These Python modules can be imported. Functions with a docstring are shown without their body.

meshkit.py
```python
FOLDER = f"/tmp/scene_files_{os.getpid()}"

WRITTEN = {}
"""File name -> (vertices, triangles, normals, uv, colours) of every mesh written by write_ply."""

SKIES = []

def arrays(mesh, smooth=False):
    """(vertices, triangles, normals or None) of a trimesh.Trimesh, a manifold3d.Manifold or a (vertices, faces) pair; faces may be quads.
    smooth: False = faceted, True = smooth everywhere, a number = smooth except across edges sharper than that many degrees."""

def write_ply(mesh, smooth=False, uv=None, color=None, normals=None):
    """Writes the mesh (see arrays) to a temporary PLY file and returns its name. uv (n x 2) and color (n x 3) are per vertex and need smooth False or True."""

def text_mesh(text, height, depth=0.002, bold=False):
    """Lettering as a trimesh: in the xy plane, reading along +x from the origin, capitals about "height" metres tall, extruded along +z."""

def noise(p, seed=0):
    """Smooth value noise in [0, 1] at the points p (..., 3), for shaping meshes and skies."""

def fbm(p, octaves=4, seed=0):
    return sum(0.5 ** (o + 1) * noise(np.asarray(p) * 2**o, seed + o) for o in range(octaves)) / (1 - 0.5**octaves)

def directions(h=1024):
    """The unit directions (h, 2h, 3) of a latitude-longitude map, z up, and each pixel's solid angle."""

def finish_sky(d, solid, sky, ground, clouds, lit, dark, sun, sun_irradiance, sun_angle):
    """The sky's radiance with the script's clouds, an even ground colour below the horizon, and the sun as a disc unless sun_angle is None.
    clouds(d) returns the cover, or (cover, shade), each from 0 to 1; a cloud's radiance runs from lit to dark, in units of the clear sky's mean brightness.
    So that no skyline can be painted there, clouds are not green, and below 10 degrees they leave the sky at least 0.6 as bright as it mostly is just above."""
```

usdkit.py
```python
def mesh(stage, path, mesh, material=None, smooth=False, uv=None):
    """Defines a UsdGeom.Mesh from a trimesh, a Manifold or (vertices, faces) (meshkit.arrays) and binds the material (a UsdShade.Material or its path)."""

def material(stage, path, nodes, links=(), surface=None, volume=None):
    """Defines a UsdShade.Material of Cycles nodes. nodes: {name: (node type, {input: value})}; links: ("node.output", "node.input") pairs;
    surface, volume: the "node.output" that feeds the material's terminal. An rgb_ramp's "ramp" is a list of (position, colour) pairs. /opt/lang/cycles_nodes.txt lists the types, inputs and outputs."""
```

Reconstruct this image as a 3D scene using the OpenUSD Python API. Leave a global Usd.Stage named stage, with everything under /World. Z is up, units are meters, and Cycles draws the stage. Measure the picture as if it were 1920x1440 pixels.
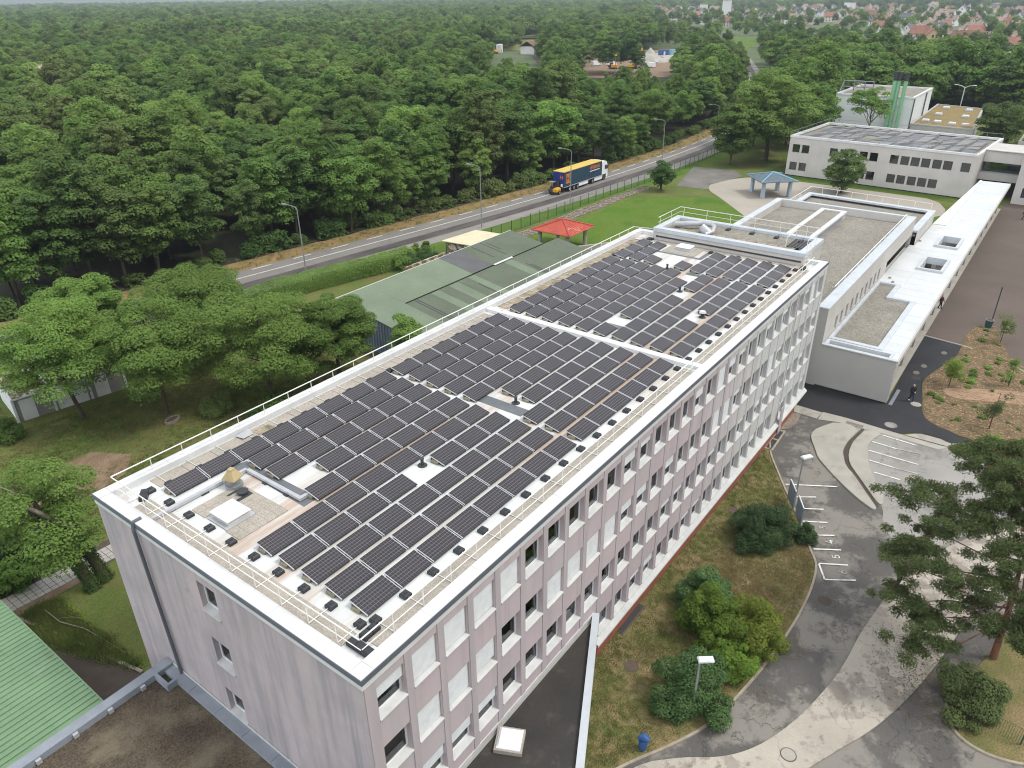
import math, random
import numpy as np
import trimesh, manifold3d, usdkit, meshkit
from shapely.geometry import Polygon, LineString
from shapely import ops as shops
from pxr import Usd, UsdGeom, UsdLux, UsdShade, Gf, Sdf, Vt

stage = Usd.Stage.CreateInMemory()
UsdGeom.SetStageUpAxis(stage, 'Z'); UsdGeom.SetStageMetersPerUnit(stage, 1.0)
UsdGeom.Xform.Define(stage, '/World'); UsdGeom.Scope.Define(stage, '/World/Looks')
PI = math.pi
V = lambda *a: np.array(a, float)

# ------------------------------------------------------------------ camera, sky, sun
CAM = V(-10.92, -14.75, 33.97)
YAW, PITCH, ROLL = 0.926868, -0.485270, -0.0112949
cam = UsdGeom.Camera.Define(stage, '/World/camera')
cy, sy = math.cos(YAW), math.sin(YAW)
fw = V(sy * math.cos(PITCH), cy * math.cos(PITCH), math.sin(PITCH))
rt0 = V(cy, -sy, 0); up0 = np.cross(rt0, fw)
rt = rt0 * math.cos(ROLL) + up0 * math.sin(ROLL); upv = -rt0 * math.sin(ROLL) + up0 * math.cos(ROLL)
cam.AddTransformOp().Set(Gf.Matrix4d(*rt, 0, *upv, 0, *(-fw), 0, *CAM, 1))
cam.CreateHorizontalApertureAttr(36.0); cam.CreateVerticalApertureAttr(27.0)
cam.CreateFocalLengthAttr(36.0 * 1388.42 / 1920)
cam.CreateClippingRangeAttr((0.1, 40000.0))
cam.CreateExposureAttr(0.60)
HAZE = 0.00010

SUN_EL, SUN_AZ = math.radians(56), math.radians(150)          # azimuth from +y towards +x
sun_dir = V(math.cos(SUN_EL) * math.sin(SUN_AZ), math.cos(SUN_EL) * math.cos(SUN_AZ), math.sin(SUN_EL))
sky = UsdLux.DomeLight.Define(stage, '/World/sky')
sky.GetPrim().SetCustomDataByKey('kind', 'structure')
sky_mat = usdkit.material(stage, '/World/Looks/overcast_sky', {
    'sky': ('sky_texture', {'sky_type': 'single_scattering', 'sun_disc': False, 'sun_elevation': SUN_EL, 'sun_rotation': SUN_AZ, 'altitude': 200.0, 'air_density': 1.0, 'aerosol_density': 2.0}),
    'tc': ('texture_coordinate', {}),
    'map': ('mapping', {'scale': (1.0, 1.0, 2.6)}),
    'n': ('noise_texture', {'scale': 2.2, 'detail': 6.0, 'roughness': 0.55}),
    'r': ('rgb_ramp', {'ramp': [(0.0, (0.72,) * 3), (0.45, (0.88,) * 3), (0.6, (0.97,) * 3), (1.0, (1.0,) * 3)]}),
    'shade': ('rgb_ramp', {'ramp': [(0.25, (4.6, 4.9, 5.4)), (0.75, (9.0, 9.2, 9.5))]}),
    'sep': ('separate_xyz', {}), 'grad': ('map_range', {'from_min': 0.0, 'from_max': 0.9, 'to_min': 0.42, 'to_max': 1.28, 'clamp': True}), 'gm': ('vector_math', {'math_type': 'scale'}),
    'mix': ('mix', {}),
    'bg': ('background_shader', {'strength': 0.12})},
    [('tc.generated', 'map.vector'), ('map.vector', 'n.vector'), ('n.fac', 'r.fac'), ('n.fac', 'shade.fac'), ('r.color', 'mix.fac'),
     ('sky.color', 'mix.color1'), ('shade.color', 'gm.vector1'), ('tc.generated', 'sep.vector'), ('sep.z', 'grad.value'), ('grad.result', 'gm.scale'), ('gm.vector', 'mix.color2'), ('mix.color', 'bg.color')], surface='bg.background')
UsdShade.MaterialBindingAPI.Apply(sky.GetPrim()).Bind(sky_mat)
sun = UsdLux.DistantLight.Define(stage, '/World/sun')
sun.CreateIntensityAttr(0.40); sun.CreateAngleAttr(14.0); sun.CreateColorAttr(Gf.Vec3f(1.0, 0.96, 0.89)); sun.CreateNormalizeAttr(True)
z_ax = sun_dir; x_ax = np.cross(V(0, 0, 1), z_ax); x_ax /= np.linalg.norm(x_ax); y_ax = np.cross(z_ax, x_ax)
sun.AddTransformOp().Set(Gf.Matrix4d(*x_ax, 0, *y_ax, 0, *z_ax, 0, 0, 0, 60, 1))

# ------------------------------------------------------------------ helpers
class MB:
    """Collects shapes into one mesh."""
    def __init__(s): s.v = []; s.f = []; s.n = 0
    def add(s, v, f):
        v = np.asarray(v, float).reshape(-1, 3); f = np.asarray(f, int)
        if f.shape[1] == 4: f = np.vstack([f[:, [0, 1, 2]], f[:, [0, 2, 3]]])
        s.v.append(v); s.f.append(f + s.n); s.n += len(v); return s
    def mesh(s, m): return s.add(m.vertices, m.faces)
    def quad(s, a, b, c, d): return s.add([a, b, c, d], [[0, 1, 2, 3]])
    def hexa(s, p): return s.add(p, [[3, 2, 1, 0], [4, 5, 6, 7], [0, 1, 5, 4], [1, 2, 6, 5], [2, 3, 7, 6], [3, 0, 4, 7]])
    def box(s, x0, y0, z0, x1, y1, z1):
        return s.hexa([(x0, y0, z0), (x1, y0, z0), (x1, y1, z0), (x0, y1, z0), (x0, y0, z1), (x1, y0, z1), (x1, y1, z1), (x0, y1, z1)])
    def ob(s, c, size, rz=0, ch=0.0):
        """box on its base centre c, turned rz about z, upper edges chamfered by ch"""
        w, d, h = size[0] / 2, size[1] / 2, size[2]
        p = [(-w, -d, 0), (w, -d, 0), (w, d, 0), (-w, d, 0)]
        if ch:
            q = p + [(a, b, h - ch) for a, b, _ in p] + [(a - math.copysign(ch, a), b - math.copysign(ch, b), h) for a, b, _ in p]
            f = [[3, 2, 1, 0], [8, 9, 10, 11]] + [[i + k, (i + 1) % 4 + k, (i + 1) % 4 + 4 + k, i + 4 + k] for k in (0, 4) for i in range(4)]
        else:
            q = p + [(a, b, h) for a, b, _ in p]; f = [[3, 2, 1, 0], [4, 5, 6, 7]] + [[i, (i + 1) % 4, (i + 1) % 4 + 4, i + 4] for i in range(4)]
        q = np.array(q); ca, sa = math.cos(rz), math.sin(rz)
        return s.add(np.stack([q[:, 0] * ca - q[:, 1] * sa + c[0], q[:, 0] * sa + q[:, 1] * ca + c[1], q[:, 2] + c[2]], 1), f)
    def path(s, pts, r, n=6, cap=True):
        p = np.asarray(pts, float); r = np.broadcast_to(np.asarray(r, float), (len(p),))
        t = np.gradient(p, axis=0); t /= np.linalg.norm(t, axis=1, keepdims=True) + 1e-12
        ref = V(0, 0, 1) if abs(t[:, 2]).mean() < 0.8 else V(1, 0, 0)
        a = np.cross(t, ref); a /= np.linalg.norm(a, axis=1, keepdims=True) + 1e-12; b = np.cross(t, a)
        an = np.arange(n) * 2 * PI / n
        v = p[:, None] + r[:, None, None] * (np.cos(an)[None, :, None] * a[:, None] + np.sin(an)[None, :, None] * b[:, None])
        i, j = np.meshgrid(np.arange(len(p) - 1), np.arange(n), indexing='ij')
        q = np.stack([i * n + j, i * n + (j + 1) % n, (i + 1) * n + (j + 1) % n, (i + 1) * n + j], -1).reshape(-1, 4)
        q = np.vstack([q[:, [0, 1, 2]], q[:, [0, 2, 3]]])
        if cap:
            k = np.arange(1, n - 1); e = (len(p) - 1) * n
            q = np.vstack([q, np.stack([0 * k, k + 1, k], 1), np.stack([0 * k + e, k + e, k + 1 + e], 1)])
        return s.add(v.reshape(-1, 3), q)
    def tube(s, a, b, r, n=6, r2=None): return s.path([a, b], [r, r if r2 is None else r2], n)
    def prism(s, poly, z0, z1):
        for g in getattr(poly, 'geoms', [poly]):
            m = trimesh.creation.extrude_polygon(g, z1 - z0, engine='earcut'); s.add(m.vertices + V(0, 0, z0), m.faces)
        return s
    def sheet(s, poly, z):
        for g in getattr(poly, 'geoms', [poly]):
            v, f = trimesh.creation.triangulate_polygon(g, engine='earcut')
            v3 = np.c_[v, np.full(len(v), z)]; f = np.asarray(f)
            nz = np.cross(v3[f[:, 1]] - v3[f[:, 0]], v3[f[:, 2]] - v3[f[:, 0]])[:, 2]
            f[nz < 0] = f[nz < 0][:, ::-1]; s.add(v3, f)
        return s
    def arrays(s): return np.vstack(s.v), np.vstack(s.f)

USED = {}
def numbered(parent, name):
    k = USED.get((parent, name), -1) + 1; USED[(parent, name)] = k
    return parent + '/' + (name if k == 0 else '%s_%03d' % (name, k))
def prim_path(parent): return '/World' if parent is None else str((parent.GetPrim() if hasattr(parent, 'GetPrim') else parent).GetPath())
def obj(name, mb, mat, parent=None, smooth=False):
    m = mb.arrays() if isinstance(mb, MB) else mb
    return usdkit.mesh(stage, numbered(prim_path(parent), name), m, mat, smooth).GetPrim()
def tag(p, label=None, cat=None, group=None, kind=None):
    for k, v in (('label', label), ('category', cat), ('group', group), ('kind', kind)):
        if v: p.SetCustomDataByKey(k, v)
    return p
def thing(name, label, cat, loc=(0, 0, 0), rz=0, group=None, scale=None):
    x = UsdGeom.Xform.Define(stage, numbered('/World', name))
    x.AddTranslateOp().Set(Gf.Vec3d(*map(float, loc))); x.AddRotateZOp().Set(math.degrees(rz))
    x.AddScaleOp().Set(Gf.Vec3f(*(scale or (1, 1, 1))))
    return tag(x.GetPrim(), label, cat, group)
def dup(root, label, loc, rz=0, group=None, scale=(1, 1, 1), cat=None):
    base = root.GetName(); base = base[:-4] if base[-4:-3] == '_' and base[-3:].isdigit() else base
    was = root.GetCustomData()
    r = thing(base, label, cat or was['category'], loc, rz, group or was.get('group'), scale)
    r.GetReferences().AddInternalReference(root.GetPath()); r.SetInstanceable(True)
    return r
def struct(name, mb, mat, kind='structure'): return tag(obj(name, mb, mat), kind=kind)
ORD = ['first', 'second', 'third', 'fourth', 'fifth', 'sixth', 'seventh', 'eighth', 'ninth', 'tenth', 'eleventh', 'twelfth', 'thirteenth', 'fourteenth', 'fifteenth', 'sixteenth', 'seventeenth', 'eighteenth', 'nineteenth', 'twentieth'] + ['twenty-' + o for o in ('first', 'second', 'third', 'fourth', 'fifth', 'sixth', 'seventh', 'eighth', 'ninth')] + ['thirtieth']

# ------------------------------------------------------------------ materials
def mat(name, col, col2=None, rough=0.8, scale=1.0, detail=5.0, bump=0.0, bscale=None, spec=0.3, metal=0.0, stretch=(1, 1, 1), lo=0.35, hi=0.65, fine=0.0, fscale=40.0, extra=None, coat=0.0, crack=None):
    """noise between two colours, an optional fine grain, optional bump; extra = list of (noise scale, stretch, lo, hi, colour, amount) stains on top"""
    col2 = col2 or tuple(c * 0.8 for c in col)
    nodes = {'g': ('geometry', {}), 'm': ('mapping', {'scale': stretch}), 'n': ('noise_texture', {'scale': scale, 'detail': detail, 'roughness': 0.6}),
             'r': ('rgb_ramp', {'ramp': [(lo, col), (hi, col2)]}), 'p': ('principled_bsdf', {'roughness': rough, 'specular_ior_level': spec, 'metallic': metal, 'coat_weight': coat})}
    links = [('g.position', 'm.vector'), ('m.vector', 'n.vector'), ('n.fac', 'r.fac')]
    last = 'r.color'
    if fine:
        nodes['fn'] = ('noise_texture', {'scale': fscale, 'detail': 3.0, 'roughness': 0.7}); nodes['fr'] = ('rgb_ramp', {'ramp': [(0.3, (1 - fine,) * 3), (0.7, (1 + fine * 0.6,) * 3)]})
        nodes['fm'] = ('mix', {'mix_type': 'multiply', 'fac': 1.0})
        links += [('g.position', 'fn.vector'), ('fn.fac', 'fr.fac'), (last, 'fm.color1'), ('fr.color', 'fm.color2')]; last = 'fm.color'
    for i, (sc, st, a, b, c, amt) in enumerate(extra or []):
        e = 'e%d' % i
        nodes[e + 'm'] = ('mapping', {'scale': st, 'location': (i * 3.7, i * 1.9, i * 7.1)}); nodes[e + 'n'] = ('noise_texture', {'scale': sc, 'detail': 9.0, 'roughness': 0.68})
        nodes[e + 'r'] = ('rgb_ramp', {'ramp': [(a, (0, 0, 0)), (b, (amt,) * 3)]}); nodes[e + 'x'] = ('mix', {'color2': c})
        links += [('g.position', e + 'm.vector'), (e + 'm.vector', e + 'n.vector'), (e + 'n.fac', e + 'r.fac'), (e + 'r.color', e + 'x.fac'), (last, e + 'x.color1')]; last = e + 'x.color'
    if crack:
        nodes['cn'] = ('noise_texture', {'scale': crack[0] * 2.2, 'detail': 5.0}); nodes['cv'] = ('vector_math', {'math_type': 'multiply_add', 'vector2': (1.2 / crack[0],) * 3}); nodes['ck'] = ('voronoi_texture', {'feature': 'distance_to_edge', 'scale': crack[0]})
        nodes['cr'] = ('rgb_ramp', {'ramp': [(0.0, (crack[2],) * 3), (0.012, (0, 0, 0)), (1.0, (0, 0, 0))]}); nodes['cx'] = ('mix', {'color2': crack[1]})
        links += [('g.position', 'cn.vector'), ('cn.color', 'cv.vector1'), ('g.position', 'cv.vector3'), ('cv.vector', 'ck.vector'), ('ck.distance', 'cr.fac'), ('cr.color', 'cx.fac'), (last, 'cx.color1')]; last = 'cx.color'
    links.append((last, 'p.base_color'))
    if bump:
        nodes['bn'] = ('noise_texture', {'scale': bscale or scale * 6, 'detail': 4.0}); nodes['b'] = ('bump', {'strength': 1.0, 'distance': bump})
        links += [('g.position', 'bn.vector'), ('bn.fac', 'b.height'), ('b.normal', 'p.normal')]
    return usdkit.material(stage, '/World/Looks/' + name, nodes, links, surface='p.BSDF')
def flat(name, col, rough=0.6, spec=0.4, metal=0.0): return mat(name, col, tuple(c * 0.88 for c in col), rough=rough, spec=spec, metal=metal, scale=2.5)

def leafmat(name, dark, light, odd, rnd=0.5, nscale=0.5, trans=0.3):
    nodes = {'g': ('geometry', {}), 'oi': ('object_info', {}), 'n': ('noise_texture', {'scale': nscale, 'detail': 3.0}),
             'r': ('rgb_ramp', {'ramp': [(0.32, dark), (0.68, light)]}),
             'or': ('rgb_ramp', {'ramp': [(0.0, (0, 0, 0)), (0.55, (0.12,) * 3), (1.0, (rnd,) * 3)]}), 'om': ('mix', {'color2': odd}),
             'w': ('white_noise_texture', {'dimensions': '1D'}), 'wr': ('rgb_ramp', {'ramp': [(0, (0.72,) * 3), (1, (1.18,) * 3)]}), 'wm': ('mix', {'mix_type': 'multiply', 'fac': 1.0}),
             'ir': ('rgb_ramp', {'ramp': [(0, (0.7,) * 3), (1, (1.3,) * 3)]}), 'im': ('mix', {'mix_type': 'multiply', 'fac': 1.0}),
             'p': ('principled_bsdf', {'roughness': 0.62, 'specular_ior_level': 0.18}), 't': ('translucent_bsdf', {}), 'x': ('mix_closure', {'fac': trans})}
    nodes['bn'] = ('noise_texture', {'scale': 0.022, 'detail': 3.0}); nodes['br'] = ('rgb_ramp', {'ramp': [(0.5, (0, 0, 0)), (0.66, (rnd * 1.1,) * 3)]}); nodes['bm'] = ('mix', {'color2': odd})
    links = [('g.position', 'bn.vector'), ('bn.fac', 'br.fac'), ('br.color', 'bm.fac'), ('r.color', 'bm.color1'), ('g.position', 'n.vector'), ('n.fac', 'r.fac'), ('oi.random', 'or.fac'), ('or.color', 'om.fac'), ('bm.color', 'om.color1'),
             ('oi.random', 'w.w'), ('w.value', 'wr.fac'), ('om.color', 'wm.color1'), ('wr.color', 'wm.color2'),
             ('g.random_per_island', 'ir.fac'), ('wm.color', 'im.color1'), ('ir.color', 'im.color2'),
             ('im.color', 'p.base_color'), ('im.color', 't.color'), ('p.BSDF', 'x.closure1'), ('t.BSDF', 'x.closure2')]
    return usdkit.material(stage, '/World/Looks/' + name, nodes, links, surface='x.closure')

L_wood = leafmat('wood_leaf', (0.112, 0.222, 0.044), (0.255, 0.425, 0.095), (0.34, 0.47, 0.12), nscale=0.3, trans=.4)
L_wood2 = leafmat('dark_wood_leaf', (0.078, 0.170, 0.042), (0.185, 0.325, 0.080), (0.31, 0.36, 0.115), nscale=0.3, trans=.38)
L_robinia = leafmat('robinia_leaf', (0.130, 0.255, 0.048), (0.285, 0.465, 0.105), (0.33, 0.48, 0.11), nscale=0.6, trans=.4)
L_dark = leafmat('dark_shrub_leaf', (0.032, 0.068, 0.026), (0.084, 0.143, 0.052), (0.081, 0.138, 0.049), nscale=1.2, trans=0.15)
L_bright = leafmat('bright_shrub_leaf', (0.113, 0.219, 0.029), (0.267, 0.413, 0.058), (0.275, 0.389, 0.065), nscale=0.9)
L_olive = leafmat('olive_shrub_leaf', (0.162, 0.227, 0.032), (0.340, 0.397, 0.068), (0.324, 0.356, 0.065), nscale=0.9)
L_blue = leafmat('laurel_leaf', (0.068, 0.149, 0.049), (0.170, 0.292, 0.100), (0.162, 0.275, 0.081), nscale=1.2, trans=0.18)
L_pine = leafmat('pine_needle', (0.055, 0.094, 0.039), (0.154, 0.207, 0.078), (0.162, 0.203, 0.065), nscale=0.8, trans=0.2)
L_ivy = leafmat('ivy_leaf', (0.036, 0.084, 0.023), (0.105, 0.178, 0.042), (0.097, 0.162, 0.032), nscale=1.5, trans=0.15)
M_bark = mat('bark', (0.11, 0.085, 0.06), (0.05, 0.04, 0.03), scale=3, stretch=(1, 1, 0.25), bump=0.02, bscale=12)
M_pinebark = mat('pine_bark', (0.22, 0.10, 0.055), (0.09, 0.05, 0.035), scale=2.5, bump=0.02, bscale=10)
M_dead = mat('dead_wood', (0.26, 0.23, 0.18), (0.15, 0.13, 0.10), scale=4)

M_ground = mat('far_ground', (0.062, 0.095, 0.032), (0.095, 0.115, 0.045), scale=0.02, detail=8)
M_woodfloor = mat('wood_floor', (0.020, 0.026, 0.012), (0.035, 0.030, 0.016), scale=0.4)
M_lawn = mat('site_grass', (0.085, 0.130, 0.030), (0.145, 0.155, 0.050), scale=0.16, detail=9, fine=0.35, fscale=9, bump=0.05, bscale=5, rough=0.95, spec=0.1,
             extra=[(0.10, (1, 1, 1), 0.56, 0.68, (0.150, 0.105, 0.055), 0.85), (1.1, (1, 1, 1), 0.55, 0.75, (0.15, 0.13, 0.055), 0.5)])
M_tallgrass = mat('tall_grass', (0.080, 0.130, 0.022), (0.14, 0.175, 0.036), scale=0.5, stretch=(1, 0.35, 1), fine=0.4, fscale=7, bump=0.08, bscale=4, rough=0.95, spec=0.1)
M_brightlawn = mat('bright_lawn', (0.075, 0.145, 0.018), (0.13, 0.165, 0.035), scale=0.12, detail=7, fine=0.25, fscale=6, bump=0.03, rough=0.95, spec=0.1, extra=[(0.12, (1, 1, 1), 0.5, 0.62, (0.05, 0.12, 0.015), 0.8)])
M_drygrass = mat('dry_verge', (0.30, 0.195, 0.092), (0.17, 0.145, 0.055), scale=0.35, detail=8, fine=0.3, fscale=5, bump=0.05, rough=0.95, spec=0.1)
M_parched = mat('parched_lawn', (0.245, 0.185, 0.095), (0.150, 0.145, 0.055), scale=0.45, detail=10, fine=0.45, fscale=11, bump=0.04, bscale=9, rough=0.95, spec=0.1, lo=0.40, hi=0.58,
                extra=[(0.35, (1, 1, 1), 0.56, 0.66, (0.215, 0.165, 0.115), 0.8), (0.5, (1, 1, 1), 0.58, 0.7, (0.055, 0.105, 0.02), 0.7)])
M_bare = mat('bare_earth', (0.26, 0.19, 0.13), (0.19, 0.13, 0.085), scale=0.8, fine=0.25, fscale=12, bump=0.03, rough=0.95, spec=0.1)
M_soil = mat('brown_paving', (0.105, 0.085, 0.070), (0.075, 0.062, 0.050), scale=0.7, fine=0.3, fscale=14, rough=0.95, spec=0.1)
M_mulch = mat('wood_chip_bed', (0.21, 0.155, 0.085), (0.125, 0.095, 0.055), scale=1.2, detail=9, fine=0.5, fscale=9, bump=0.06, bscale=7, rough=0.95, spec=0.1, extra=[(0.5, (1, 1, 1), 0.55, 0.7, (0.10, 0.105, 0.04), 0.7)])
M_sandpath = mat('sand_path', (0.34, 0.23, 0.15), (0.28, 0.19, 0.125), scale=0.6, fine=0.12, fscale=15, rough=0.95, spec=0.1)
M_yard = mat('brown_schoolyard', (0.135, 0.108, 0.090), (0.112, 0.090, 0.075), scale=0.12, detail=8, fine=0.18, fscale=22, rough=0.9, spec=0.15)
M_court = mat('sand_court', (0.36, 0.325, 0.275), (0.31, 0.28, 0.235), scale=0.12, detail=8, fine=0.1, fscale=10, rough=0.95, spec=0.1)
M_oldslab = mat('worn_hardstanding', (0.19, 0.175, 0.155), (0.12, 0.115, 0.10), scale=0.25, detail=8, fine=0.15, fscale=8)
M_road = mat('road_asphalt', (0.205, 0.19, 0.17), (0.175, 0.162, 0.147), crack=(0.12, (0.11, 0.10, 0.09), 0.6), scale=0.25, detail=8, fine=0.12, fscale=18, rough=0.9)
M_roadband = mat('repair_band', (0.060, 0.053, 0.050), (0.105, 0.093, 0.085), scale=0.5, stretch=(0.3, 1, 1), detail=8, fine=0.25, fscale=12)
M_shoulder = mat('road_shoulder', (0.25, 0.23, 0.205), (0.205, 0.19, 0.17), scale=0.4, detail=8, fine=0.15, fscale=12)
M_tarmac = mat('car_park_asphalt', (0.100, 0.094, 0.087), (0.125, 0.117, 0.107), crack=(0.22, (0.05, 0.047, 0.044), 0.7), scale=0.3, detail=8, fine=0.22, fscale=16, rough=0.9, spec=0.25,
               extra=[(0.15, (1, 1, 1), 0.50, 0.555, (0.24, 0.22, 0.19), 0.78), (0.33, (1, 1, 1), 0.575, 0.61, (0.19, 0.175, 0.155), 0.55)])
M_stalls = mat('pale_car_park', (0.235, 0.225, 0.205), (0.30, 0.285, 0.26), crack=(0.2, (0.12, 0.11, 0.10), 0.7), scale=0.2, detail=8, fine=0.12, fscale=14, extra=[(0.22, (1, 1, 1), 0.55, 0.66, (0.14, 0.13, 0.12), 0.6)])
M_newtar = mat('new_asphalt', (0.022, 0.022, 0.025), (0.030, 0.030, 0.033), scale=0.3, detail=8, fine=0.15, fscale=18, rough=0.75, spec=0.3, extra=[(0.35, (1, 1, 1), 0.6, 0.72, (0.07, 0.068, 0.062), 0.6)])
M_concrete = mat('worn_concrete', (0.43, 0.39, 0.325), (0.35, 0.315, 0.265), crack=(0.17, (0.17, 0.15, 0.13), 0.6), scale=0.3, detail=9, fine=0.12, fscale=14, rough=0.9, spec=0.2,
                 extra=[(0.24, (1, 1, 1), 0.535, 0.57, (0.175, 0.150, 0.125), 0.62), (1.1, (1, 1, 1), 0.60, 0.64, (0.14, 0.125, 0.105), 0.55), (0.6, (1, 1, 1), 0.56, 0.60, (0.20, 0.175, 0.15), 0.5)])
M_concrete2 = mat('pale_concrete', (0.37, 0.35, 0.30), (0.31, 0.29, 0.25), scale=0.5, detail=8, fine=0.1, fscale=12, extra=[(0.4, (1, 1, 1), 0.56, 0.66, (0.2, 0.18, 0.155), 0.6)])
M_kerb = mat('kerb_stone', (0.36, 0.31, 0.24), (0.26, 0.22, 0.17), scale=2)
M_cobble = mat('slab_paving', (0.40, 0.38, 0.345), (0.31, 0.295, 0.265), scale=0.9, fine=0.1, fscale=20)
M_stones = mat('stone_strip', (0.27, 0.225, 0.18), (0.17, 0.14, 0.115), scale=4, fine=0.3, fscale=9)
M_paint = mat('road_paint', (0.72, 0.71, 0.67), (0.40, 0.385, 0.36), scale=2.2, lo=0.5, hi=0.7)
M_oldpaint = mat('faded_road_paint', (0.46, 0.44, 0.41), (0.27, 0.26, 0.24), scale=3, lo=0.42, hi=0.6)

# facade render: pink grey near the camera, pale grey-green towards the far end, rain streaks
def facade_mat():
    nodes = {'g': ('geometry', {}), 's': ('separate_xyz', {}), 'mr': ('map_range', {'from_min': 26.0, 'from_max': 40.0, 'clamp': True}),
             'n': ('noise_texture', {'scale': 0.5, 'detail': 7.0, 'roughness': 0.6}),
             'ra': ('rgb_ramp', {'ramp': [(0.3, (0.475, 0.392, 0.400)), (0.7, (0.42, 0.348, 0.356))]}),
             'rb': ('rgb_ramp', {'ramp': [(0.3, (0.53, 0.535, 0.505)), (0.7, (0.47, 0.475, 0.45))]}), 'mx': ('mix', {}),
             'm2': ('mapping', {'scale': (1.6, 1.6, 0.07)}), 'n2': ('noise_texture', {'scale': 1.0, 'detail': 8.0, 'roughness': 0.65}),
             'r2': ('rgb_ramp', {'ramp': [(0.48, (0, 0, 0)), (0.74, (0.6,) * 3)]}), 'st': ('mix', {'color2': (0.33, 0.295, 0.295)}),
             'm3': ('mapping', {'scale': (0.35, 0.35, 0.10), 'location': (9, 4, 2)}), 'n3': ('noise_texture', {'scale': 1.0, 'detail': 6.0}),
             'r3': ('rgb_ramp', {'ramp': [(0.48, (0, 0, 0)), (0.66, (0.6,) * 3)]}), 'st3': ('mix', {'color2': (0.40, 0.375, 0.375)}),
             'p': ('principled_bsdf', {'roughness': 0.92, 'specular_ior_level': 0.15}), 'bn': ('noise_texture', {'scale': 22.0, 'detail': 3.0}), 'b': ('bump', {'strength': 0.4, 'distance': 0.01})}
    links = [('g.position', 's.vector'), ('s.x', 'mr.value'), ('g.position', 'n.vector'), ('n.fac', 'ra.fac'), ('n.fac', 'rb.fac'), ('mr.result', 'mx.fac'), ('ra.color', 'mx.color1'), ('rb.color', 'mx.color2'),
             ('g.position', 'm2.vector'), ('m2.vector', 'n2.vector'), ('n2.fac', 'r2.fac'), ('r2.color', 'st.fac'), ('mx.color', 'st.color1'),
             ('g.position', 'm3.vector'), ('m3.vector', 'n3.vector'), ('n3.fac', 'r3.fac'), ('r3.color', 'st3.fac'), ('st.color', 'st3.color1'),
             ('st3.color', 'p.base_color'), ('g.position', 'bn.vector'), ('bn.fac', 'b.height'), ('b.normal', 'p.normal')]
    return usdkit.material(stage, '/World/Looks/stained_render', nodes, links, surface='p.BSDF')
M_facade = facade_mat()
M_pier = mat('pier_render', (0.43, 0.375, 0.38), (0.365, 0.325, 0.33), scale=1.0, stretch=(1.5, 1.5, 0.12), detail=8, rough=0.92, spec=0.15)
M_gable = mat('gable_render', (0.44, 0.385, 0.39), (0.36, 0.325, 0.33), scale=0.5, detail=8, rough=0.92, spec=0.15,
              extra=[(1.1, (1, 1.5, 0.09), 0.46, 0.66, (0.255, 0.25, 0.26), 0.85), (0.5, (1, 0.9, 0.16), 0.5, 0.7, (0.50, 0.42, 0.41), 0.6), (0.6, (1, 0.5, 0.5), 0.62, 0.72, (0.16, 0.13, 0.13), 0.5)])
M_cream = mat('cream_render', (0.50, 0.475, 0.44), (0.44, 0.415, 0.385), scale=0.35, detail=7, rough=0.9, spec=0.15, extra=[(0.8, (1, 1, 0.15), 0.55, 0.75, (0.42, 0.40, 0.37), 0.5)])
M_creamend = mat('grey_render', (0.37, 0.36, 0.335), (0.335, 0.325, 0.305), scale=0.3, detail=7, rough=0.9, spec=0.15)
M_white = mat('white_coping', (0.62, 0.62, 0.612), (0.53, 0.53, 0.523), scale=0.8, rough=0.5, spec=0.3)
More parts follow.
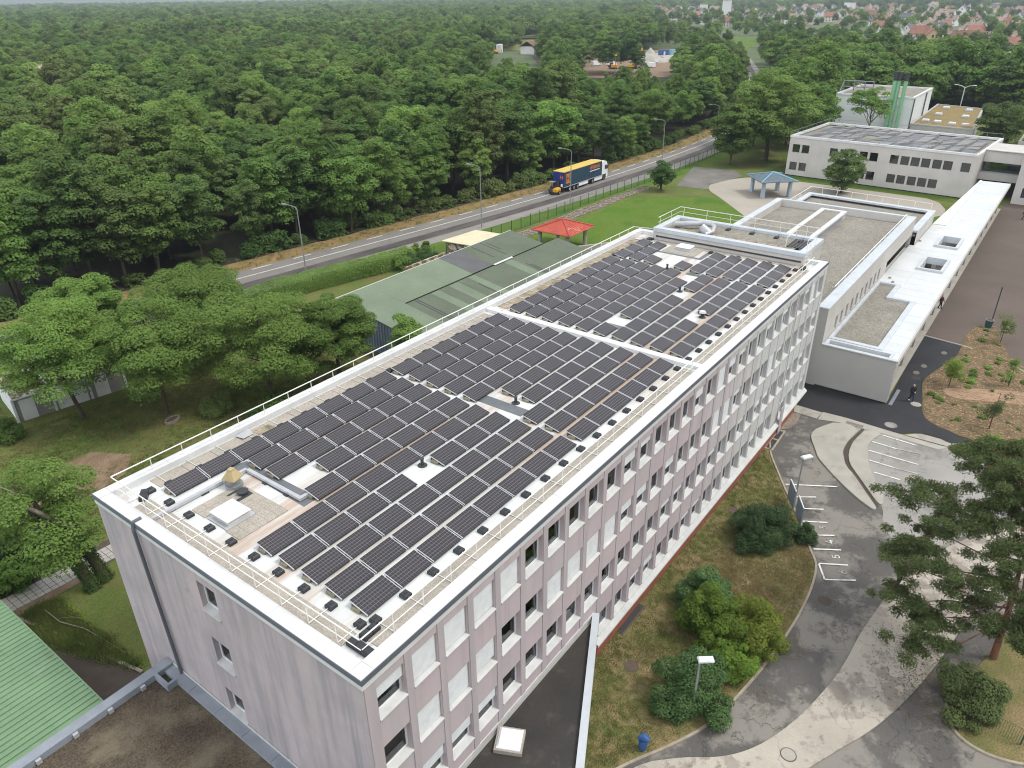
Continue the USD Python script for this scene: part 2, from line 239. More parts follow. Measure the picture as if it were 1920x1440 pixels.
M_zinc = mat('pale_zinc_coping', (0.49, 0.52, 0.545), (0.42, 0.45, 0.47), scale=0.7, rough=0.55)
M_fascia = flat('grey_fascia', (0.105, 0.115, 0.135), 0.5)
M_zincg = mat('weathered_zinc', (0.25, 0.275, 0.305), (0.19, 0.21, 0.24), scale=0.8, rough=0.5, extra=[(0.5, (1, 1, 1), 0.55, 0.7, (0.33, 0.36, 0.39), 0.6)])
M_membrane = mat('white_roof_membrane', (0.60, 0.615, 0.60), (0.50, 0.51, 0.49), scale=0.35, detail=8, rough=0.55, spec=0.3, extra=[(0.5, (0.12, 1, 1), 0.50, 0.62, (0.37, 0.25, 0.17), 0.75), (1.2, (1, 1, 1), 0.58, 0.72, (0.46, 0.44, 0.40), 0.5)])
M_canopyroof = mat('white_canopy_roof', (0.57, 0.585, 0.58), (0.49, 0.505, 0.505), scale=0.2, detail=7, rough=0.5, extra=[(0.22, (0.5, 1, 1), 0.60, 0.70, (0.52, 0.39, 0.28), 0.75)])
M_darkmembrane = mat('grey_roof_membrane', (0.105, 0.115, 0.125), (0.15, 0.155, 0.16), scale=0.8, detail=8, rough=0.45)
M_gravel = mat('roof_gravel', (0.285, 0.265, 0.225), (0.225, 0.21, 0.18), scale=0.35, detail=8, fine=0.45, fscale=7, bump=0.03, bscale=9, rough=0.95, spec=0.1, extra=[(2.2, (1, 1, 1), 0.58, 0.66, (0.14, 0.13, 0.11), 0.55)])
M_walk = mat('gravel_slab', (0.40, 0.36, 0.305), (0.33, 0.30, 0.255), scale=0.7, detail=8, fine=0.42, fscale=22, bump=0.012, bscale=24, rough=0.95, spec=0.1)
M_walkold = mat('mossy_roof_slab', (0.40, 0.335, 0.25), (0.20, 0.175, 0.12), scale=1.0, detail=9, fine=0.3, fscale=15, rough=0.95, spec=0.1, extra=[(0.9, (1, 1, 1), 0.55, 0.62, (0.09, 0.085, 0.065), 0.85)])
M_brownroof = mat('brown_roof_gravel', (0.125, 0.100, 0.070), (0.075, 0.060, 0.045), scale=0.5, detail=9, fine=0.55, fscale=11, bump=0.04, bscale=12, rough=0.95, spec=0.1, extra=[(0.4, (1, 1, 1), 0.48, 0.62, (0.175, 0.150, 0.105), 0.7)])
M_wetroof = mat('dark_wet_roof', (0.028, 0.026, 0.023), (0.048, 0.042, 0.034), scale=0.35, detail=9, fine=0.2, fscale=12, rough=0.5, spec=0.4, extra=[(0.5, (1, 1, 1), 0.56, 0.66, (0.075, 0.068, 0.058), 0.7)])
M_sedum = mat('sedum_roof', (0.245, 0.165, 0.065), (0.185, 0.150, 0.055), scale=0.12, detail=9, fine=0.25, fscale=3)
M_pv = mat('solar_glass', (0.017, 0.0145, 0.0175), (0.023, 0.0195, 0.0225), scale=0.4, rough=0.22, spec=0.45)
M_pvline = flat('cell_line', (0.135, 0.125, 0.13), 0.5)
M_alu = flat('aluminium', (0.46, 0.465, 0.475), 0.4, 0.5, 0.3)
M_black = flat('black_plastic', (0.028, 0.030, 0.034), 0.55)
M_block = mat('ballast_stone', (0.255, 0.225, 0.155), (0.17, 0.15, 0.105), scale=6)
M_rail = flat('white_rail', (0.76, 0.75, 0.70), 0.45)
M_frame = flat('white_window_frame', (0.78, 0.785, 0.78), 0.45)
M_shutter = flat('white_shutter', (0.70, 0.715, 0.72), 0.5)
M_sill = mat('white_sill', (0.54, 0.54, 0.52), (0.45, 0.45, 0.43), scale=1.5)
M_brick = mat('red_brick_base', (0.32, 0.105, 0.068), (0.24, 0.08, 0.055), scale=1.5, fine=0.2, fscale=14, bump=0.01)
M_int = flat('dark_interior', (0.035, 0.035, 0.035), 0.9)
M_curtain = flat('grey_blind', (0.22, 0.225, 0.22), 0.9)
M_metalgreen = mat('green_metal_roof', (0.165, 0.265, 0.150), (0.130, 0.215, 0.122), scale=0.5, detail=7, rough=0.6, extra=[(0.5, (1, 1, 1), 0.55, 0.66, (0.20, 0.29, 0.175), 0.7), (1.5, (1, 0.2, 1), 0.6, 0.72, (0.10, 0.15, 0.085), 0.6)])
M_felt_l = mat('pale_green_felt', (0.165, 0.205, 0.140), (0.135, 0.170, 0.115), scale=0.25, detail=8, fine=0.12, fscale=7, rough=0.9)
M_felt_d = mat('dull_green_felt', (0.115, 0.135, 0.095), (0.095, 0.112, 0.078), scale=0.25, detail=8, fine=0.15, fscale=7, rough=0.9, extra=[(0.35, (1, 0.15, 1), 0.56, 0.68, (0.15, 0.165, 0.12), 0.6)])
M_felt_g = mat('grey_felt', (0.115, 0.115, 0.115), (0.095, 0.095, 0.098), scale=0.4, detail=8, fine=0.15, fscale=7, rough=0.9)
M_bluewall = mat('blue_grey_cladding', (0.175, 0.215, 0.265), (0.13, 0.16, 0.20), scale=0.8)
M_redroof = mat('red_metal_roof', (0.46, 0.095, 0.060), (0.36, 0.075, 0.050), scale=0.6, detail=8, extra=[(0.8, (1, 1, 1), 0.60, 0.68, (0.55, 0.36, 0.30), 0.7)])
M_blueroof = mat('blue_grey_roof', (0.085, 0.125, 0.155), (0.13, 0.165, 0.185), scale=1.2, detail=8, fine=0.25, fscale=5)
M_bluetrim = flat('pale_blue_trim', (0.21, 0.40, 0.50))
M_bluepost = flat('pale_blue_post', (0.36, 0.45, 0.52))
M_mossroof = mat('mossy_fibre_cement', (0.50, 0.46, 0.40), (0.165, 0.110, 0.050), scale=1.3, stretch=(1, 1, 1), detail=9, lo=0.42, hi=0.53)
M_creamroof = mat('cream_flaking_roof', (0.60, 0.54, 0.37), (0.50, 0.44, 0.30), scale=0.8, detail=8, extra=[(1.3, (1, 1, 1), 0.66, 0.69, (0.08, 0.07, 0.05), 0.95)])
M_panelgrey = flat('grey_panel', (0.24, 0.235, 0.225))
M_whitewall = mat('white_painted_panel', (0.66, 0.68, 0.67), (0.56, 0.58, 0.57), scale=0.7)
M_whiteclad = mat('white_cladding', (0.64, 0.655, 0.645), (0.58, 0.595, 0.585), scale=0.2)
M_green = mat('pale_green_flue', (0.225, 0.43, 0.26), (0.19, 0.37, 0.22), scale=0.5, stretch=(1, 1, 0.2))
M_dark = flat('dark_grey', (0.040, 0.042, 0.048))
M_galv = flat('galvanised_steel', (0.27, 0.28, 0.28), 0.45, 0.4, 0.3)
M_lampwhite = flat('white_lamp_head', (0.70, 0.72, 0.73), 0.4)
M_fgreen = flat('green_fence_wire', (0.020, 0.070, 0.032), 0.6)
M_navy = mat('navy_tarpaulin', (0.018, 0.045, 0.075), (0.023, 0.055, 0.085), scale=0.8, rough=0.5)
M_blue = flat('royal_blue', (0.016, 0.026, 0.16), 0.5)
M_yellow = flat('pale_yellow_tarp', (0.60, 0.42, 0.10), 0.6)
M_machine = flat('machine_yellow', (0.62, 0.32, 0.02), 0.45)
M_orange = flat('orange_print', (0.62, 0.17, 0.035), 0.6)
M_truckwhite = flat('white_truck_paint', (0.78, 0.79, 0.80), 0.3, 0.5)
M_rubber = flat('tyre_rubber', (0.020, 0.020, 0.021), 0.8)
M_skin = flat('skin', (0.42, 0.26, 0.19)); M_clothk = flat('black_cloth', (0.014, 0.014, 0.018), 0.9); M_clothb = flat('dark_blue_cloth', (0.018, 0.025, 0.05), 0.9)
M_maroon = flat('maroon_cloth', (0.075, 0.02, 0.022), 0.9); M_hairw = flat('pale_hair', (0.46, 0.42, 0.36)); M_hairk = flat('dark_hair', (0.02, 0.015, 0.012)); M_shoe = flat('white_shoe', (0.7, 0.7, 0.7))
M_binblue = flat('blue_bin', (0.025, 0.085, 0.24)); M_bingreen = flat('green_bin', (0.018, 0.055, 0.05)); M_wood = flat('stake_wood', (0.36, 0.26, 0.16)); M_rust = mat('rusty_iron', (0.13, 0.085, 0.065), (0.09, 0.07, 0.06), scale=4)
M_tan = flat('tan_cowl', (0.42, 0.33, 0.17)); M_board = flat('blue_grey_board', (0.17, 0.215, 0.25))
M_roofs = [mat('orange_tiles', (0.30, 0.14, 0.095), (0.22, 0.105, 0.075), scale=0.4), mat('brown_tiles', (0.20, 0.115, 0.08), (0.15, 0.09, 0.065), scale=0.4), mat('slate_tiles', (0.115, 0.12, 0.135), (0.09, 0.095, 0.105), scale=0.4), mat('pale_tiles', (0.30, 0.215, 0.175), (0.24, 0.175, 0.145), scale=0.4)]
M_hwalls = [flat('cream_house', (0.62, 0.57, 0.48)), flat('white_house', (0.72, 0.71, 0.68)), flat('rose_house', (0.55, 0.42, 0.36)), flat('ochre_house', (0.60, 0.45, 0.24))]
def glassmat(name, tint, gl=0.12):
    return usdkit.material(stage, '/World/Looks/' + name, {'f': ('fresnel', {'IOR': 1.5}), 't': ('transparent_bsdf', {'color': tint}), 'g': ('glossy_bsdf', {'roughness': 0.03, 'color': (0.9, 0.93, 0.95)}), 'a': ('math', {'math_type': 'add', 'value2': gl * 0.4}), 'x': ('mix_closure', {})},
                           [('f.fac', 'a.value1'), ('a.value', 'x.fac'), ('t.BSDF', 'x.closure1'), ('g.BSDF', 'x.closure2')], surface='x.closure')
M_glass = glassmat('window_glass', (0.75, 0.80, 0.80)); M_dome = flat('skylight_acrylic', (0.82, 0.84, 0.86), 0.25)

# ------------------------------------------------------------------ ground, roads, paving
def chaikin(p, n=2, closed=False):
    p = np.asarray(p, float)
    for _ in range(n):
        q = np.vstack([p, p[:1]]) if closed else p
        a, b = q[:-1] * 0.75 + q[1:] * 0.25, q[:-1] * 0.25 + q[1:] * 0.75
        r = np.stack([a, b], 1).reshape(-1, 2)
        p = r if closed else np.vstack([p[:1], r, p[-1:]])
    return p
def wobble(poly, amp=0.25, step=0.8, seed=0, scale=0.5):
    """an outline with small natural irregularities"""
    ring = LineString(list(poly.exterior.coords)); n = max(8, int(ring.length / step))
    pts = np.array([ring.interpolate(i / n, normalized=True).coords[0] for i in range(n)])
    p3 = np.c_[pts * scale, np.full(n, seed * 3.3)]
    off = np.stack([meshkit.fbm(p3, 3, seed) - 0.5, meshkit.fbm(p3 + 50, 3, seed + 9) - 0.5], 1) * 2 * amp
    g = Polygon(pts + off).buffer(0)
    return max(g.geoms, key=lambda q: q.area) if hasattr(g, 'geoms') else g
def sheet(name, poly, z, m, kind='structure'): return struct(name, MB().sheet(poly, z), m, kind)
def strip(line, d0, d1):
    """the band between two offsets of a polyline (towards its right)"""
    p = np.asarray(line, float); t = np.gradient(p, axis=0); t /= np.linalg.norm(t, axis=1, keepdims=True); nrm = np.stack([t[:, 1], -t[:, 0]], 1)
    return Polygon(np.vstack([p + nrm * d0, (p + nrm * d1)[::-1]])).buffer(0)

g = MB(); xs = np.array([-9000, -3000, -900, -200, 200, 700, 1600, 3500, 7000, 14000.]); ys = xs
gv = np.array([(x, y, 0) for y in ys for x in xs]); nx = len(xs)
g.add(gv, [[j * nx + i, j * nx + i + 1, (j + 1) * nx + i + 1, (j + 1) * nx + i] for j in range(nx - 1) for i in range(nx - 1)])
struct('ground', g, M_ground)

FE = chaikin([(-120, 97), (-60, 88), (0, 80.5), (20, 78.3), (47, 74.7), (64, 72.2), (85, 69.3), (110, 66.4), (143, 64.2), (175, 64.2), (205, 67.5), (240, 76), (290, 95), (350, 122), (440, 162)], 3)
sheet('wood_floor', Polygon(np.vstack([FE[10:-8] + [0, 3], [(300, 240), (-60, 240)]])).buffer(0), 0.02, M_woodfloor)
sheet('lawn', Polygon([(-60, -60), (262, -60), (262, 60), (215, 62), (175, 57), (140, 58), (95, 61), (47, 66), (0, 72), (-60, 80)]), 0.03, M_lawn)
sheet('dry_verge', wobble(strip(FE, -4.0, 0.5), 0.6, 1.5, 3), 0.05, M_drygrass)
sheet('near_verge', strip(FE[20:-20], 8, 13.8), 0.05, M_brightlawn)
road = sheet('road', strip(FE, 0, 7.6), 0.07, M_road)
sheet('road_shoulder', strip(FE, 7.5, 10.0), 0.085, M_shoulder)
sheet('road_repair_band', wobble(strip(FE, 5.1, 7.3), 0.12, 1.5, 7), 0.10, M_roadband)
ln = MB(); ln.sheet(strip(FE, 2.75, 2.93), 0.112)
FL = LineString(FE)
for s in np.arange(6, FL.length - 6, 6.5):
    a, b = FL.interpolate(s), FL.interpolate(s + 3.0)
    ln.sheet(strip([a.coords[0], FL.interpolate(s + 1.5).coords[0], b.coords[0]], 0.55, 0.73), 0.112)
tag(obj('lane_marking', ln, M_paint, road), kind=None)

# the rear garden
sheet('trodden_earth', wobble(Polygon([(5, 39), (10, 40), (12, 42.5), (10, 45.5), (6, 45), (3.5, 42)]), 0.7, 0.8, 5), 0.055, M_bare)
sheet('tall_grass', wobble(Polygon([(-3, 22), (0.3, 20.2), (0.4, 30.2), (-1.8, 30.6), (-2.5, 27)]), 0.35, 0.6, 2), 0.06, M_tallgrass)
sheet('slab_path_bed', Polygon([(-22, 34.6), (-2.1, 33.4), (2.8, 33.2), (9, 32.6), (9, 30.4), (4.3, 30.6), (-2.1, 31.0), (-22, 32.2)]), 0.055, M_soil)
ps = MB(); rs = random.Random(4)
path = tag(obj('slab_path', MB().sheet(Polygon([(-10, 33.85), (9, 32.85), (9, 31.0), (-10, 32.0)]), 0.062), M_soil), kind='structure')
for i in range(26):
    for j in range(4):
        u = -4.2 + i * 0.42; w = 31.18 + j * 0.42 - 0.05 * (u + 4)
        if u > 6.5: continue
        obj('slab', MB().ob((u, w + 0.2, 0.063), (0.38, 0.38, 0.02 + 0.008 * rs.random()), -0.05), M_cobble, path)
sheet('earth_strip', wobble(Polygon([(-8, 31.9), (3, 31.1), (3, 30.2), (-1.0, 30.3), (-8, 31.2)]), 0.2, 0.6, 8), 0.058, M_bare)
yard = sheet('block_paved_yard', Polygon([(-30, 31.2), (-2.4, 30.8), (-1.2, 26), (0, 20.2), (0.3, 15), (-30, 15)]), 0.07, M_soil)
struct('garden_kerb', MB().prism(LineString([(-2.4, 30.8), (-1.2, 26), (0.1, 20.0)]).buffer(0.09, cap_style='flat'), 0, 0.17), M_kerb)

# lawns and court in front of the far building
sheet('bright_lawn', wobble(Polygon(chaikin([(72, 51), (84, 51.5), (100, 50), (113, 51), (118, 45), (121, 38), (124, 34), (121, 29), (112, 26), (98, 28), (60, 30), (60, 46)], 2, True)), 0.4, 1.2, 11), 0.05, M_brightlawn)
sheet('sand_court', Polygon(chaikin([(112, 27.5), (116, 31), (123, 37), (127, 41), (133, 43), (141, 39.5), (144, 36), (143.5, 14), (143, 0.5), (108, 0.5), (100, 18), (104, 25)], 2, True)), 0.055, M_court)
sheet('hardstanding', Polygon([(126.4, 47.3), (145.5, 52.3), (146.9, 43.3), (142, 40), (131, 42.5), (127.5, 41)]), 0.065, M_oldslab)
sheet('grass_strip', Polygon([(144.4, 35), (148.5, 35), (146.3, 1.0), (142.9, 1.0)]), 0.07, M_brightlawn)
sheet('grass_plot', Polygon([(108.6, -0.4), (109, 7), (117, 7.5), (131, 1.5), (131, -2.2), (108.6, -2.2)]), 0.075, M_brightlawn)
st = MB(); rs = random.Random(8)
strip_base = sheet('stone_strip', wobble(Polygon([(72, 55.5), (88, 53.6), (100, 53.8), (113, 53.2), (123, 51.8), (123, 50.6), (113, 51.2), (106, 51.0), (94, 51.4), (86, 51.2), (72, 53)]), 0.25, 0.8, 4), 0.062, M_stones)
for k in range(900):
    x = rs.uniform(74, 123); y = 52.4 + rs.uniform(-1.1, 1.4) - 0.01 * (x - 74); s = rs.uniform(0.12, 0.34)
    st.ob((x, y, 0.05), (s, s * rs.uniform(.6, 1), s * .5), rs.uniform(0, 3), s * .12)
tag(obj('loose_stone', st, M_stones, strip_base), kind='stuff')

# the right-hand side: parched lawn, drive, car park, schoolyard
KERB = [(45, -0.2), (43.0, -0.9), (41.1, -2.1), (39.0, -3.4), (36.5, -5.1), (32.8, -7.3), (31.9, -7.9), (31.2, -8.2), (29.3, -8.5), (27.3, -8.6), (25.4, -8.6), (22.5, -8.4), (19.3, -8.0), (16.0, -7.4), (13.6, -6.3), (11.0, -4.7), (6, -2.6)]
sheet('tarmac_drive', Polygon([(4, -1), (11, -0.2), (44, -0.05), (52.5, -0.05), (52.6, -9), (53.5, -12), (55, -14), (50, -30), (10, -45), (-10, -30)]), 0.05, M_tarmac)
KS = chaikin(KERB, 2)
sheet('parched_lawn', Polygon(np.vstack([KS, [(8, 0.5), (45, 0.5)]])).buffer(0), 0.09, M_parched)
struct('lawn_kerb', MB().prism(LineString(KS[2:]).buffer(0.07, cap_style='flat'), 0, 0.16), M_kerb)
TOP = [(4, -3.2), (8, -4.2), (11.5, -5.2), (13.3, -7.0), (14.4, -8.6), (16.0, -9.8), (18.2, -10.7), (20.9, -11.4), (23.9, -11.9), (27.0, -12.0), (30.1, -12.4), (32.8, -12.7), (37.3, -14.2), (41.1, -16.1), (44.7, -18.1), (49, -21)]
BOT = [(2, -7), (9, -9.2), (14.2, -11.2), (16.5, -12.3), (18.2, -13.1), (20.4, -14.2), (23.3, -15.2), (26.1, -15.9), (29.2, -16.5), (33.4, -17.2), (36.0, -18.1), (38.6, -19.6), (43, -23)]
struct('concrete_walk', MB().prism(Polygon(np.vstack([chaikin(TOP), chaikin(BOT)[::-1]])).buffer(0), 0.02, 0.13), M_concrete)
sheet('pale_car_park', Polygon(chaikin([(52.3, -4.8), (52.2, -12), (53.4, -12.8), (55, -14.2), (50.5, -17.5), (45, -18.0), (41, -15.7), (37, -13.6), (36.2, -12.5), (38.5, -10.6), (40.8, -10.2), (44, -8.2), (48, -6.2)], 1, True)), 0.065, M_stalls)
I1 = [(51.5, -4.0), (49.4, -2.9), (48.2, -2.7), (47.3, -2.9), (45.8, -3.7), (44.6, -4.3), (43.8, -5.0), (42.5, -6.3), (41.4, -7.5), (40.4, -8.8), (39.9, -9.7), (40.2, -9.85), (40.7, -9.5), (42.35, -8.3), (43.7, -7.35), (44.6, -6.5), (46.0, -5.9), (47.1, -5.6), (48.8, -5.6), (51.3, -5.9)]
I2 = [(51.6, -6.4), (51.6, -7.7), (50.5, -7.3), (49.1, -7.1), (48.1, -7.3), (45.9, -7.9), (44.4, -8.6), (42.9, -9.3), (42.3, -9.8), (41.1, -10.1), (40.8, -9.85), (42.4, -8.65), (43.85, -7.6), (45.2, -6.6), (46.8, -6.1), (48.8, -5.95)]
for I in (I1, I2): struct('concrete_island', MB().prism(Polygon(chaikin(I, 1, True)).buffer(0), 0.02, 0.17), M_concrete2)
sheet('drain_channel', LineString([(51.4, -6.1), (48.8, -5.78), (46.9, -5.85), (45.1, -6.5), (43.8, -7.45), (42.4, -8.5), (40.6, -9.75)]).buffer(0.14), 0.08, M_soil)
BEDW = [(54.5, -14.0), (55.1, -14.0), (55.0, -13.1), (55.5, -12.1), (55.7, -11.2), (56.3, -10.2), (57.8, -9.6), (60.3, -9.2), (63.1, -8.6), (64.8, -8.5), (66.8, -8.9), (68.9, -9.4), (70.7, -9.8), (72.1, -10.2), (75.5, -10.2), (77.3, -10.1), (79.6, -10.1), (81.9, -10.6), (83.5, -11.4), (83.9, -12.3), (79.6, -13.4), (77.4, -14.1), (75.2, -14.6), (73.7, -15.9), (70.6, -18.1), (66, -24), (54, -24), (53, -17)]
sheet('schoolyard', Polygon([(76.2, -6.3), (147, -6.3), (160, -45), (60, -45), (66, -20), (75.6, -10.8)]), 0.055, M_yard)
sheet('new_asphalt_path', Polygon([(52.7, 0.3), (57.3, 0.9), (57.5, -6.7), (76.2, -6.3), (75.6, -10.4), (66, -20), (58, -15), (54.5, -14.0), (53.3, -12.6), (53.7, -12.0), (53.8, -10.9), (53.4, -9.8), (52.6, -8.9), (52.4, -6.9), (52.2, -6.0), (52.5, -4.4), (52.3, -2.4)]), 0.075, M_newtar)
sheet('concrete_border', Polygon([(52.5, -2.4), (52.65, -4.4), (52.45, -8.9), (52.5, -12.6), (51.7, -12.0), (51.7, -7.6), (51.5, -4.2), (50.9, -2.4)]), 0.085, M_concrete2)
sheet('old_threshold', wobble(Polygon([(52.5, -9.2), (53.5, -10.2), (53.6, -11.9), (53.2, -12.6), (54.6, -14.1), (52.7, -14.9), (52.6, -12)]), 0.06, 0.5, 3), 0.10, M_concrete2)
bed = struct('planting_bed', MB().prism(Polygon(chaikin(BEDW, 2, True)).buffer(0), 0.0, 0.11), M_mulch)
sheet('sand_path', Polygon(chaikin([(63.6, -10.0), (65.0, -12.2), (66.6, -15), (68.5, -20), (65.5, -20), (63.9, -15.6), (63.1, -13.8), (62.0, -11.4)], 1, True)), 0.125, M_sandpath)
struct('yard_edging', MB().prism(LineString([(76.1, -6.5), (75.55, -10.3), (75.3, -11.2)]).buffer(0.09, cap_style='flat'), 0, 0.15), M_concrete2)
struct('yard_edging', MB().prism(LineString([(73.2, -14.9), (71.8, -16.6), (70.0, -19.5)]).buffer(0.09, cap_style='flat'), 0, 0.16), M_concrete2)
sheet('arcade_floor', Polygon([(57.5, -6.5), (142, -6.4), (142, -0.6), (57.5, -0.3)]), 0.09, M_concrete2)
PK = chaikin([(24.5, -17.0), (23.4, -17.3), (22.7, -17.8), (22.4, -18.6), (22.4, -19.6), (22.9, -21), (24.5, -23)], 2)
sheet('corner_lawn', Polygon(np.vstack([PK, [(40, -30), (40, -24), (32, -19), (27.5, -17.8)]])).buffer(0), 0.09, M_parched)
struct('corner_kerb', MB().prism(LineString(PK).buffer(0.07, cap_style='flat'), 0, 0.16), M_kerb)
struct('gravel_bed', MB().prism(Polygon([(50.8, -0.05), (50.9, -0.9), (49.4, -1.15), (48, -0.95), (47.2, -0.3), (47.2, -0.05)]), 0, 0.10), M_stones)
struct('entrance_slab', MB().prism(Polygon([(52.3, 0.2), (52.25, -2.4), (50.9, -2.3), (50.95, -0.3)]), 0, 0.14), M_concrete2)

marks = tag(obj('parking_line', MB().sheet(LineString([(51.4, -7.75), (51.3, -10.4)]).buffer(0.06, cap_style='flat'), 0.10), M_paint), kind='structure')
def pline(a, b, m=M_paint, w=0.06): return tag(obj('parking_line', MB().sheet(LineString([a, b]).buffer(w, cap_style='flat'), 0.10), m), kind='structure')
for a, b, m in [((49.8, -7.25), (49.8, -9.2), M_paint), ((49.8, -9.2), (50.1, -11.0), M_oldpaint), ((48.2, -7.35), (48.3, -11.1), M_paint), ((46.7, -7.75), (46.7, -9.7), M_paint), ((46.7, -9.8), (46.9, -11.6), M_oldpaint), ((45.1, -8.5), (45.2, -10.4), M_paint),
                ((39.4, -3.4), (41.4, -6.7), M_paint), ((38.0, -4.2), (39.1, -5.8), M_paint), ((36.9, -5.1), (37.9, -6.7), M_paint), ((35.6, -5.9), (36.5, -7.4), M_paint), ((34.3, -6.7), (35.3, -8.2), M_paint), ((33.0, -7.45), (34.0, -9.0), M_paint), ((31.75, -8.2), (32.7, -9.8), M_paint), ((30.4, -8.95), (31.5, -10.6), M_paint), ((31.7, -8.2), (30.4, -8.95), M_paint)]: pline(a, b, m)
def ground_text(t, h, at, ang, m):
    tm = meshkit.text_mesh(t, h, 0.004); tm.apply_translation((-tm.bounds[:, 0].mean(), -h / 2, 0)); tm.apply_transform(trimesh.transformations.rotation_matrix(ang, (0, 0, 1))); tm.apply_translation((*at, 0.097))
    return tag(obj('painted_number' if len(t) == 1 else 'painted_word', MB().mesh(tm), m), kind='structure')
for t, p in zip('3456', [(35.7, -7.3), (34.4, -8.1), (33.1, -8.9), (31.8, -9.7)]): ground_text(t, 0.5, p, math.atan2(-1.6, 1.0) + PI / 2 - PI / 2 * 0, M_paint if t in '45' else M_oldpaint)
for p in [(50.6, -8.9), (49.0, -8.7), (47.4, -8.6)]: ground_text('Handicapé', 0.34, p, PI / 2 * 0 + 0.12, M_oldpaint)

# ------------------------------------------------------------------ buildings
def wall(mb, p0, p1, z0, z1, holes=(), depth=0.3, th=None):
    """a wall plane from p0 to p1 (outside on its right) with rectangular openings (u0,u1,z0,z1) and their reveals"""
    p0, p1 = np.array(p0, float), np.array(p1, float); L = np.linalg.norm(p1 - p0); d = (p1 - p0) / L; n = np.array([-d[1], d[0]])
    us = np.unique(np.round([0, L] + [u for h in holes for u in h[:2]], 4)); zs = np.unique(np.round([z0, z1] + [z for h in holes for z in h[2:4]], 4))
    P = lambda u, z, o=0.0: (*(p0 + d * u + n * o), z)
    for i in range(len(us) - 1):
        for j in range(len(zs) - 1):
            uc, zc = (us[i] + us[i + 1]) / 2, (zs[j] + zs[j + 1]) / 2
            if any(h[0] < uc < h[1] and h[2] < zc < h[3] for h in holes): continue
            mb.quad(P(us[i], zs[j]), P(us[i + 1], zs[j]), P(us[i + 1], zs[j + 1]), P(us[i], zs[j + 1]))
    for a, b, c, e in [h[:4] for h in holes]:
        mb.quad(P(a, c), P(a, e), P(a, e, depth), P(a, c, depth)); mb.quad(P(b, e), P(b, c), P(b, c, depth), P(b, e, depth))
        mb.quad(P(a, e), P(b, e), P(b, e, depth), P(a, e, depth)); mb.quad(P(b, c), P(a, c), P(a, c, depth), P(b, c, depth))
    return P, d, n

# --- the long main building
LX, LY, HT, RZ = 54.05, 18.06, 13.4, 13.08
main = thing('main_building', 'long four-storey school block with stained pink facade, white-edged flat roof and solar array', 'school building')
WX = [0.57 + 1.80 * k - 0.001 * k * k for k in range(30)]; WW, WH = 1.38, 1.62
FLO = [10.83, 7.65, 4.47, 1.29]
wins, holes = [], []
for r, z in enumerate(FLO):
    for k, x in enumerate(WX):
        if r == 3 and x < 16.3: continue
        if r == 3 and k == 25: continue
        holes.append((x, x + WW, z, z + WH)); wins.append((r, k, x, z))
mb = MB(); wall(mb, (0, 0), (LX, 0), 0, HT - 0.2, holes, 0.34)
obj('facade', mb, M_facade, main)
mb = MB()
GH = [(LY - 10.1, LY - 8.82, z, z + 1.55) for z in (10.85, 7.6, 4.42)]
wall(mb, (0, LY), (0, 0), 0, HT - 0.2, GH, 0.34); obj('gable_wall', mb, M_gable, main)
mb = MB(); wall(mb, (LX, 0), (LX, LY), 0, HT - 0.2); wall(mb, (LX, LY), (0, LY), 0, HT - 0.2); obj('rear_wall', mb, M_facade, main)
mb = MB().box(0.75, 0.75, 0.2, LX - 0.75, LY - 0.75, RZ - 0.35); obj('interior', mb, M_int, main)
for k in range(31):
    x0 = (WX[k - 1] + WW if k else 0.0); x1 = (WX[k] if k < 30 else LX)
    if x1 - x0 < 0.1: continue
    obj('pier', MB().box(x0 + 0.03, -0.035, 0.95 if x0 > 16 else 3.6, x1 - 0.03, 0.0, HT - 0.22), M_pier if x0 < 34 else M_facade, main)
rw = random.Random(12)
SH = {0: {0: .45, 1: 1, 2: 1, 3: 1, 4: 1}, 1: {1: 1, 2: 1, 3: .85, 6: 1, 7: 1, 8: 1, 9: 1}, 2: {1: .5, 2: .5, 3: .45}}
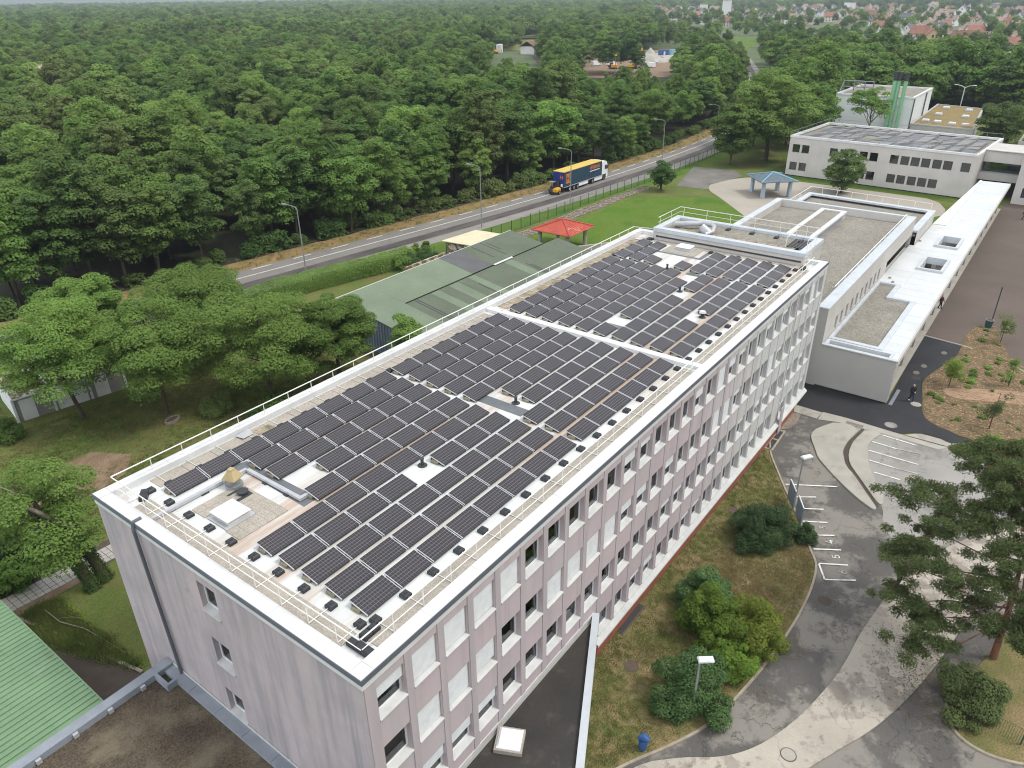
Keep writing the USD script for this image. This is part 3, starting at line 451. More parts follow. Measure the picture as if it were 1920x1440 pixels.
def window(parent, x, z, w, h, P3, r, shut, tilt, lab=None):
    """P3(u, o, z): u along the wall, o inwards"""
    def bx(m, u0, u1, o0, o1, z0, z1): return m.hexa([P3(u0, o0, z0), P3(u1, o0, z0), P3(u1, o1, z0), P3(u0, o1, z0), P3(u0, o0, z1), P3(u1, o0, z1), P3(u1, o1, z1), P3(u0, o1, z1)])
    f = MB(); b = 0.075
    bx(f, x, x + b, .24, .31, z + .1, z + h); bx(f, x + w - b, x + w, .24, .31, z + .1, z + h); bx(f, x + b, x + w - b, .24, .31, z + h - b, z + h); bx(f, x + b, x + w - b, .24, .31, z + .1, z + .1 + b)
    win = obj('window', f, M_frame, parent)
    s = MB(); s.hexa([P3(x - .02, -.07, z - .06), P3(x + w + .02, -.07, z - .06), P3(x + w + .02, -.07, z - .03), P3(x - .02, -.07, z - .03), P3(x, .30, z - .0), P3(x + w, .30, z - .0), P3(x + w, .30, z + .10), P3(x, .30, z + .10)])
    s = MB(); s.add([P3(x - .02, -.07, z - .07), P3(x + w + .02, -.07, z - .07), P3(x + w + .02, -.07, z - .02), P3(x - .02, -.07, z - .02), P3(x - .0, .30, z + .12), P3(x + w, .30, z + .12), P3(x - .0, .30, z - .07), P3(x + w, .30, z - .07)],
                    [[0, 1, 2, 3], [3, 2, 5, 4], [1, 7, 5, 2], [6, 0, 3, 4], [0, 6, 7, 1]])
    obj('sill', s, M_sill, win)
    g = MB(); g.quad(P3(x + b, .275, z + .1 + b), P3(x + w - b, .275, z + .1 + b), P3(x + w - b, .275, z + h - b), P3(x + b, .275, z + h - b)); obj('pane', g, M_glass, win)
    if shut: obj('shutter', bx(MB(), x + .02, x + w - .02, .10, .13, z + h - (h - .12) * shut, z + h), M_shutter, win)
    elif rw.random() < .45: obj('blind', bx(MB(), x + .1, x + w - .1, .36, .37, z + h - (h - .2) * rw.choice([.3, .5, .7]), z + h - .06), M_curtain, win)
    if tilt:
        t = MB(); hh = h - .25
        for u0, u1, c0, c1 in ((x + .09, x + .14, 0, 1), (x + w - .14, x + w - .09, 0, 1), (x + .14, x + w - .14, 0, .05), (x + .14, x + w - .14, .95, 1)):
            o0, o1 = .32 + .16 * c0, .32 + .16 * c1
            t.hexa([P3(u0, o0, z + .18 + hh * c0), P3(u1, o0, z + .18 + hh * c0), P3(u1, o0 + .05, z + .18 + hh * c0), P3(u0, o0 + .05, z + .18 + hh * c0), P3(u0, o1, z + .18 + hh * c1), P3(u1, o1, z + .18 + hh * c1), P3(u1, o1 + .05, z + .18 + hh * c1), P3(u0, o1 + .05, z + .18 + hh * c1)])
        obj('tilted_sash', t, M_frame, win)
for r, k, x, z in wins:
    sh = SH.get(r, {}).get(k, 0 if k < 10 else rw.choice([0, 0, 0, 0, .3, .45, 1 if r < 2 else 0]))
    window(main, x, z, WW, WH, lambda u, o, zz: (u, o, zz), r, sh, (not sh) and 4 < k < 22 and rw.random() < .7)
for a, b, z0, z1 in GH: window(main, a, z0, b - a, z1 - z0, lambda u, o, zz: (o, LY - u, zz), 9, 0, False)
# roof edge
co = MB(); W_ = 0.57
ring = Polygon([(-.04, -.04), (LX + .04, -.04), (LX + .04, LY + .04), (-.04, LY + .04)], [[(W_, W_), (LX - W_, W_), (LX - W_, LY - W_), (W_, LY - W_)]])
co.prism(Polygon([(W_, W_), (-.04, -.04), (-.04, LY + .04), (W_, LY - W_)]), RZ - .15, HT); 
for i, y0 in enumerate(np.arange(0.57, LY - 1, 1.5)):
    y1 = min(y0 + 1.5, LY - W_) - 0.012
    obj('coping', MB().box(-.04, y0, HT - .02, W_, y1, HT + .02), M_white, main)
obj('parapet', MB().prism(ring, RZ - .2, HT - .02), M_white, main)
for i, x0 in enumerate(np.arange(W_, LX - 1, 3.0)):
    x1 = min(x0 + 3.0, LX - W_) - 0.012
    obj('coping', MB().box(x0, -.04, HT - .02, x1, W_, HT + .02), M_white, main); obj('coping', MB().box(x0, LY - W_, HT - .02, x1, LY + .04, HT + .02), M_white, main)
obj('coping', MB().prism(Polygon([(-.04, -.04), (W_ - .012, -.04), (W_ - .012, W_ - .012), (-.04, W_ - .012)]), HT - .02, HT + .02), M_white, main); obj('coping', MB().box(-.04, LY - W_, HT - .02, W_ - .012, LY + .04, HT + .02), M_white, main)
fr = Polygon([(-.075, -.075), (LX + .075, -.075), (LX + .075, LY + .075), (-.075, LY + .075)], [[(-.042, -.042), (LX + .042, -.042), (LX + .042, LY + .042), (-.042, LY + .042)]])
obj('fascia', MB().prism(fr, HT - .24, HT + .005), M_fascia, main)
obj('roof_membrane', MB().box(W_ - .1, W_ - .1, RZ - .3, LX - W_ + .1, LY - W_ + .1, RZ), M_membrane, main)
for i, nm in enumerate(['near', 'far']):
    x0, x1 = ((W_ + .06, 28.7), (29.8, 51.6))[i]
    obj('gravel_walk', MB().box(x0 + (.9 if i == 0 else 0), .64, RZ, x1, 1.52, RZ + .035), M_walk, main)
    for xs0 in np.arange(x0 + (1.7 if i == 0 else .4), x1 - .4, 1.64): obj('gravel_walk', MB().box(xs0, LY - 1.62, RZ, min(xs0 + 1.6, x1), LY - .68, RZ + .035), M_walk if i == 0 else M_walkold, main)
obj('gravel_walk', MB().box(.64, 1.9, RZ, 1.52, LY - 2.1, RZ + .035), M_walk, main)
obj('gravel_walk', MB().box(51.7, 2.2, RZ, 52.45, 15.6, RZ + .035), M_walk, main)
obj('expansion_kerb', MB().box(28.95, W_, RZ, 29.5, LY - W_, RZ + .22), M_white, main)
rs = random.Random(3)
for i, xa in enumerate(np.arange(2.2, 4.6, .52)):
    for j, ya in enumerate(np.arange(9.98, 13.5, .52)):
        if 2.35 < xa + .25 < 3.75 and 10.9 < ya + .2 < 12.5: continue
        obj('roof_slab', MB().box(xa, ya, RZ, xa + .51, ya + .51, RZ + .035 + .006 * rs.random()), M_walk, main)
for i, xa in enumerate(np.arange(49.6, 52.0, .52)):
    for j, ya in enumerate(np.arange(10.3, 13.4, .52)):
        obj('roof_slab', MB().box(xa, ya, RZ, xa + .51, ya + .51, RZ + .05), M_walk, main)
for q in ([(5.2, 15.3), (6.2, 15.0), (6.25, 9.6), (5.4, 9.6), (5.55, 14.1)], [(17.9, 9.45), (18.75, 9.45), (18.75, 6.3), (17.9, 6.3)], [(31.6, 8.95), (32.3, 8.95), (32.3, 7.1), (31.6, 7.1)], [(44.9, 9.0), (45.4, 9.0), (45.4, 7.5), (44.9, 7.5)], [(49.1, 14), (49.5, 14), (49.5, 9.8), (52, 9.8), (52, 9.4), (49.1, 9.4)]):
    obj('membrane_patch', MB().sheet(Polygon(q), RZ + .006), M_darkmembrane, main)
obj('downpipe', MB().path([(.3, 14.45, HT + .06), (-.1, 14.45, HT + .06), (-.16, 14.4, HT - .3), (-.12, 14.1, 4.2)], .085, 8), M_fascia, main)
obj('ledge', MB().add([(16.2, -.05, 1.22), (LX, -.05, 1.22), (LX, -.34, .98), (16.2, -.34, .98), (16.2, -.34, .86), (LX, -.34, .86), (LX, 0, .86), (16.2, 0, .86)], [[3, 2, 1, 0], [4, 5, 2, 3], [7, 6, 5, 4]]), M_sill, main)
obj('brick_base', MB().box(16.2, -.25, 0, 46.2, 0, .86), M_brick, main); obj('brick_base', MB().box(47.1, -.25, 0, 51.0, 0, .86), M_brick, main)
obj('door_recess', MB().box(46.3, -.37, .0, 47.0, -.30, 2.6), M_pier, main)
obj('expansion_gutter', MB().box(46.6, -.07, 3.0, 46.72, -.02, 12.8), M_pier, main)

# --- raised stair block at the far end
sb = thing('stair_block', 'low plant storey with pale zinc coping and brown gravel roof above the far end', 'building')
x0, x1, y0, y1, zt = 52.5, 57.75, 1.65, 15.8, 14.2
mb = MB(); wall(mb, (x0, y1), (x0, y0), RZ, zt - .1); wall(mb, (x0, y0), (x1, y0), 0, zt - .1); wall(mb, (x1, y0), (x1, y1), 0, zt - .1); wall(mb, (x1, y1), (x0, y1), 0, zt - .1); obj('wall', mb, M_cream, sb)
obj('coping', MB().prism(Polygon([(x0 - .05, y0 - .05), (x1 + .05, y0 - .05), (x1 + .05, y1 + .05), (x0 - .05, y1 + .05)], [[(x0 + .6, y0 + .6), (x1 - .6, y0 + .6), (x1 - .6, y1 - .6), (x0 + .6, y1 - .6)]]), zt - .35, zt), M_zinc, sb)
obj('gravel_roof', MB().box(x0 + .3, y0 + .3, zt - .6, x1 - .3, y1 - .3, zt - .25), M_gravel, sb)
obj('weathering_strip', MB().box(x0 - .03, y0 + .2, RZ + .28, x0, y1 - .3, RZ + .42), M_dark, sb)
obj('light_strip', MB().box(x0 + .75, y0 + .75, zt - .25, x1 - .7, y0 + 1.3, zt - .2), M_darkmembrane, sb)
rs = random.Random(5)
for k in range(12): obj('roof_slab', MB().ob((x0 + 1.5 + rs.uniform(-.1, .1), 3.0 + k * .95, zt - .25), (.5, .8, .05), rs.uniform(-.05, .05)), M_walkold, sb)
# --- lower link building with gravel roof
C = thing('link_building', 'two-storey cream building with large sunken gravel roof and row of slit windows', 'building')
cx0, cx1, cy0, cy1, cz = 57.4, 95.7, -0.1, 17.85, 8.02
slits = [(u - 57.4, u - 57.4 + .85, 4.5, 5.95) for u in (61.0, 62.8, 64.7, 66.6, 68.5, 70.4, 72.3, 74.2, 76.1, 78.0)] + [(82.1 - 57.4, 95.5 - 57.4, 4.0, 5.7)]
mb = MB(); wall(mb, (cx0, cy0), (cx1, cy0), 0, cz - .1, slits, .5); wall(mb, (cx1, cy0), (cx1, cy1), 0, cz - .1); wall(mb, (cx1, cy1), (cx0, cy1), 0, cz - .1); obj('wall', mb, M_cream, C)
mb = MB(); wall(mb, (cx0, cy1), (cx0, cy0), 0, cz - .1, [(cy1 - 1.5, cy1 - 0.75, .1, 3.2)], .5); obj('end_wall', mb, M_creamend, C)
for h in slits[:-1]:
    w = obj('window', MB().box(cx0 + h[0], cy0 + .42, h[2], cx0 + h[1], cy0 + .46, h[3]), M_glass, C); obj('interior', MB().box(cx0 + h[0] - .1, cy0 + .55, h[2] - .1, cx0 + h[1] + .1, cy0 + .6, h[3] + .1), M_int, w)
obj('loggia_back', MB().box(81.5, cy0 + 2.6, 3.8, 96, cy0 + 2.7, 6), M_creamend, C)
obj('coping', MB().prism(Polygon([(cx0 - .05, cy0 - .05), (cx1 + .05, cy0 - .05), (cx1 + .05, cy1 + .05), (cx0 - .05, cy1 + .05)], [[(cx0 + .35, cy0 + 1.0), (cx1 - .5, cy0 + 1.0), (cx1 - .5, cy1 - .8), (cx0 + .35, cy1 - .8)]]), cz - .12, cz), M_zinc, C)
mb = MB(); ip = [(cx0 + .35, cy0 + 1.0), (cx1 - .5, cy0 + 1.0), (cx1 - .5, cy1 - .8), (cx0 + .35, cy1 - .8)]
for a, b in zip(ip, ip[1:] + ip[:1]): wall(mb, b, a, cz - 1.2, cz - .12)
obj('parapet_inner_face', mb, M_cream, C)
obj('gravel_roof', MB().box(cx0 + .3, cy0 + .9, cz - 1.3, cx1 - .4, cy1 - .7, cz - .95), M_gravel, C)
rb = MB().box(60, 8.0, cz - .96, 93.6, 11.1, cz - .25); obj('raised_rooflight_box', rb, M_cream, C)
obj('glazed_band', MB().box(81, 7.97, cz - .85, 92, 8.0, cz - .35), M_zincg, C)
for yy in (7.9, 10.65): obj('coping', MB().box(60, yy, cz - .25, 93.7, yy + .55, cz - .02), M_white, C)
obj('coping', MB().box(93.2, 8.45, cz - .25, 93.7, 10.65, cz - .03), M_white, C)
obj('gravel_roof', MB().box(60, 8.4, cz - .25, 93.2, 10.7, cz - .16), M_gravel, C)
h = MB(); h.path([(63, cy0 + 1.3, cz + .1), (62.2, cy0 + .95, cz + .45), (94.5, cy0 + .95, cz + .45)], .05, 6)
for x in np.arange(64, 95, 2.4): h.tube((x, cy0 + 1.15, cz - .9), (x, cy0 + .95, cz + .45), .025)
obj('handrail', h, M_rail, C)
C2 = thing('annex_building', 'lower cream annex behind the gravel-roofed block with zinc edge and thin guardrail', 'building')
mb = MB(); wall(mb, (95.75, -.6), (107.95, -.6), 0, 6.2); wall(mb, (107.95, -.6), (109.2, 17.3), 0, 6.2); wall(mb, (109.2, 17.3), (95.75, 17.3), 0, 6.2); obj('wall', mb, M_cream, C2)
A2 = [(95.75, -.65), (108.0, -.65), (109.3, 17.35), (95.75, 17.35)]
obj('coping', MB().prism(Polygon(A2, [[(95.9, .2), (107.2, .2), (108.3, 16.6), (95.9, 16.6)]]), 6.0, 6.26), M_zinc, C2); obj('gravel_roof', MB().prism(Polygon(A2).buffer(-.2), 5.4, 5.7), M_gravel, C2)
h = MB()
for y in np.arange(0, 17.5, 2.2): h.tube((108.2 + .07 * y, y, 6.2), (108.2 + .07 * y, y, 7.1), .03)
h.tube((108.2, 0, 7.1), (109.4, 17.2, 7.1), .04); h.tube((109.4, 17.2, 7.1), (97, 17.2, 7.1), .04)
for x in np.arange(97, 109, 2.4): h.tube((x, 17.2, 6.2), (x, 17.2, 7.1), .03)
obj('guardrail', h, M_rail, C2)

# --- arcade with the long white roof
D = thing('covered_arcade', 'long white-roofed walkway with two square roof openings and a sunken gravel patch', 'arcade')
dz = 4.42
HOLES = [[(85.8, -5.35), (90.6, -5.35), (90.6, -3.1), (85.8, -3.1)], [(96.7, -5.25), (101.5, -5.25), (101.5, -3.15), (96.7, -3.15)]]
PATCH = [(59.7, -4.55), (73.7, -4.55), (73.7, -2.15), (78.3, -2.15), (78.3, -.45), (59.7, -.45)]
RIM = [(57.7, -5.9), (58.75, -5.9), (58.75, -.5), (57.7, -.5)]
outl = [(57.43, -6.65), (142.3, -6.65), (142.3, -2.4), (107.8, -2.4), (107.8, -.68), (95.65, -.68), (95.65, -.13), (57.43, -.13)]
obj('roof_slab', MB().prism(Polygon(outl, HOLES + [PATCH, RIM]), dz - .5, dz - .06), M_canopyroof, D)
obj('gravel_patch', MB().box(59.6, -4.65, dz - .6, 78.4, -.35, dz - .22), M_gravel, D); obj('end_gutter', MB().box(57.6, -6, dz - .8, 58.8, -.4, dz - .30), M_creamend, D)
for q in (PATCH, RIM): obj('edge_coping', MB().prism(Polygon(np.array(Polygon(q).buffer(.48 if q is PATCH else .25, join_style='mitre').exterior.coords), [Polygon(q).buffer(-.025, join_style='mitre').exterior.coords]).intersection(Polygon(outl).buffer(-.02)), dz - .3, dz + .02), M_zinc, D)
for q in HOLES: obj('rooflight_rim', MB().prism(Polygon(Polygon(q).buffer(.3, join_style='mitre').exterior.coords, [Polygon(q).buffer(-.03, join_style='mitre').exterior.coords]), dz - .62, dz + .22), M_zinc, D)
for q in HOLES:
    (a, b), (c, d) = q[0], q[2]; m = MB(); wall(m, (c, d), (a, d), .2, dz - .5); obj('shaft_wall', m, M_creamend, D); obj('shaft_post', MB().box(a + 1.2, d - .25, .1, a + 1.4, d - .05, dz - .5), M_white, D)
obj('edge_coping', MB().prism(Polygon([(107.82, -2.42), (142.3, -2.42), (142.3, -2.15), (107.52, -2.15), (107.52, -.7), (107.82, -.7)]), dz - .48, dz + .05), M_white, D)
obj('edge_fascia', MB().box(57.4, -6.78, dz - .55, 142.3, -6.65, dz), M_cream, D)
mb = MB(); wall(mb, (57.4, -.1), (57.4, -6.65), .18, dz - .065); wall(mb, (57.4, -6.65), (58.3, -6.65), .18, dz - .56); wall(mb, (58.3, -6.65), (58.3, -.1), .18, dz - .6); obj('end_wall', mb, M_creamend, D)
obj('end_coping', MB().box(57.34, -6.72, dz - .06, 57.75, -.1, dz + .04), M_zinc, D)
obj('plinth_recess', MB().box(57.55, -6.5, 0, 58.2, -.1, .18), M_dark, D)
mb = MB(); wall(mb, (58.3, -1.2), (108, -1.2), 0, dz - .5); wall(mb, (108, -2.9), (142, -2.9), 0, dz - .5); obj('back_wall', mb, M_creamend, D)
for x in np.arange(59.5, 142, 2.05):
    if not any(q[0][0] - .4 < x < q[1][0] + .4 for q in HOLES): obj('membrane_seam', MB().box(x, -6.5, dz - .062, x + .05, -4.75 if x < 74 else (-2.4 if x > 107 or x < 78.6 else -.75), dz - .052), M_zinc, D)
obj('membrane_seam', MB().box(79, -2.9, dz - .062, 85.2, -2.85, dz - .051), M_zinc, D)
for x, y in ((80.5, -1.0), (79.2, -1.6), (98, -.9)): obj('roof_drain', MB().tube((x, y, dz - .06), (x, y, dz + .08), .16, 8), M_panelgrey, D)
for x in np.arange(61.2, 142, 5.5): obj('post', MB().box(x - .09, -6.07, .05, x + .09, -5.89, dz - .5), M_galv, D)
gr = MB(); gr.box(57.4, -7.15, .05, 61.0, -6.85, .10)
for k in range(24): gr.box(57.45 + k * .148, -7.12, .10, 57.5 + k * .148, -6.88, .115)
obj('threshold_grating', gr, M_zincg, D)

# --- white two-storey building across the court
E = thing('far_classroom_building', 'cream two-storey building across the court with paired dark windows and flat roof collectors', 'school building')
e0, e1 = np.array([148.35, 33.3]), np.array([146.0, -.6]); ed = (e1 - e0) / np.linalg.norm(e1 - e0); en = np.array([-ed[1], ed[0]]); eL = np.linalg.norm(e1 - e0)
ew = [(u - .75, u + .75, 4.75, 6.35) for u in (1.5, 3.4, 9.0, 11.0, 14.7, 16.6, 20.3, 22.2, 24.0, 25.8, 27.7, 29.5, 33.0 - .6)] + [(u - .75, u + .75, 1.25, 2.85) for u in (1.4, 3.3, 9.0, 11.0, 14.8, 16.6, 20.4, 22.2, 24.1, 25.9, 27.7)]
mb = MB(); wall(mb, e0, e1, .25, 7.9, ew, .35)
b0, b1 = e0 + en * 21, e1 + en * 21
wall(mb, e1, b1, 0, 7.9); wall(mb, b1, b0, 0, 7.9); wall(mb, b0, e0, 0, 7.9); obj('wall', mb, M_cream, E)
EP = lambda u, o, z: (*(e0 + ed * u + en * o), z)
def ebox(u0, u1, o0, o1, z0, z1): return MB().hexa([EP(u0, o0, z0), EP(u1, o0, z0), EP(u1, o1, z0), EP(u0, o1, z0), EP(u0, o0, z1), EP(u1, o0, z1), EP(u1, o1, z1), EP(u0, o1, z1)])
for a, b, c, d in ew:
    w = obj('window', ebox(a, b, .26, .30, c, d), M_dark, E); obj('pane', ebox(a + .08, b - .08, .24, .255, c + .08, d - .08), M_glass, w); obj('sill', ebox(a, b, .0, .26, c, c + .05), M_panelgrey, w)
obj('plinth', ebox(.2, eL - .2, .15, .4, 0, .25), M_dark, E)
Q = [EP(0, 0, 0)[:2], EP(eL, 0, 0)[:2], EP(eL, 21, 0)[:2], EP(0, 21, 0)[:2]]
obj('coping', MB().prism(Polygon(Q).buffer(.05, join_style='mitre').difference(Polygon(Q).buffer(-.5)), 7.6, 8.0), M_white, E); obj('flat_roof', MB().prism(Polygon(Q).buffer(-.4), 7.1, 7.45), M_gravel, E)
rs = random.Random(6)
for i in range(13):
    for j in range(7):
        if (i, j) in ((4, 2), (4, 3), (5, 1), (9, 4)): continue
        tl = rs.choice([0, 0, .12, .25]); u0, o0 = 2.0 + i * 2.35, 2.2 + j * 2.45
        m = MB().hexa([EP(u0, o0, 7.5), EP(u0 + 2.25, o0, 7.5), EP(u0 + 2.25, o0 + 2.3, 7.5), EP(u0, o0 + 2.3, 7.5), EP(u0, o0, 7.56), EP(u0 + 2.25, o0, 7.56 + tl * 2), EP(u0 + 2.25, o0 + 2.3, 7.56 + tl * 2), EP(u0, o0 + 2.3, 7.56)])
        obj('roof_collector', m, M_darkmembrane if tl == 0 else M_panelgrey, E)
h = MB()
for u in np.arange(.3, eL, 2.8):
    for o in (.3, 20.6): h.tube(EP(u, o, 7.9), EP(u, o, 8.8), .03)
for o in (.3, 20.6): h.tube(EP(.3, o, 8.8), EP(eL - .3, o, 8.8), .04)
for o in np.arange(.3, 21, 2.5): h.tube(EP(.3, o, 7.9), EP(.3, o, 8.8), .03)
h.tube(EP(.3, .3, 8.8), EP(.3, 20.6, 8.8), .04); obj('guardrail', h, M_galv, E)
# bridge and side wing to its right
Bw = thing('glazed_footbridge', 'cream covered footbridge with long dark glazed opening above the entrance', 'footbridge')
obj('wall', ebox(eL + .02, eL + 6.4, 5.2, 14, 6.1, 8.1), M_cream, Bw); obj('lower_wall', ebox(eL + .02, eL + 6.4, 4.2, 14, 3.1, 4.3), M_creamend, Bw)
obj('glazing', ebox(eL + .02, eL + 6.4, 6.2, 6.25, 4.3, 6.1), M_glass, Bw); obj('interior', ebox(eL + .02, eL + 6.4, 9, 9.1, 4.3, 6.1), M_int, Bw); obj('coping', ebox(eL + .02, eL + 6.4, 5.0, 5.4, 8.1, 8.25), M_white, Bw); obj('doorway', ebox(eL + .02, eL + 6.4, 7.5, 7.7, 0, 3.1), M_dark, Bw)
W2 = thing('right_wing_building', 'cream wing with dark windows at the right edge beyond the schoolyard', 'building')
wl = [(1.2, 2.6, 4.75, 6.4), (1.2, 2.6, 1.2, 2.9), (4.6, 6.0, 4.75, 6.4), (4.6, 6.0, 1.2, 2.9)]
w0 = np.array(EP(eL + 6.5, 1.8, 0)[:2]); w1 = w0 + ed * 16; mb = MB(); wall(mb, w0, w1, 0, 8.1, wl, .35); wall(mb, w0 + en * 14, w0, 0, 8.1); wall(mb, w1, w1 + en * 14, 0, 8.1); obj('wall', mb, M_cream, W2)
for a, b, c, d in wl:
    p = lambda u, o, z: (*(w0 + ed * u + en * o), z)
    w = obj('window', MB().hexa([p(a, .26, c), p(b, .26, c), p(b, .3, c), p(a, .3, c), p(a, .26, d), p(b, .26, d), p(b, .3, d), p(a, .3, d)]), M_dark, W2)
obj('roof', MB().prism(Polygon([w0, w1, w1 + en * 14, w0 + en * 14]), 7.8, 8.15), M_white, W2)
# boiler house, flues, sedum roof
F_ = thing('boiler_house', 'tall plain white box building with flat gravel roof behind the classroom block', 'building')
mb = MB(); wall(mb, (198, 38.6), (198, 20.6), 0, 10.9); wall(mb, (198, 20.6), (222, 20.8), 0, 10.9); wall(mb, (222, 20.8), (222, 38.9), 0, 10.9); wall(mb, (222, 38.9), (198, 38.6), 0, 10.9); obj('wall', mb, M_whiteclad, F_)
fo = Polygon([(198, 20.6), (222, 20.8), (222, 38.9), (198, 38.6)])
obj('coping', MB().prism(fo.buffer(.08).difference(fo.buffer(-.5)), 10.6, 11.0), M_white, F_); obj('flat_roof', MB().prism(fo.buffer(-.4), 10.2, 10.6), M_gravel, F_)
for p in ((198.1, 20.55), (213, 20.6)): obj('downpipe', MB().tube((p[0], p[1] - .1, .2), (p[0], p[1] - .1, 10.7), .16), M_fascia, F_)
h = MB()
for y in (38.8, 36.2, 33.6, 31.6): h.tube((204, y, 10.9), (204, y, 13.4), .14, 4)
for z in (13.4, 12.0): h.tube((204, 38.8, z), (204, 31.6, z), .12, 4)
h.tube((204, 36.2, 12), (204, 33.6, 13.4), .08, 4); h.tube((204, 33.6, 12), (204, 36.2, 13.4), .08, 4)
h.tube((199.5, 38.4, 10.9), (204, 38.8, 13.4), .08, 4); obj('roof_frame', h, M_galv, F_)
for k, (y, r) in enumerate([(25.2, .52), (24.35, .45), (22.9, .46)]):
    fl = thing('boiler_flue', ['thick pale green flue with black top, leftmost of the boiler flues', 'slim green flue in the middle of the boiler flues', 'pale green flue standing apart right of its neighbours'][k], 'flue', (196.3, y, 0), group='green flues of the boiler house')
    obj('pipe', MB().tube((0, 0, 0), (0, 0, 14.7), r, 14), M_green, fl, 40); obj('black_top', MB().tube((0, 0, 14.7), (0, 0, 16.7 - .1 * k), r + .05, 14), M_dark, fl, 40); obj('bracket', MB().box(0, -.1, 9.0, 1.8, .1, 9.3), M_galv, fl)
G_ = thing('sedum_roof_building', 'low building with orange-brown planted roof and small square rooflights', 'building')
go = Polygon([(240, 21.4), (198.2, 20.2), (196.5, 6.4), (236, 9.5)])
obj('wall', MB().prism(go, 0, 4.8), M_creamend, G_); obj('planted_roof', MB().prism(go.buffer(-.5), 4.7, 4.95), M_sedum, G_); obj('coping', MB().prism(go.buffer(.05).difference(go.buffer(-.45)), 4.8, 5.1), M_creamend, G_)
for x, y in [(231, 17.8), (217, 17.3), (204, 18), (203, 15.2), (201.6, 11.8), (201.2, 8.9), (216, 11), (229, 12)]:
    k = obj('rooflight', MB().ob((x, y, 4.9), (1.5, 1.5, .7), 0, .1), M_white, G_); obj('kerb', MB().ob((x, y, 4.9), (1.7, 1.7, .35)), M_creamend, k)
sr = thing('green_roof_building', 'low building with bright green turf roof at the right edge', 'building'); obj('wall', MB().box(150 + 45, -30, 0, 240, -3, 3.6), M_creamend, sr); obj('turf_roof', MB().box(195.5, -29, 3.6, 239, -3.6, 3.8), M_brightlawn, sr)

# --- flat-roofed wings at the near corner
wl_ = thing('near_flat_wing', 'single-storey wing with mottled brown gravel roof and zinc edge beside the gable', 'building')
obj('wall', MB().box(-26, -4, 0, -.08, 15.35, 3.9), M_creamend, wl_); obj('gravel_roof', MB().box(-25.6, -3.6, 3.9, -.3, 15.0, 4.02), M_brownroof, wl_)
obj('parapet', MB().box(-26, 14.95, 3.8, -.02, 15.5, 4.38), M_zincg, wl_)
for x in np.arange(-24.5, -1.5, 1.62): obj('parapet_bracket', MB().box(x, 14.8, 4.06, x + .22, 14.95, 4.3), M_alu, wl_)
for y0 in np.arange(-4, 14.4, 2.1): obj('wall_flashing', MB().box(-.55, y0 + .01, 3.9, -.02, min(y0 + 2.09, 14.94), 4.25), M_zincg, wl_)
obj('flashing_rail', MB().box(-.06, -4, 4.25, -.02, 15.4, 4.36), M_sill, wl_)
fr = MB(); fr.box(-1.05, 13.95, 4.02, -.9, 14.95, 4.4); fr.box(-1.05, 13.8, 4.02, -.55, 13.95, 4.4); obj('outlet_box', fr, M_zincg, wl_)
wr_ = thing('oblique_flat_wing', 'low wing with dark wet flat roof and square rooflight against the long facade', 'building')
dr = np.array([-.895, -.446]); dn = np.array([.446, -.895]); r0 = np.array([16.3, -.02])
rp = Polygon([(0, -.02), (16.3, -.02), r0 + dr * 14, r0 + dr * 14 + (-9, 3), (0, -3)])
obj('wall', MB().prism(rp, 0, 3.25), M_creamend, wr_); obj('dark_roof', MB().prism(rp.buffer(-.15), 3.25, 3.32), M_wetroof, wr_)
obj('parapet', MB().prism(LineString([r0 + dr * .25, r0 + dr * 14]).buffer(.19, cap_style='flat'), 3.1, 3.56), M_zinc, wr_)
obj('wall_flashing', MB().box(.0, -.06, 3.3, 16.0, -.0, 3.58), M_sill, wr_)
sc = np.array([6.95, -.98]); an = math.atan2(.446, .895)
sk = obj('rooflight', MB().ob((*sc, 3.55), (1.1, 1.12, .16), an, .12), M_dome, wr_); obj('kerb', MB().ob((*sc, 3.3), (1.28, 1.3, .25), an), M_walk, sk)
gc = thing('green_canopy', 'green ribbed metal roof of an open shed at the lower left corner', 'canopy')
obj('roof_deck', MB().box(-20, 16.3, 3.42, -3.1, 27.5 + 9, 3.47), M_metalgreen, gc)
for y in np.arange(16.35, 36.4, .36): obj('roof_rib', MB().box(-20, y, 3.47, -3.1, y + .06, 3.53), M_metalgreen, gc)
obj('eave', MB().box(-3.14, 16.3, 3.36, -3.06, 36.5, 3.5), M_metalgreen, gc); obj('gutter', MB().box(-20, 16.2, 3.3, -3.1, 16.3, 3.46), M_panelgrey, gc)
for y in (17, 22, 27, 32): obj('post', MB().box(-3.5, y, 0, -3.35, y + .15, 3.4), M_fgreen, gc)

# --- workshop with felt roof, cream-roofed shed, shelters, garages
ws = thing('workshop', 'long workshop with patched green felt roof and blue-grey clad end wall', 'workshop')
zr = lambda y: 5.0 - .17 * (45.6 - y)
def roofsheet(x0, x1, y0, y1, dz, m, nm='roof_sheet'): return obj(nm, MB().hexa([(x0, y0, zr(y0) - .06 + dz), (x1, y0, zr(y0) - .06 + dz), (x1, y1, zr(y1) - .06 + dz), (x0, y1, zr(y1) - .06 + dz), (x0, y0, zr(y0) + dz), (x1, y0, zr(y0) + dz), (x1, y1, zr(y1) + dz), (x0, y1, zr(y1) + dz)]), m, ws)
roofsheet(37.9, 42.85, 31.5, 45.6, 0, M_felt_l); roofsheet(42.86, 54.6, 40.2, 45.6, 0, M_felt_l); roofsheet(54.61, 58.6, 40.2, 45.6, .015, M_felt_g); roofsheet(58.61, 69.6, 40.2, 45.6, 0, M_felt_d); roofsheet(42.86, 73.2, 31.5, 40.15, -.12, M_felt_d)
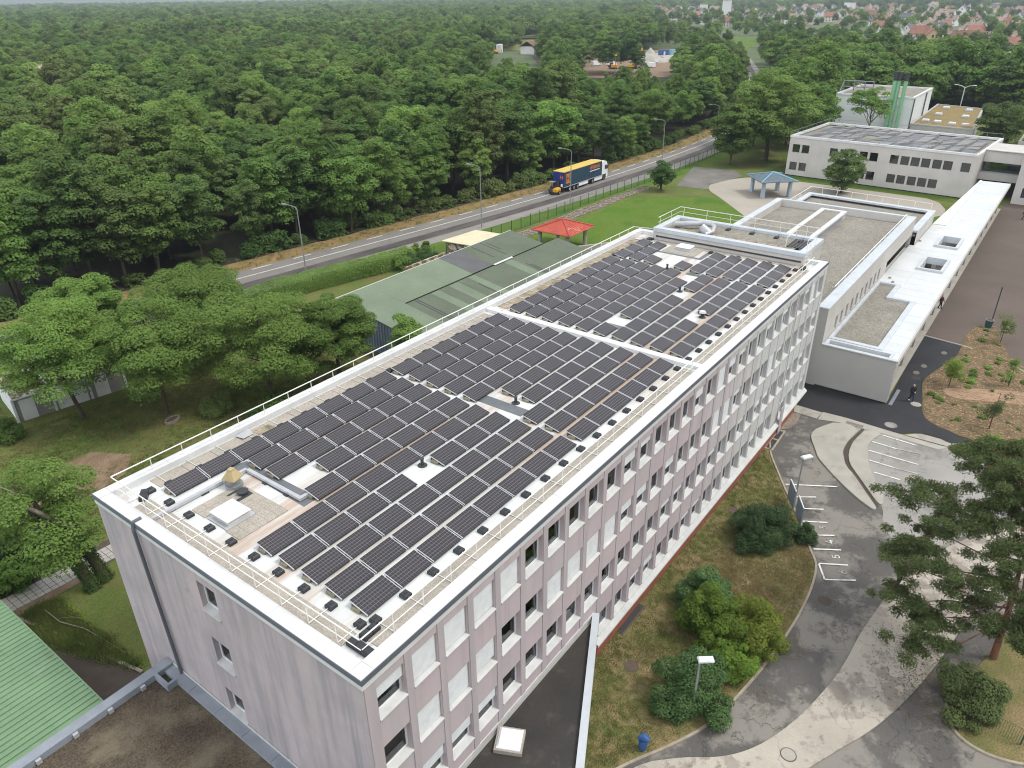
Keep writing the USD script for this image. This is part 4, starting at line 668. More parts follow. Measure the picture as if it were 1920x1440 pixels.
for x, w_, a, b in ((47, 1.3, 33, 40), (50, 1.6, 33, 40), (53.5, 1.2, 33, 40), (60.5, 1.5, 32.5, 40)): roofsheet(x, x + w_, a, b, -.11, M_felt_l, 'pale_strip')
for x, a, b in ((44.2, 33, 40), (44.6, 33, 40), (53.2, 32.5, 38.2), (62.5, 33, 38), (62.9, 33.4, 37.5), (60.5, 41.5, 45.2), (62.5, 41.2, 45.4), (63.2, 42.5, 45)): roofsheet(x, x + .16, a, b, .012 if a > 40 else -.105, M_dark, 'felt_lap')
roofsheet(58.7, 62.5, 39.95, 40.2, .05, M_white, 'ridge_cap')
mb = MB(); mb.add([(38, 45.5, 0), (38, 31.6, 0), (38, 31.6, zr(31.6) - .06), (38, 45.5, zr(45.5) - .06)], [[0, 1, 2, 3]])
obj('end_wall', mb, M_bluewall, ws)
for y in np.arange(31.8, 45.5, .42): obj('cladding_rib', MB().box(37.93, y, 0, 38.0, y + .14, zr(y) - .07), M_bluewall, ws)
obj('rear_wall', MB().box(38, 45.3, 0, 69.5, 45.45, 4.9), M_panelgrey, ws); obj('far_wall', MB().add([(69.5, 45.4, 0), (69.5, 31.6, 0), (69.5, 31.6, zr(31.6) - .1), (69.5, 45.4, zr(45.4) - .1)], [[3, 2, 1, 0]]), M_panelgrey, ws); obj('front_wall', MB().box(38, 31.6, 0, 73, 31.7, zr(31.6) - .1), M_panelgrey, ws)
obj('eave_trim', MB().box(37.9, 45.6, 4.85, 69.6, 45.66, 5.02), M_rail, ws)
cs = thing('cream_roof_shed', 'small shed with flaking cream roof beside the road hedge', 'shed')
obj('roof', MB().prism(Polygon([(65.2, 54.6), (65.8, 49.6), (72.7, 49.6), (72.2, 54.0)]), 2.95, 3.05), M_creamroof, cs); obj('wall', MB().prism(Polygon([(65.8, 54.2), (66.2, 50), (72.4, 50), (71.8, 53.6)]), 0, 2.9), M_mossroof, cs); obj('door', MB().box(65.7, 51.2, 0, 65.9, 52.3, 2.1), M_bingreen, cs)
yw = thing('yard_wall', 'low rough wall behind the workshop below the hedge', 'wall'); obj('wall', MB().box(57, 53.8, 0, 65, 54.1, 1.5), M_mossroof, yw)
def shelter(name, label, c, rz, half, ze, za, roof_m, post_m, hip_m, tapered):
    t = thing(name, label, 'shelter', (*c, 0), rz)
    cn = [(-half, -half), (half, -half), (half, half), (-half, half)]
    for i in range(4):
        a, b = cn[i], cn[(i + 1) % 4]; obj('roof_slope', MB().add([(*a, ze), (*b, ze), (0, 0, za)], [[0, 1, 2]]), roof_m, t)
        if hip_m: obj('hip', MB().tube((*a, ze + .05), (0, 0, za + .06), .11, 5), hip_m, t)
        if not tapered:
            for k in range(1, 14):
                q = np.array(a) * (1 - k / 14) + np.array(b) * k / 14; m_ = (np.array(a) + np.array(b)) / 2; s_ = 1 - abs(k / 14 - .5) * 2
                top = q * (1 - s_); e_ = q * (1 - s_) + (q - m_) * s_
                obj('roof_rib', MB().tube((*q, ze + .03), (*(q * (1 - s_ * .98) + (q - m_) * s_ * .98), ze + (za - ze) * s_ * .98 + .03), .035, 4), roof_m, t)
        p = np.array(a) * .72
        if tapered: obj('post', MB().hexa([(*(p + V(-.55, -.22)), 0), (*(p + V(.55, -.22)), 0), (*(p + V(.55, .22)), 0), (*(p + V(-.55, .22)), 0), (*(p + V(-.35, -.2)), ze), (*(p + V(.35, -.2)), ze), (*(p + V(.35, .2)), ze), (*(p + V(-.35, .2)), ze)]), post_m, t)
        else: obj('post', MB().tube((*p, 0), (*p, ze), .3, 14), post_m, t, 40)
    obj('ceiling', MB().quad((-half, half, ze - .02), (half, half, ze - .02), (half, -half, ze - .02), (-half, -half, ze - .02)), M_panelgrey, t)
    fb = MB()
    for i in range(4): fb.tube((*cn[i], ze), (*cn[(i + 1) % 4], ze), .09, 4)
    obj('eave_board', fb, roof_m, t); return t
shelter('red_shelter', 'open shelter with red hipped metal roof on round concrete posts', (81.0, 44.4), 0, 3.4, 2.85, 4.15, M_redroof, M_concrete2, M_redroof, False)
shelter('blue_shelter', 'open shelter with blue-grey hipped roof and pale blue tapered posts', (130.4, 30.1), math.radians(43), 3.5, 3.0, 4.1, M_blueroof, M_bluepost, M_bluetrim, True)
gd = math.atan2(-1.5, 9.3)
ga = thing('garage_row', 'row of white prefabricated garages with mossy ribbed roof under the trees', 'garage', (8.6, 55.75, 0), gd)
GL = 9.45
for i in range(3):
    a, b = i * GL / 3, (i + 1) * GL / 3
    obj('roof', MB().hexa([(a + .02, -.1, 2.30), (b - .02, -.1, 2.30), (b - .02, 6, 2.62), (a + .02, 6, 2.62), (a + .02, -.1, 2.36), (b - .02, -.1, 2.36), (b - .02, 6, 2.68), (a + .02, 6, 2.68)]), M_mossroof, ga)
    for k in range(24): obj('roof_corrugation', MB().hexa([(a + .05, k * .25, 2.36 + k * .0133), (b - .05, k * .25, 2.36 + k * .0133), (b - .05, k * .25 + .1, 2.365 + k * .0133), (a + .05, k * .25 + .1, 2.365 + k * .0133), (a + .05, k * .25 + .02, 2.40 + k * .0133), (b - .05, k * .25 + .02, 2.40 + k * .0133), (b - .05, k * .25 + .08, 2.405 + k * .0133), (a + .05, k * .25 + .08, 2.405 + k * .0133)]), M_mossroof, ga) if k < 24 else None
    obj('front_wall', MB().box(a + .12, 0, 0, b - .12, .08, 2.3), M_panelgrey, ga)
    if i != 1: obj('door', MB().box(a + .45, -.05, .05, a + 1.65, 0, 2.1), M_whitewall, ga)
    else: obj('garage_door', MB().box(a + .3, -.05, .05, b - .3, 0, 2.15), M_whitewall, ga)
for i in range(4): obj('post', MB().box(i * GL / 3 - .1, -.06, 0, i * GL / 3 + .1, .1, 2.36), M_whitewall, ga)
obj('side_wall', MB().box(0, .1, 0, .08, 5.9, 2.35), M_whitewall, ga); obj('side_wall', MB().box(GL - .08, .1, 0, GL, 5.9, 2.35), M_whitewall, ga); obj('back_wall', MB().box(0, 5.9, 0, GL, 6, 2.5), M_whitewall, ga)
obj('edge_trim', MB().box(-.06, -.14, 2.26, GL + .06, -.08, 2.40), M_whitewall, ga)
for i in range(4): obj('verge_trim', MB().hexa([(i * GL / 3 - .05, -.12, 2.37), (i * GL / 3 + .05, -.12, 2.37), (i * GL / 3 + .05, 6, 2.69), (i * GL / 3 - .05, 6, 2.69), (i * GL / 3 - .05, -.12, 2.44), (i * GL / 3 + .05, -.12, 2.44), (i * GL / 3 + .05, 6, 2.76), (i * GL / 3 - .05, 6, 2.76)]), M_whitewall, ga)
wp = thing('white_slab_wall', 'pale sloping concrete slab beside the red shelter', 'ramp wall'); obj('slab', MB().hexa([(75.5, 38.4, 0), (90, 33, 0), (90, 33.3, 0), (75.5, 38.8, 0), (75.5, 38.4, 2.4), (90, 33, 1.2), (90, 33.3, 1.2), (75.5, 38.8, 2.4)]), M_concrete2, wp)
# ------------------------------------------------------------------ solar panels
def build_panel(label, loc, group):
    t = thing('solar_panel', label, 'solar panel', loc, 0, group)
    L, D, z0, z1 = 1.80, 1.0, 0.115, 0.315
    zz = lambda y: z0 + (z1 - z0) * y / D
    def slab(xa, xb, ya, yb, d0, d1): return MB().hexa([(xa, ya, zz(ya) + d0), (xb, ya, zz(ya) + d0), (xb, yb, zz(yb) + d0), (xa, yb, zz(yb) + d0), (xa, ya, zz(ya) + d1), (xb, ya, zz(ya) + d1), (xb, yb, zz(yb) + d1), (xa, yb, zz(yb) + d1)])
    obj('glass', slab(.035, L - .035, 0.02, D - .02, -.03, 0.0), M_pv, t)
    c = MB()
    for k in range(1, 6): y = .02 + (D - .04) * k / 6; q = slab(.035, L - .035, y - .011, y + .011, .0, .0015); c.add(*q.arrays())
    for k in range(1, 12): x = .035 + (L - .07) * k / 12; q = slab(x - .006, x + .006, .02, D - .02, .0, .0012); c.add(*q.arrays())
    obj('cell_grid', c, M_pvline, t)
    for xa, xb in ((0, .035), (L - .035, L)): obj('frame_rail', slab(xa, xb, 0, D, -.035, .006), M_alu, t)
    for ya, yb in ((0, .02), (D - .02, D)): obj('frame_edge', slab(.035, L - .035, ya, yb, -.035, .004), M_black, t)
    br = MB(); br.hexa([(.06, .04, 0), (.10, .04, 0), (.10, D - .05, 0), (.06, D - .05, 0), (.06, .04, .05), (.10, .04, .05), (.10, D - .05, .26), (.06, D - .05, .26)]); br.hexa([(L - .1, .04, 0), (L - .06, .04, 0), (L - .06, D - .05, 0), (L - .1, D - .05, 0), (L - .1, .04, .05), (L - .06, .04, .05), (L - .06, D - .05, .26), (L - .1, D - .05, .26)])
    br.hexa([(.06, D - .04, .02), (L - .06, D - .04, .02), (L - .06, D - .03, .02), (.06, D - .03, .02), (.06, D - .09, .27), (L - .06, D - .09, .27), (L - .06, D - .08, .27), (.06, D - .08, .27)])
    obj('mount', br, M_black, t)
    obj('ballast_block', MB().ob((.02, .62, .0), (.19, .46, .17), 0, .05), M_block, t)
    return t
SECT = [('near', 2.31, 1.865, [(r, c) for r in range(10) for c in range(8) if not ((r == 3 and c == 4) or (r == 5 and c < 2) or (r == 6 and c < 3) or (r in (7, 8) and c < 2))]),
        ('middle', 17.63, 1.845, [(r, c) for r in range(10) for c in range(6) if not (r in (3, 4) and c == 0)]),
        ('far', 29.9, 1.90, [(r, c) for r in range(10) for c in range(8) if (r, c) not in ((4, 1), (4, 7), (3, 5), (1, 3))]),
        ('end', 45.5, 1.93, [(r, c) for r in range(10) for c in range(3) if r < 5 or r > 7 or (r in (5, 7) and c == 0)])]
proto = None
for nm, xs0, pit, cells in SECT:
    for r, c in cells:
        lab = 'black solar panel, %s from the near end, %s row from the window side, %s section' % (ORD[c], ORD[r], nm)
        loc = (xs0 + pit * c, 2.14 + 1.44 * r, RZ)
        if proto is None: proto = build_panel(lab, loc, 'solar panels on the %s roof section' % nm)
        else: dup(proto, lab, loc, 0, 'solar panels on the %s roof section' % nm)

# ------------------------------------------------------------------ roof guardrails with counterweights
def guard(name, label, pts, inward, z0, weights=True, top=1.0, step=1.62, off=1.1, ph=0.0, arms=True):
    t = thing(name, label, 'guardrail'); p = np.array(pts, float); r = MB(); r.path([(*q, z0 + top) for q in p], .032, 6); obj('top_rail', r, M_rail, t)
    r = MB(); r.path([(*q, z0 + top * .5) for q in p], .02, 5); obj('mid_rail', r, M_rail, t)
    L = LineString(p); iw = np.array(inward, float)
    for s in np.arange(.35 + ph, L.length, step):
        q = np.array(L.interpolate(s).coords[0]); 
        obj('post', MB().tube((*q, z0), (*q, z0 + top), .022, 5), M_rail, t)
        if arms:
            e = q + iw * off; obj('arm', MB().tube((*q, z0 + .07), (*e, z0 + .07), .02, 4), M_rail, t)
            if weights: w = MB().ob((*e, z0), (.36, .36, .20), math.atan2(iw[1], iw[0]), .05); w.ob((*e, z0 + .2), (.1, .1, .02)); obj('counterweight', w, M_black, t)
    return t
guard('roof_guardrail', 'white guardrail with black counterweights along the gable edge of the solar roof', [(.78, 17.6), (.78, .82)], (1, 0), RZ, ph=.75, step=1.6)
guard('roof_guardrail', 'white guardrail with black counterweights along the window-side edge of the solar roof', [(.82, .80), (52.4, .80)], (0, 1), RZ, ph=1.2, step=1.62, off=.98)
guard('roof_guardrail', 'white guardrail along the garden-side edge of the solar roof', [(.78, 17.66), (52.0, 17.66), (52.4, 15.9)], (0, -1), RZ, ph=1.6, step=1.66, off=1.4)
for k, (x, y, n) in enumerate([(1.10, 1.62, 3), (1.62, 1.50, 2), (1.35, 16.2, 2), (51.6, 15.9, 2), (51.5, 1.4, 2)]):
    t = thing('spare_counterweights', ['row of three black blocks in the near corner of the solar roof', 'pair of black blocks beside the frontmost solar panel', 'pair of black blocks in the garden-side corner by the gable', 'pair of black blocks at the far garden-side roof corner', 'pair of black blocks at the far window-side roof corner'][k], 'counterweights', (x, y, RZ), [0, 0, .9, 0, 0][k])
    for i in range(n): obj('block', MB().ob((0 if k == 0 else i * .39, -i * .39 if k == 0 else 0, 0), (.37, .37, .24), 0, .05), M_black, t)
for y in (4.2, 7.0, 9.5, 12.4): tag(obj('end_counterweight', MB().ob((51.45, y, RZ), (.4, .36, .18), 0, .05), M_black), 'black block on the far gravel walk, %s from the window side' % ORD[(4.2, 7.0, 9.5, 12.4).index(y)], 'counterweight', 'blocks on the far gravel walk')
ug = guard('upper_guardrail', 'white guardrail around the raised far roof with small black feet', [(52.75, 15.5), (57.5, 15.5), (57.5, 1.95)], (-.7, -.25), 14.2, top=.95, step=2.4, off=1.5, arms=False)
for y in (3.2, 5.4, 7.7, 10, 12.2): obj('counterweight', MB().ob((56.4, y, 13.95), (.55, .35, .16), 0, .03).tube((56.6, y, 14.05), (57.5, y, 14.2), .025, 4), M_black, ug)
lad = thing('roof_ladder', 'white hooped access ladder at the far window-side roof corner', 'ladder')
for y in (1.1, 1.5): obj('stile', MB().path([(52.4, y, RZ), (52.4, y, 14.9), (52.9, y, 15.1), (53.2, y, 14.6)], .025, 5), M_rail, lad)
for z in (13.4, 13.7, 14.0, 14.3): obj('rung', MB().tube((52.4, 1.1, z), (52.4, 1.5, z), .018, 4), M_rail, lad)
dk = thing('roof_duct', 'bent silver ventilation duct with fan on the raised far roof', 'duct', (54.3, 13.2, 13.95)); obj('duct', MB().path([(.2, 1.4, .3), (.5, .2, .45), (.9, -.6, .5), (1.3, -.9, .5), (1.4, -1.8, .5)], .26, 10), M_alu, dk, 50); obj('fan_box', MB().tube((-.3, -2.3, .1), (-.3, -1.5, .55), .42, 12), M_alu, dk, 40); obj('elbow', MB().path([(1.4, -1.8, .5), (.6, -2.4, .55), (-.2, -2.6, .3), (-.9, -2.2, .12)], .2, 8), M_alu, dk, 50)
gt = thing('roof_grating', 'dark access platform with handrails on the raised far roof corner', 'platform', (55.4, 3.0, 13.98))
for i in range(6): obj('grate_bar', MB().box(-1.2, -.9 + i * .3, .05, 1.4, -.75 + i * .3, .1), M_dark, gt)
for y in (-1, .8): obj('handrail', MB().path([(-1.3, y, 0), (-1.2, y, .9), (1.4, y, .9), (1.5, y, .2)], .03, 5), M_rail, gt)

# skylights, vents, cowls, pipes
def skylight(label, x, y, w, d, rz=0):
    t = thing('roof_skylight', label, 'skylight', (x, y, RZ + .04), rz); obj('kerb', MB().box(-w / 2 + .06, -d / 2 + .06, 0, w / 2 - .06, d / 2 - .06, .26), M_sill, t)
    obj('dome', MB().ob((0, 0, .26), (w, d, .11), 0, .07), M_dome, t); obj('flashing', MB().box(-w / 2 - .14, -d / 2 - .1, 0, w / 2 + .14, d / 2 + .1, .03), M_alu, t); return t
skylight('white flat skylight on gravel slabs near the gable', 3.0, 11.72, 1.22, 1.35)
skylight('white flat skylight on gravel slabs near the far roof end', 51.05, 11.85, 1.1, 1.4)
VS = [(11.13, 7.48, 'low black vent pipe in the gap of the near solar section'), (18.99, 7.45, 'black vent pipe beside the grey patch of the middle solar section'), (40.94, 7.58, 'black vent pipe in the white gap of the far solar section'), (45.3, 10.8, 'black vent pipe on the white membrane before the far skylight')]
for x, y, l in VS:
    t = thing('vent_pipe', l, 'vent', (x, y, RZ)); obj('collar', MB().tube((0, 0, 0), (0, 0, .05), .26, 14, .22), M_dark, t); obj('pipe', MB().tube((0, 0, .05), (0, 0, .38), .085, 10), M_dark, t, 40); obj('cap', MB().tube((0, 0, .38), (0, 0, .42), .11, 10), M_dark, t)
t = thing('vent_cowl', 'white-capped mushroom vent in the gap near the window side', 'vent', (37.05, 3.98, RZ)); obj('stem', MB().tube((0, 0, 0), (0, 0, .35), .13, 10), M_dark, t, 40); obj('collar', MB().tube((0, 0, 0), (0, 0, .08), .28, 12, .2), M_dark, t); obj('cap', MB().tube((0, 0, .38), (0, 0, .5), .26, 14, .2), M_white, t)
t = thing('extractor_hood', 'tan pyramid-capped extractor hood on the near part of the roof', 'roof fan', (4.5, 13.62, RZ), .3)
obj('fan_housing', MB().tube((0, 0, 0), (0, 0, .18), .42, 16).tube((0, 0, .18), (0, 0, .5), .30, 16, .34), M_galv, t, 40)
m = MB()
for (a, z_a), (b, z_b) in (((.36, .5), (.36, .56)), ((.36, .56), (.13, .95)), ((.13, .95), (.13, 1.02))):
    for i in range(4):
        c = [(-1, -1), (1, -1), (1, 1), (-1, 1)]; p, q = c[i], c[(i + 1) % 4]; m.quad((p[0] * a, p[1] * a, z_a), (q[0] * a, q[1] * a, z_a), (q[0] * b, q[1] * b, z_b), (p[0] * b, p[1] * b, z_b))
m.quad((-.13, -.13, 1.02), (.13, -.13, 1.02), (.13, .13, 1.02), (-.13, .13, 1.02)); obj('hood', m, M_tan, t)
t = thing('roof_outlet', 'small dark round outlet next to the tan extractor hood', 'vent', (4.35, 12.75, RZ)); obj('ring', MB().tube((0, 0, 0), (0, 0, .2), .24, 14, .28), M_dark, t, 40); obj('pan', MB().box(-.55, -.4, .0, .3, .5, .04), M_dark, t)
t = thing('cable_duct', 'long galvanised cable tray running from the roof edge around the near skylight', 'cable tray')
for a, b in (((.62, 14.42), (4.3, 14.3)), ((4.3, 14.3), (5.62, 14.2))): obj('tray', MB().box(a[0], b[1] - .09, RZ + .05, b[0], b[1] + .09, RZ + .2), M_alu, t)
obj('tray', MB().box(5.53, 10.2, RZ + .05, 5.71, 14.1, RZ + .2), M_alu, t); obj('tray', MB().box(5.53, 10.0, RZ + .05, 6.5, 10.19, RZ + .2), M_alu, t)
for p in ((1.6, 14.36), (3.3, 14.3), (5.62, 12.6), (5.62, 11.0)): obj('support', MB().ob((*p, RZ), (.4, .28, .06)), M_black, t)
t = thing('metal_debris', 'crumpled sheet of metal lying on the garden-side roof walk', 'scrap'); obj('sheet', MB().add([(7.2, 17.4, RZ + .1), (8.1, 17.5, RZ + .16), (8.0, 16.9, RZ + .06), (7.3, 16.8, RZ + .12)], [[3, 2, 1, 0]]), M_alu, t); obj('stained_slab', MB().box(8.1, 16.5, RZ + .03, 9.1, 17.1, RZ + .06), M_walkold, t)

# ------------------------------------------------------------------ lorry with carried forklift
def wheel(t, x, y, r=.5, w=.3, nm='wheel', hub=None):
    k = obj(nm, MB().tube((x, y - w / 2, r), (x, y + w / 2, r), r, 18), M_rubber, t, 40); obj('rim', MB().tube((x, y - w / 2 - .015, r), (x, y + w / 2 + .015, r), r * .55, 14), hub or M_galv, k)
TY = 63.45
lo = thing('articulated_lorry', 'articulated lorry with navy curtain-sided trailer, yellow roof and white cab', 'lorry', (108.7, TY, .1), math.radians(-1.2))
tr = obj('trailer_body', MB().box(0, -1.25, 1.15, 13.6, 1.25, 3.92), M_navy, lo)
obj('roof_tarpaulin', MB().box(-.02, -1.28, 3.9, 13.62, 1.28, 4.0), M_yellow, lo); obj('rear_door', MB().box(-.04, -1.2, 1.2, 0, 1.2, 3.85), M_blue, lo)
obj('side_rave', MB().box(0, -1.28, 1.05, 13.6, -1.25, 1.18), M_alu, lo); obj('chassis', MB().box(.3, -.5, .75, 13, .5, 1.12), M_dark, lo)
for k in range(1, 9): obj('curtain_strap', MB().box(k * 1.5, -1.262, 1.2, k * 1.5 + .05, -1.25, 3.85), M_navy, lo)
tm = meshkit.text_mesh('HERRMANN', .62, .006, bold=True); tm.apply_scale((3.55 / (tm.bounds[1, 0] - tm.bounds[0, 0]), 1, 1)); R90 = trimesh.transformations.rotation_matrix(PI / 2, (1, 0, 0)); tm.apply_transform(R90); tm.apply_translation((9.1 - tm.bounds[0, 0], -1.264, 2.95)); obj('company_name', MB().mesh(tm), M_orange, lo)
obj('slogan_stripe', MB().box(9.1, -1.27, 2.52, 12.7, -1.252, 2.66), M_truckwhite, lo)
lg = obj('emblem_panel', MB().box(.75, -1.266, 1.7, 2.05, -1.252, 3.5), M_orange, lo)
tm = meshkit.text_mesh('H', 1.15, .006, bold=True); tm.apply_transform(R90); tm.apply_translation((1.4 - tm.bounds[:, 0].mean(), -1.272, 2.05)); obj('emblem_letter', MB().mesh(tm), M_navy, lg)
tm = meshkit.text_mesh('H', .7, .006, bold=True); tm.apply_transform(R90); tm.apply_transform(trimesh.transformations.rotation_matrix(-PI / 2, (0, 0, 1))); tm.apply_translation((-.05 - tm.bounds[0, 0], -.75 - tm.bounds[:, 1].mean(), 2.6)); obj('rear_emblem', MB().mesh(tm), M_orange, lo)
obj('side_guard', MB().box(5.3, -1.24, .45, 8.6, -1.2, 1.0), M_truckwhite, lo); obj('rear_light_bar', MB().box(-.08, -1.2, .85, .0, 1.2, 1.1), M_maroon, lo); obj('rear_sign', MB().box(-.07, -1.05, 1.2, -.04, -.6, 1.75), M_truckwhite, lo)
for x in (2.3, 3.65, 4.95):
    for y in (-1.05, 1.05): wheel(lo, x, y, hub=M_truckwhite if x == 2.3 else None)
for x in (10.4, 14.6):
    for y in (-1.05, 1.05): wheel(lo, x, y)
cab = MB(); sec = [(13.75, 0.55), (13.75, 3.55), (14.5, 3.85), (15.4, 3.6), (15.85, 2.7), (15.95, 1.6), (15.95, .45)]
v = [(x, -1.22, z) for x, z in sec] + [(x, 1.22, z) for x, z in sec]; n = len(sec); m = trimesh.Trimesh(v, [[0, i, i + 1] for i in range(1, n - 1)] + [[n, n + i + 1, n + i] for i in range(1, n - 1)] + [[i, (i + 1) % n + n, (i + 1) % n] for i in range(n)] + [[i, i + n, (i + 1) % n + n] for i in range(n)], process=False); trimesh.repair.fix_normals(m); obj('cab', MB().mesh(m), M_truckwhite, lo)
obj('side_window', MB().box(14.75, -1.235, 2.1, 15.55, -1.22, 2.9), M_dark, lo); obj('windscreen', MB().hexa([(15.89, -1.05, 1.95), (15.96, -1.05, 1.95), (15.96, 1.05, 1.95), (15.89, 1.05, 1.95), (15.66, -1.05, 3.0), (15.76, -1.05, 3.0), (15.76, 1.05, 3.0), (15.66, 1.05, 3.0)]), M_dark, lo)
obj('tractor_skirt', MB().box(11.0, -1.2, .35, 13.9, -1.12, 1.0), M_truckwhite, lo); obj('mirror', MB().box(15.6, -1.5, 2.1, 15.75, -1.26, 2.8), M_dark, lo); obj('wheel_arch', MB().box(13.9, -1.235, .35, 15.3, -1.19, 1.15), M_dark, lo); obj('tractor_frame', MB().box(9.6, -.5, .6, 14, .5, .9), M_dark, lo)
fk = thing('carried_forklift', 'orange-yellow three-wheeled forklift carried on the back of the lorry', 'forklift', (107.5, TY + .1, .1), 0)
obj('body', MB().ob((0, -.55, .55), (1.5, .9, .7), 0, .22), M_machine, fk); obj('counter_body', MB().ob((-.1, .5, .5), (1.3, .8, .5), 0, .12), M_dark, fk); obj('mast', MB().box(.75, -.5, .4, .9, .5, 2.3), M_dark, fk)
for p in ((-.45, .1), (.4, .1), (-.45, .95), (.4, .95)): obj('cage_post', MB().tube((*p, 1.0), (*p, 2.2), .035, 5), M_dark, fk)
obj('cage_roof', MB().box(-.55, 0, 2.2, .5, 1.05, 2.27), M_panelgrey, fk); obj('seat', MB().ob((-.1, .5, 1.0), (.5, .5, .45), 0, .08), M_black, fk)
for y in (-1.0, 1.05): wheel(fk, .2, y, .36, .25)
wheel(fk, -.75, 0, .28, .22)

# ------------------------------------------------------------------ lamps, fences, small street furniture
def street_lamp(label, x, y, h, arm, az):
    t = thing('street_lamp', label, 'street lamp', (x, y, 0), az, 'lamps along the road'); obj('pole', MB().path([(0, 0, 0), (0, 0, h * .5), (0, 0, h)], [.10, .085, .06], 8), M_galv, t, 40)
    obj('arm', MB().path([(0, 0, h), (arm * .15, 0, h + .25), (arm * .5, 0, h + .38), (arm, 0, h + .4)], .05, 6), M_galv, t); obj('lamp_head', MB().ob((arm + .25, 0, h + .33), (.7, .28, .16), 0, .05), M_panelgrey, t); return t
SL = [('tall grey lamp rising from the hedge beside the road', 48.7, 64.4), ('tall grey lamp behind the cream-roofed shed', 81.8, 60.7), ('tall grey lamp at the fence in front of the lorry', 101.4, 56.1), ('tall grey lamp at the fence beyond the lorry cab', 140.6, 57.6), ('farthest road lamp, near the big tree by the bend', 168.5, 57.2), ('lamp half hidden by the trees at the left edge', 13.5, 71.2)]
for l, x, y in SL: street_lamp(l, x, y, 9.6, 2.0, PI / 2 + .1)
def park_lamp(label, x, y, h, rz):
    t = thing('car_park_lamp', label, 'lamp', (x, y, 0), rz); obj('pole', MB().path([(0, 0, 0), (0, 0, h)], [.075, .055], 8), M_galv, t, 40); obj('lamp_head', MB().ob((.28, 0, h - .06), (.8, .36, .16), 0, .06), M_lampwhite, t)
park_lamp('grey lamp post with white square head standing in the round laurel', 15.75, -6.35, 4.3, -.9); park_lamp('grey lamp post with white head beside the blue-grey boards', 36.5, -4.9, 4.7, -.6)
t = thing('double_lamp', 'white twin-armed lamp in front of the dark wood beyond the planted roof', 'street lamp', (256, 17.6, 0), 1.5); obj('pole', MB().tube((0, 0, 0), (0, 0, 8.3), .13, 6), M_lampwhite, t)
for s in (-1, 1): obj('arm', MB().path([(0, 0, 8.1), (s * 1.0, 0, 8.6), (s * 2.2, 0, 8.8)], .09, 5), M_lampwhite, t); obj('lamp_head', MB().ob((s * 2.5, 0, 8.75), (.9, .4, .2), 0, .05), M_lampwhite, t)
def mesh_fence(name, label, pts, h, step, wire, rails):
    t = thing(name, label, 'fence'); L = LineString(pts)
    for s in np.arange(0, L.length + .01, step):
        q = L.interpolate(s).coords[0]; obj('post', MB().ob((*q, 0), (.07, .07, h + .06)), M_fgreen, t)
    w = MB()
    for s in np.arange(0, L.length, wire): q = L.interpolate(s).coords[0]; w.tube((*q, .03), (*q, h), .009, 3)
    for z in np.linspace(.08, h - .02, rails):
        for a, b in zip(pts[:-1], pts[1:]): w.tube((*a, z), (*b, z), .011, 3)
    obj('wire_mesh', w, M_fgreen, t); return t
mesh_fence('green_fence', 'long green wire mesh fence between the road verge and the lawn', [(60, 56.3), (76, 55.3), (88.6, 54.9), (100.2, 54.6), (112.8, 54.2), (127.5, 53.4), (142, 52.9), (158, 53.5), (180, 56)], 1.95, 2.5, .2, 12)
mesh_fence('corner_fence', 'low green rail fence on the kerbed corner lawn at the lower right', [(24.1, -18.15), (24.0, -20.8), (25.5, -24)], 1.15, 2.3, .115, 2)
def board(label, a, b, h):
    t = thing('notice_board', label, 'notice board'); a, b = np.array(a), np.array(b)
    for q in (a, b): obj('post', MB().ob((*q, 0), (.07, .07, h), math.atan2(*(b - a)[::-1])), M_galv, t)
    d = (b - a) / np.linalg.norm(b - a); n = np.array([-d[1], d[0]]) * .03
    obj('panel', MB().hexa([(*(a - n), .45), (*(b - n), .45), (*(b + n), .45), (*(a + n), .45), (*(a - n), h - .03), (*(b - n), h - .03), (*(b + n), h - .03), (*(a + n), h - .03)]), M_board, t); obj('top_edge', MB().tube((*a, h), (*b, h), .045, 5), M_lampwhite, t)
board('blue-grey board beside the stalls, nearer the building end', (37.5, -4.15), (36.2, -4.95), 1.95); board('blue-grey board beside the stalls, half hidden by the dark shrub', (35.9, -5.25), (34.6, -6.0), 1.9)
t = thing('blue_bin', 'blue litter bin with curved lid on the parched lawn', 'bin', (12.5, -5.15, .09), .4)
obj('body', MB().tube((0, 0, .12), (0, 0, .75), .20, 14, .24), M_binblue, t, 40); obj('lid', MB().path([(0, -.24, .76), (0, 0, .92), (0, .24, .80)], [.16, .22, .1], 10), M_binblue, t, 40)
for x in (-.12, .12): obj('leg', MB().tube((x, .1, 0), (x, .1, .4), .025, 5), M_dark, t)
t = thing('green_bin', 'dark green litter bin at the tip of the planting bed', 'bin', (82.7, -11.75, .1)); obj('body', MB().tube((0, 0, .0), (0, 0, .85), .34, 14, .4), M_bingreen, t, 40); obj('rim', MB().tube((0, 0, .85), (0, 0, .92), .43, 14), M_panelgrey, t); obj('liner', MB().tube((0, 0, .93), (0, 0, .935), .36, 14), M_dark, t)
t = thing('dark_post', 'tall thin dark post behind the green bin in the schoolyard', 'post', (84.0, -11.9, 0)); obj('pole', MB().tube((0, 0, 0), (0, 0, 4.4), .06, 6), M_dark, t); obj('finial', MB().tube((0, 0, 4.4), (0, 0, 4.5), .09, 6), M_dark, t)
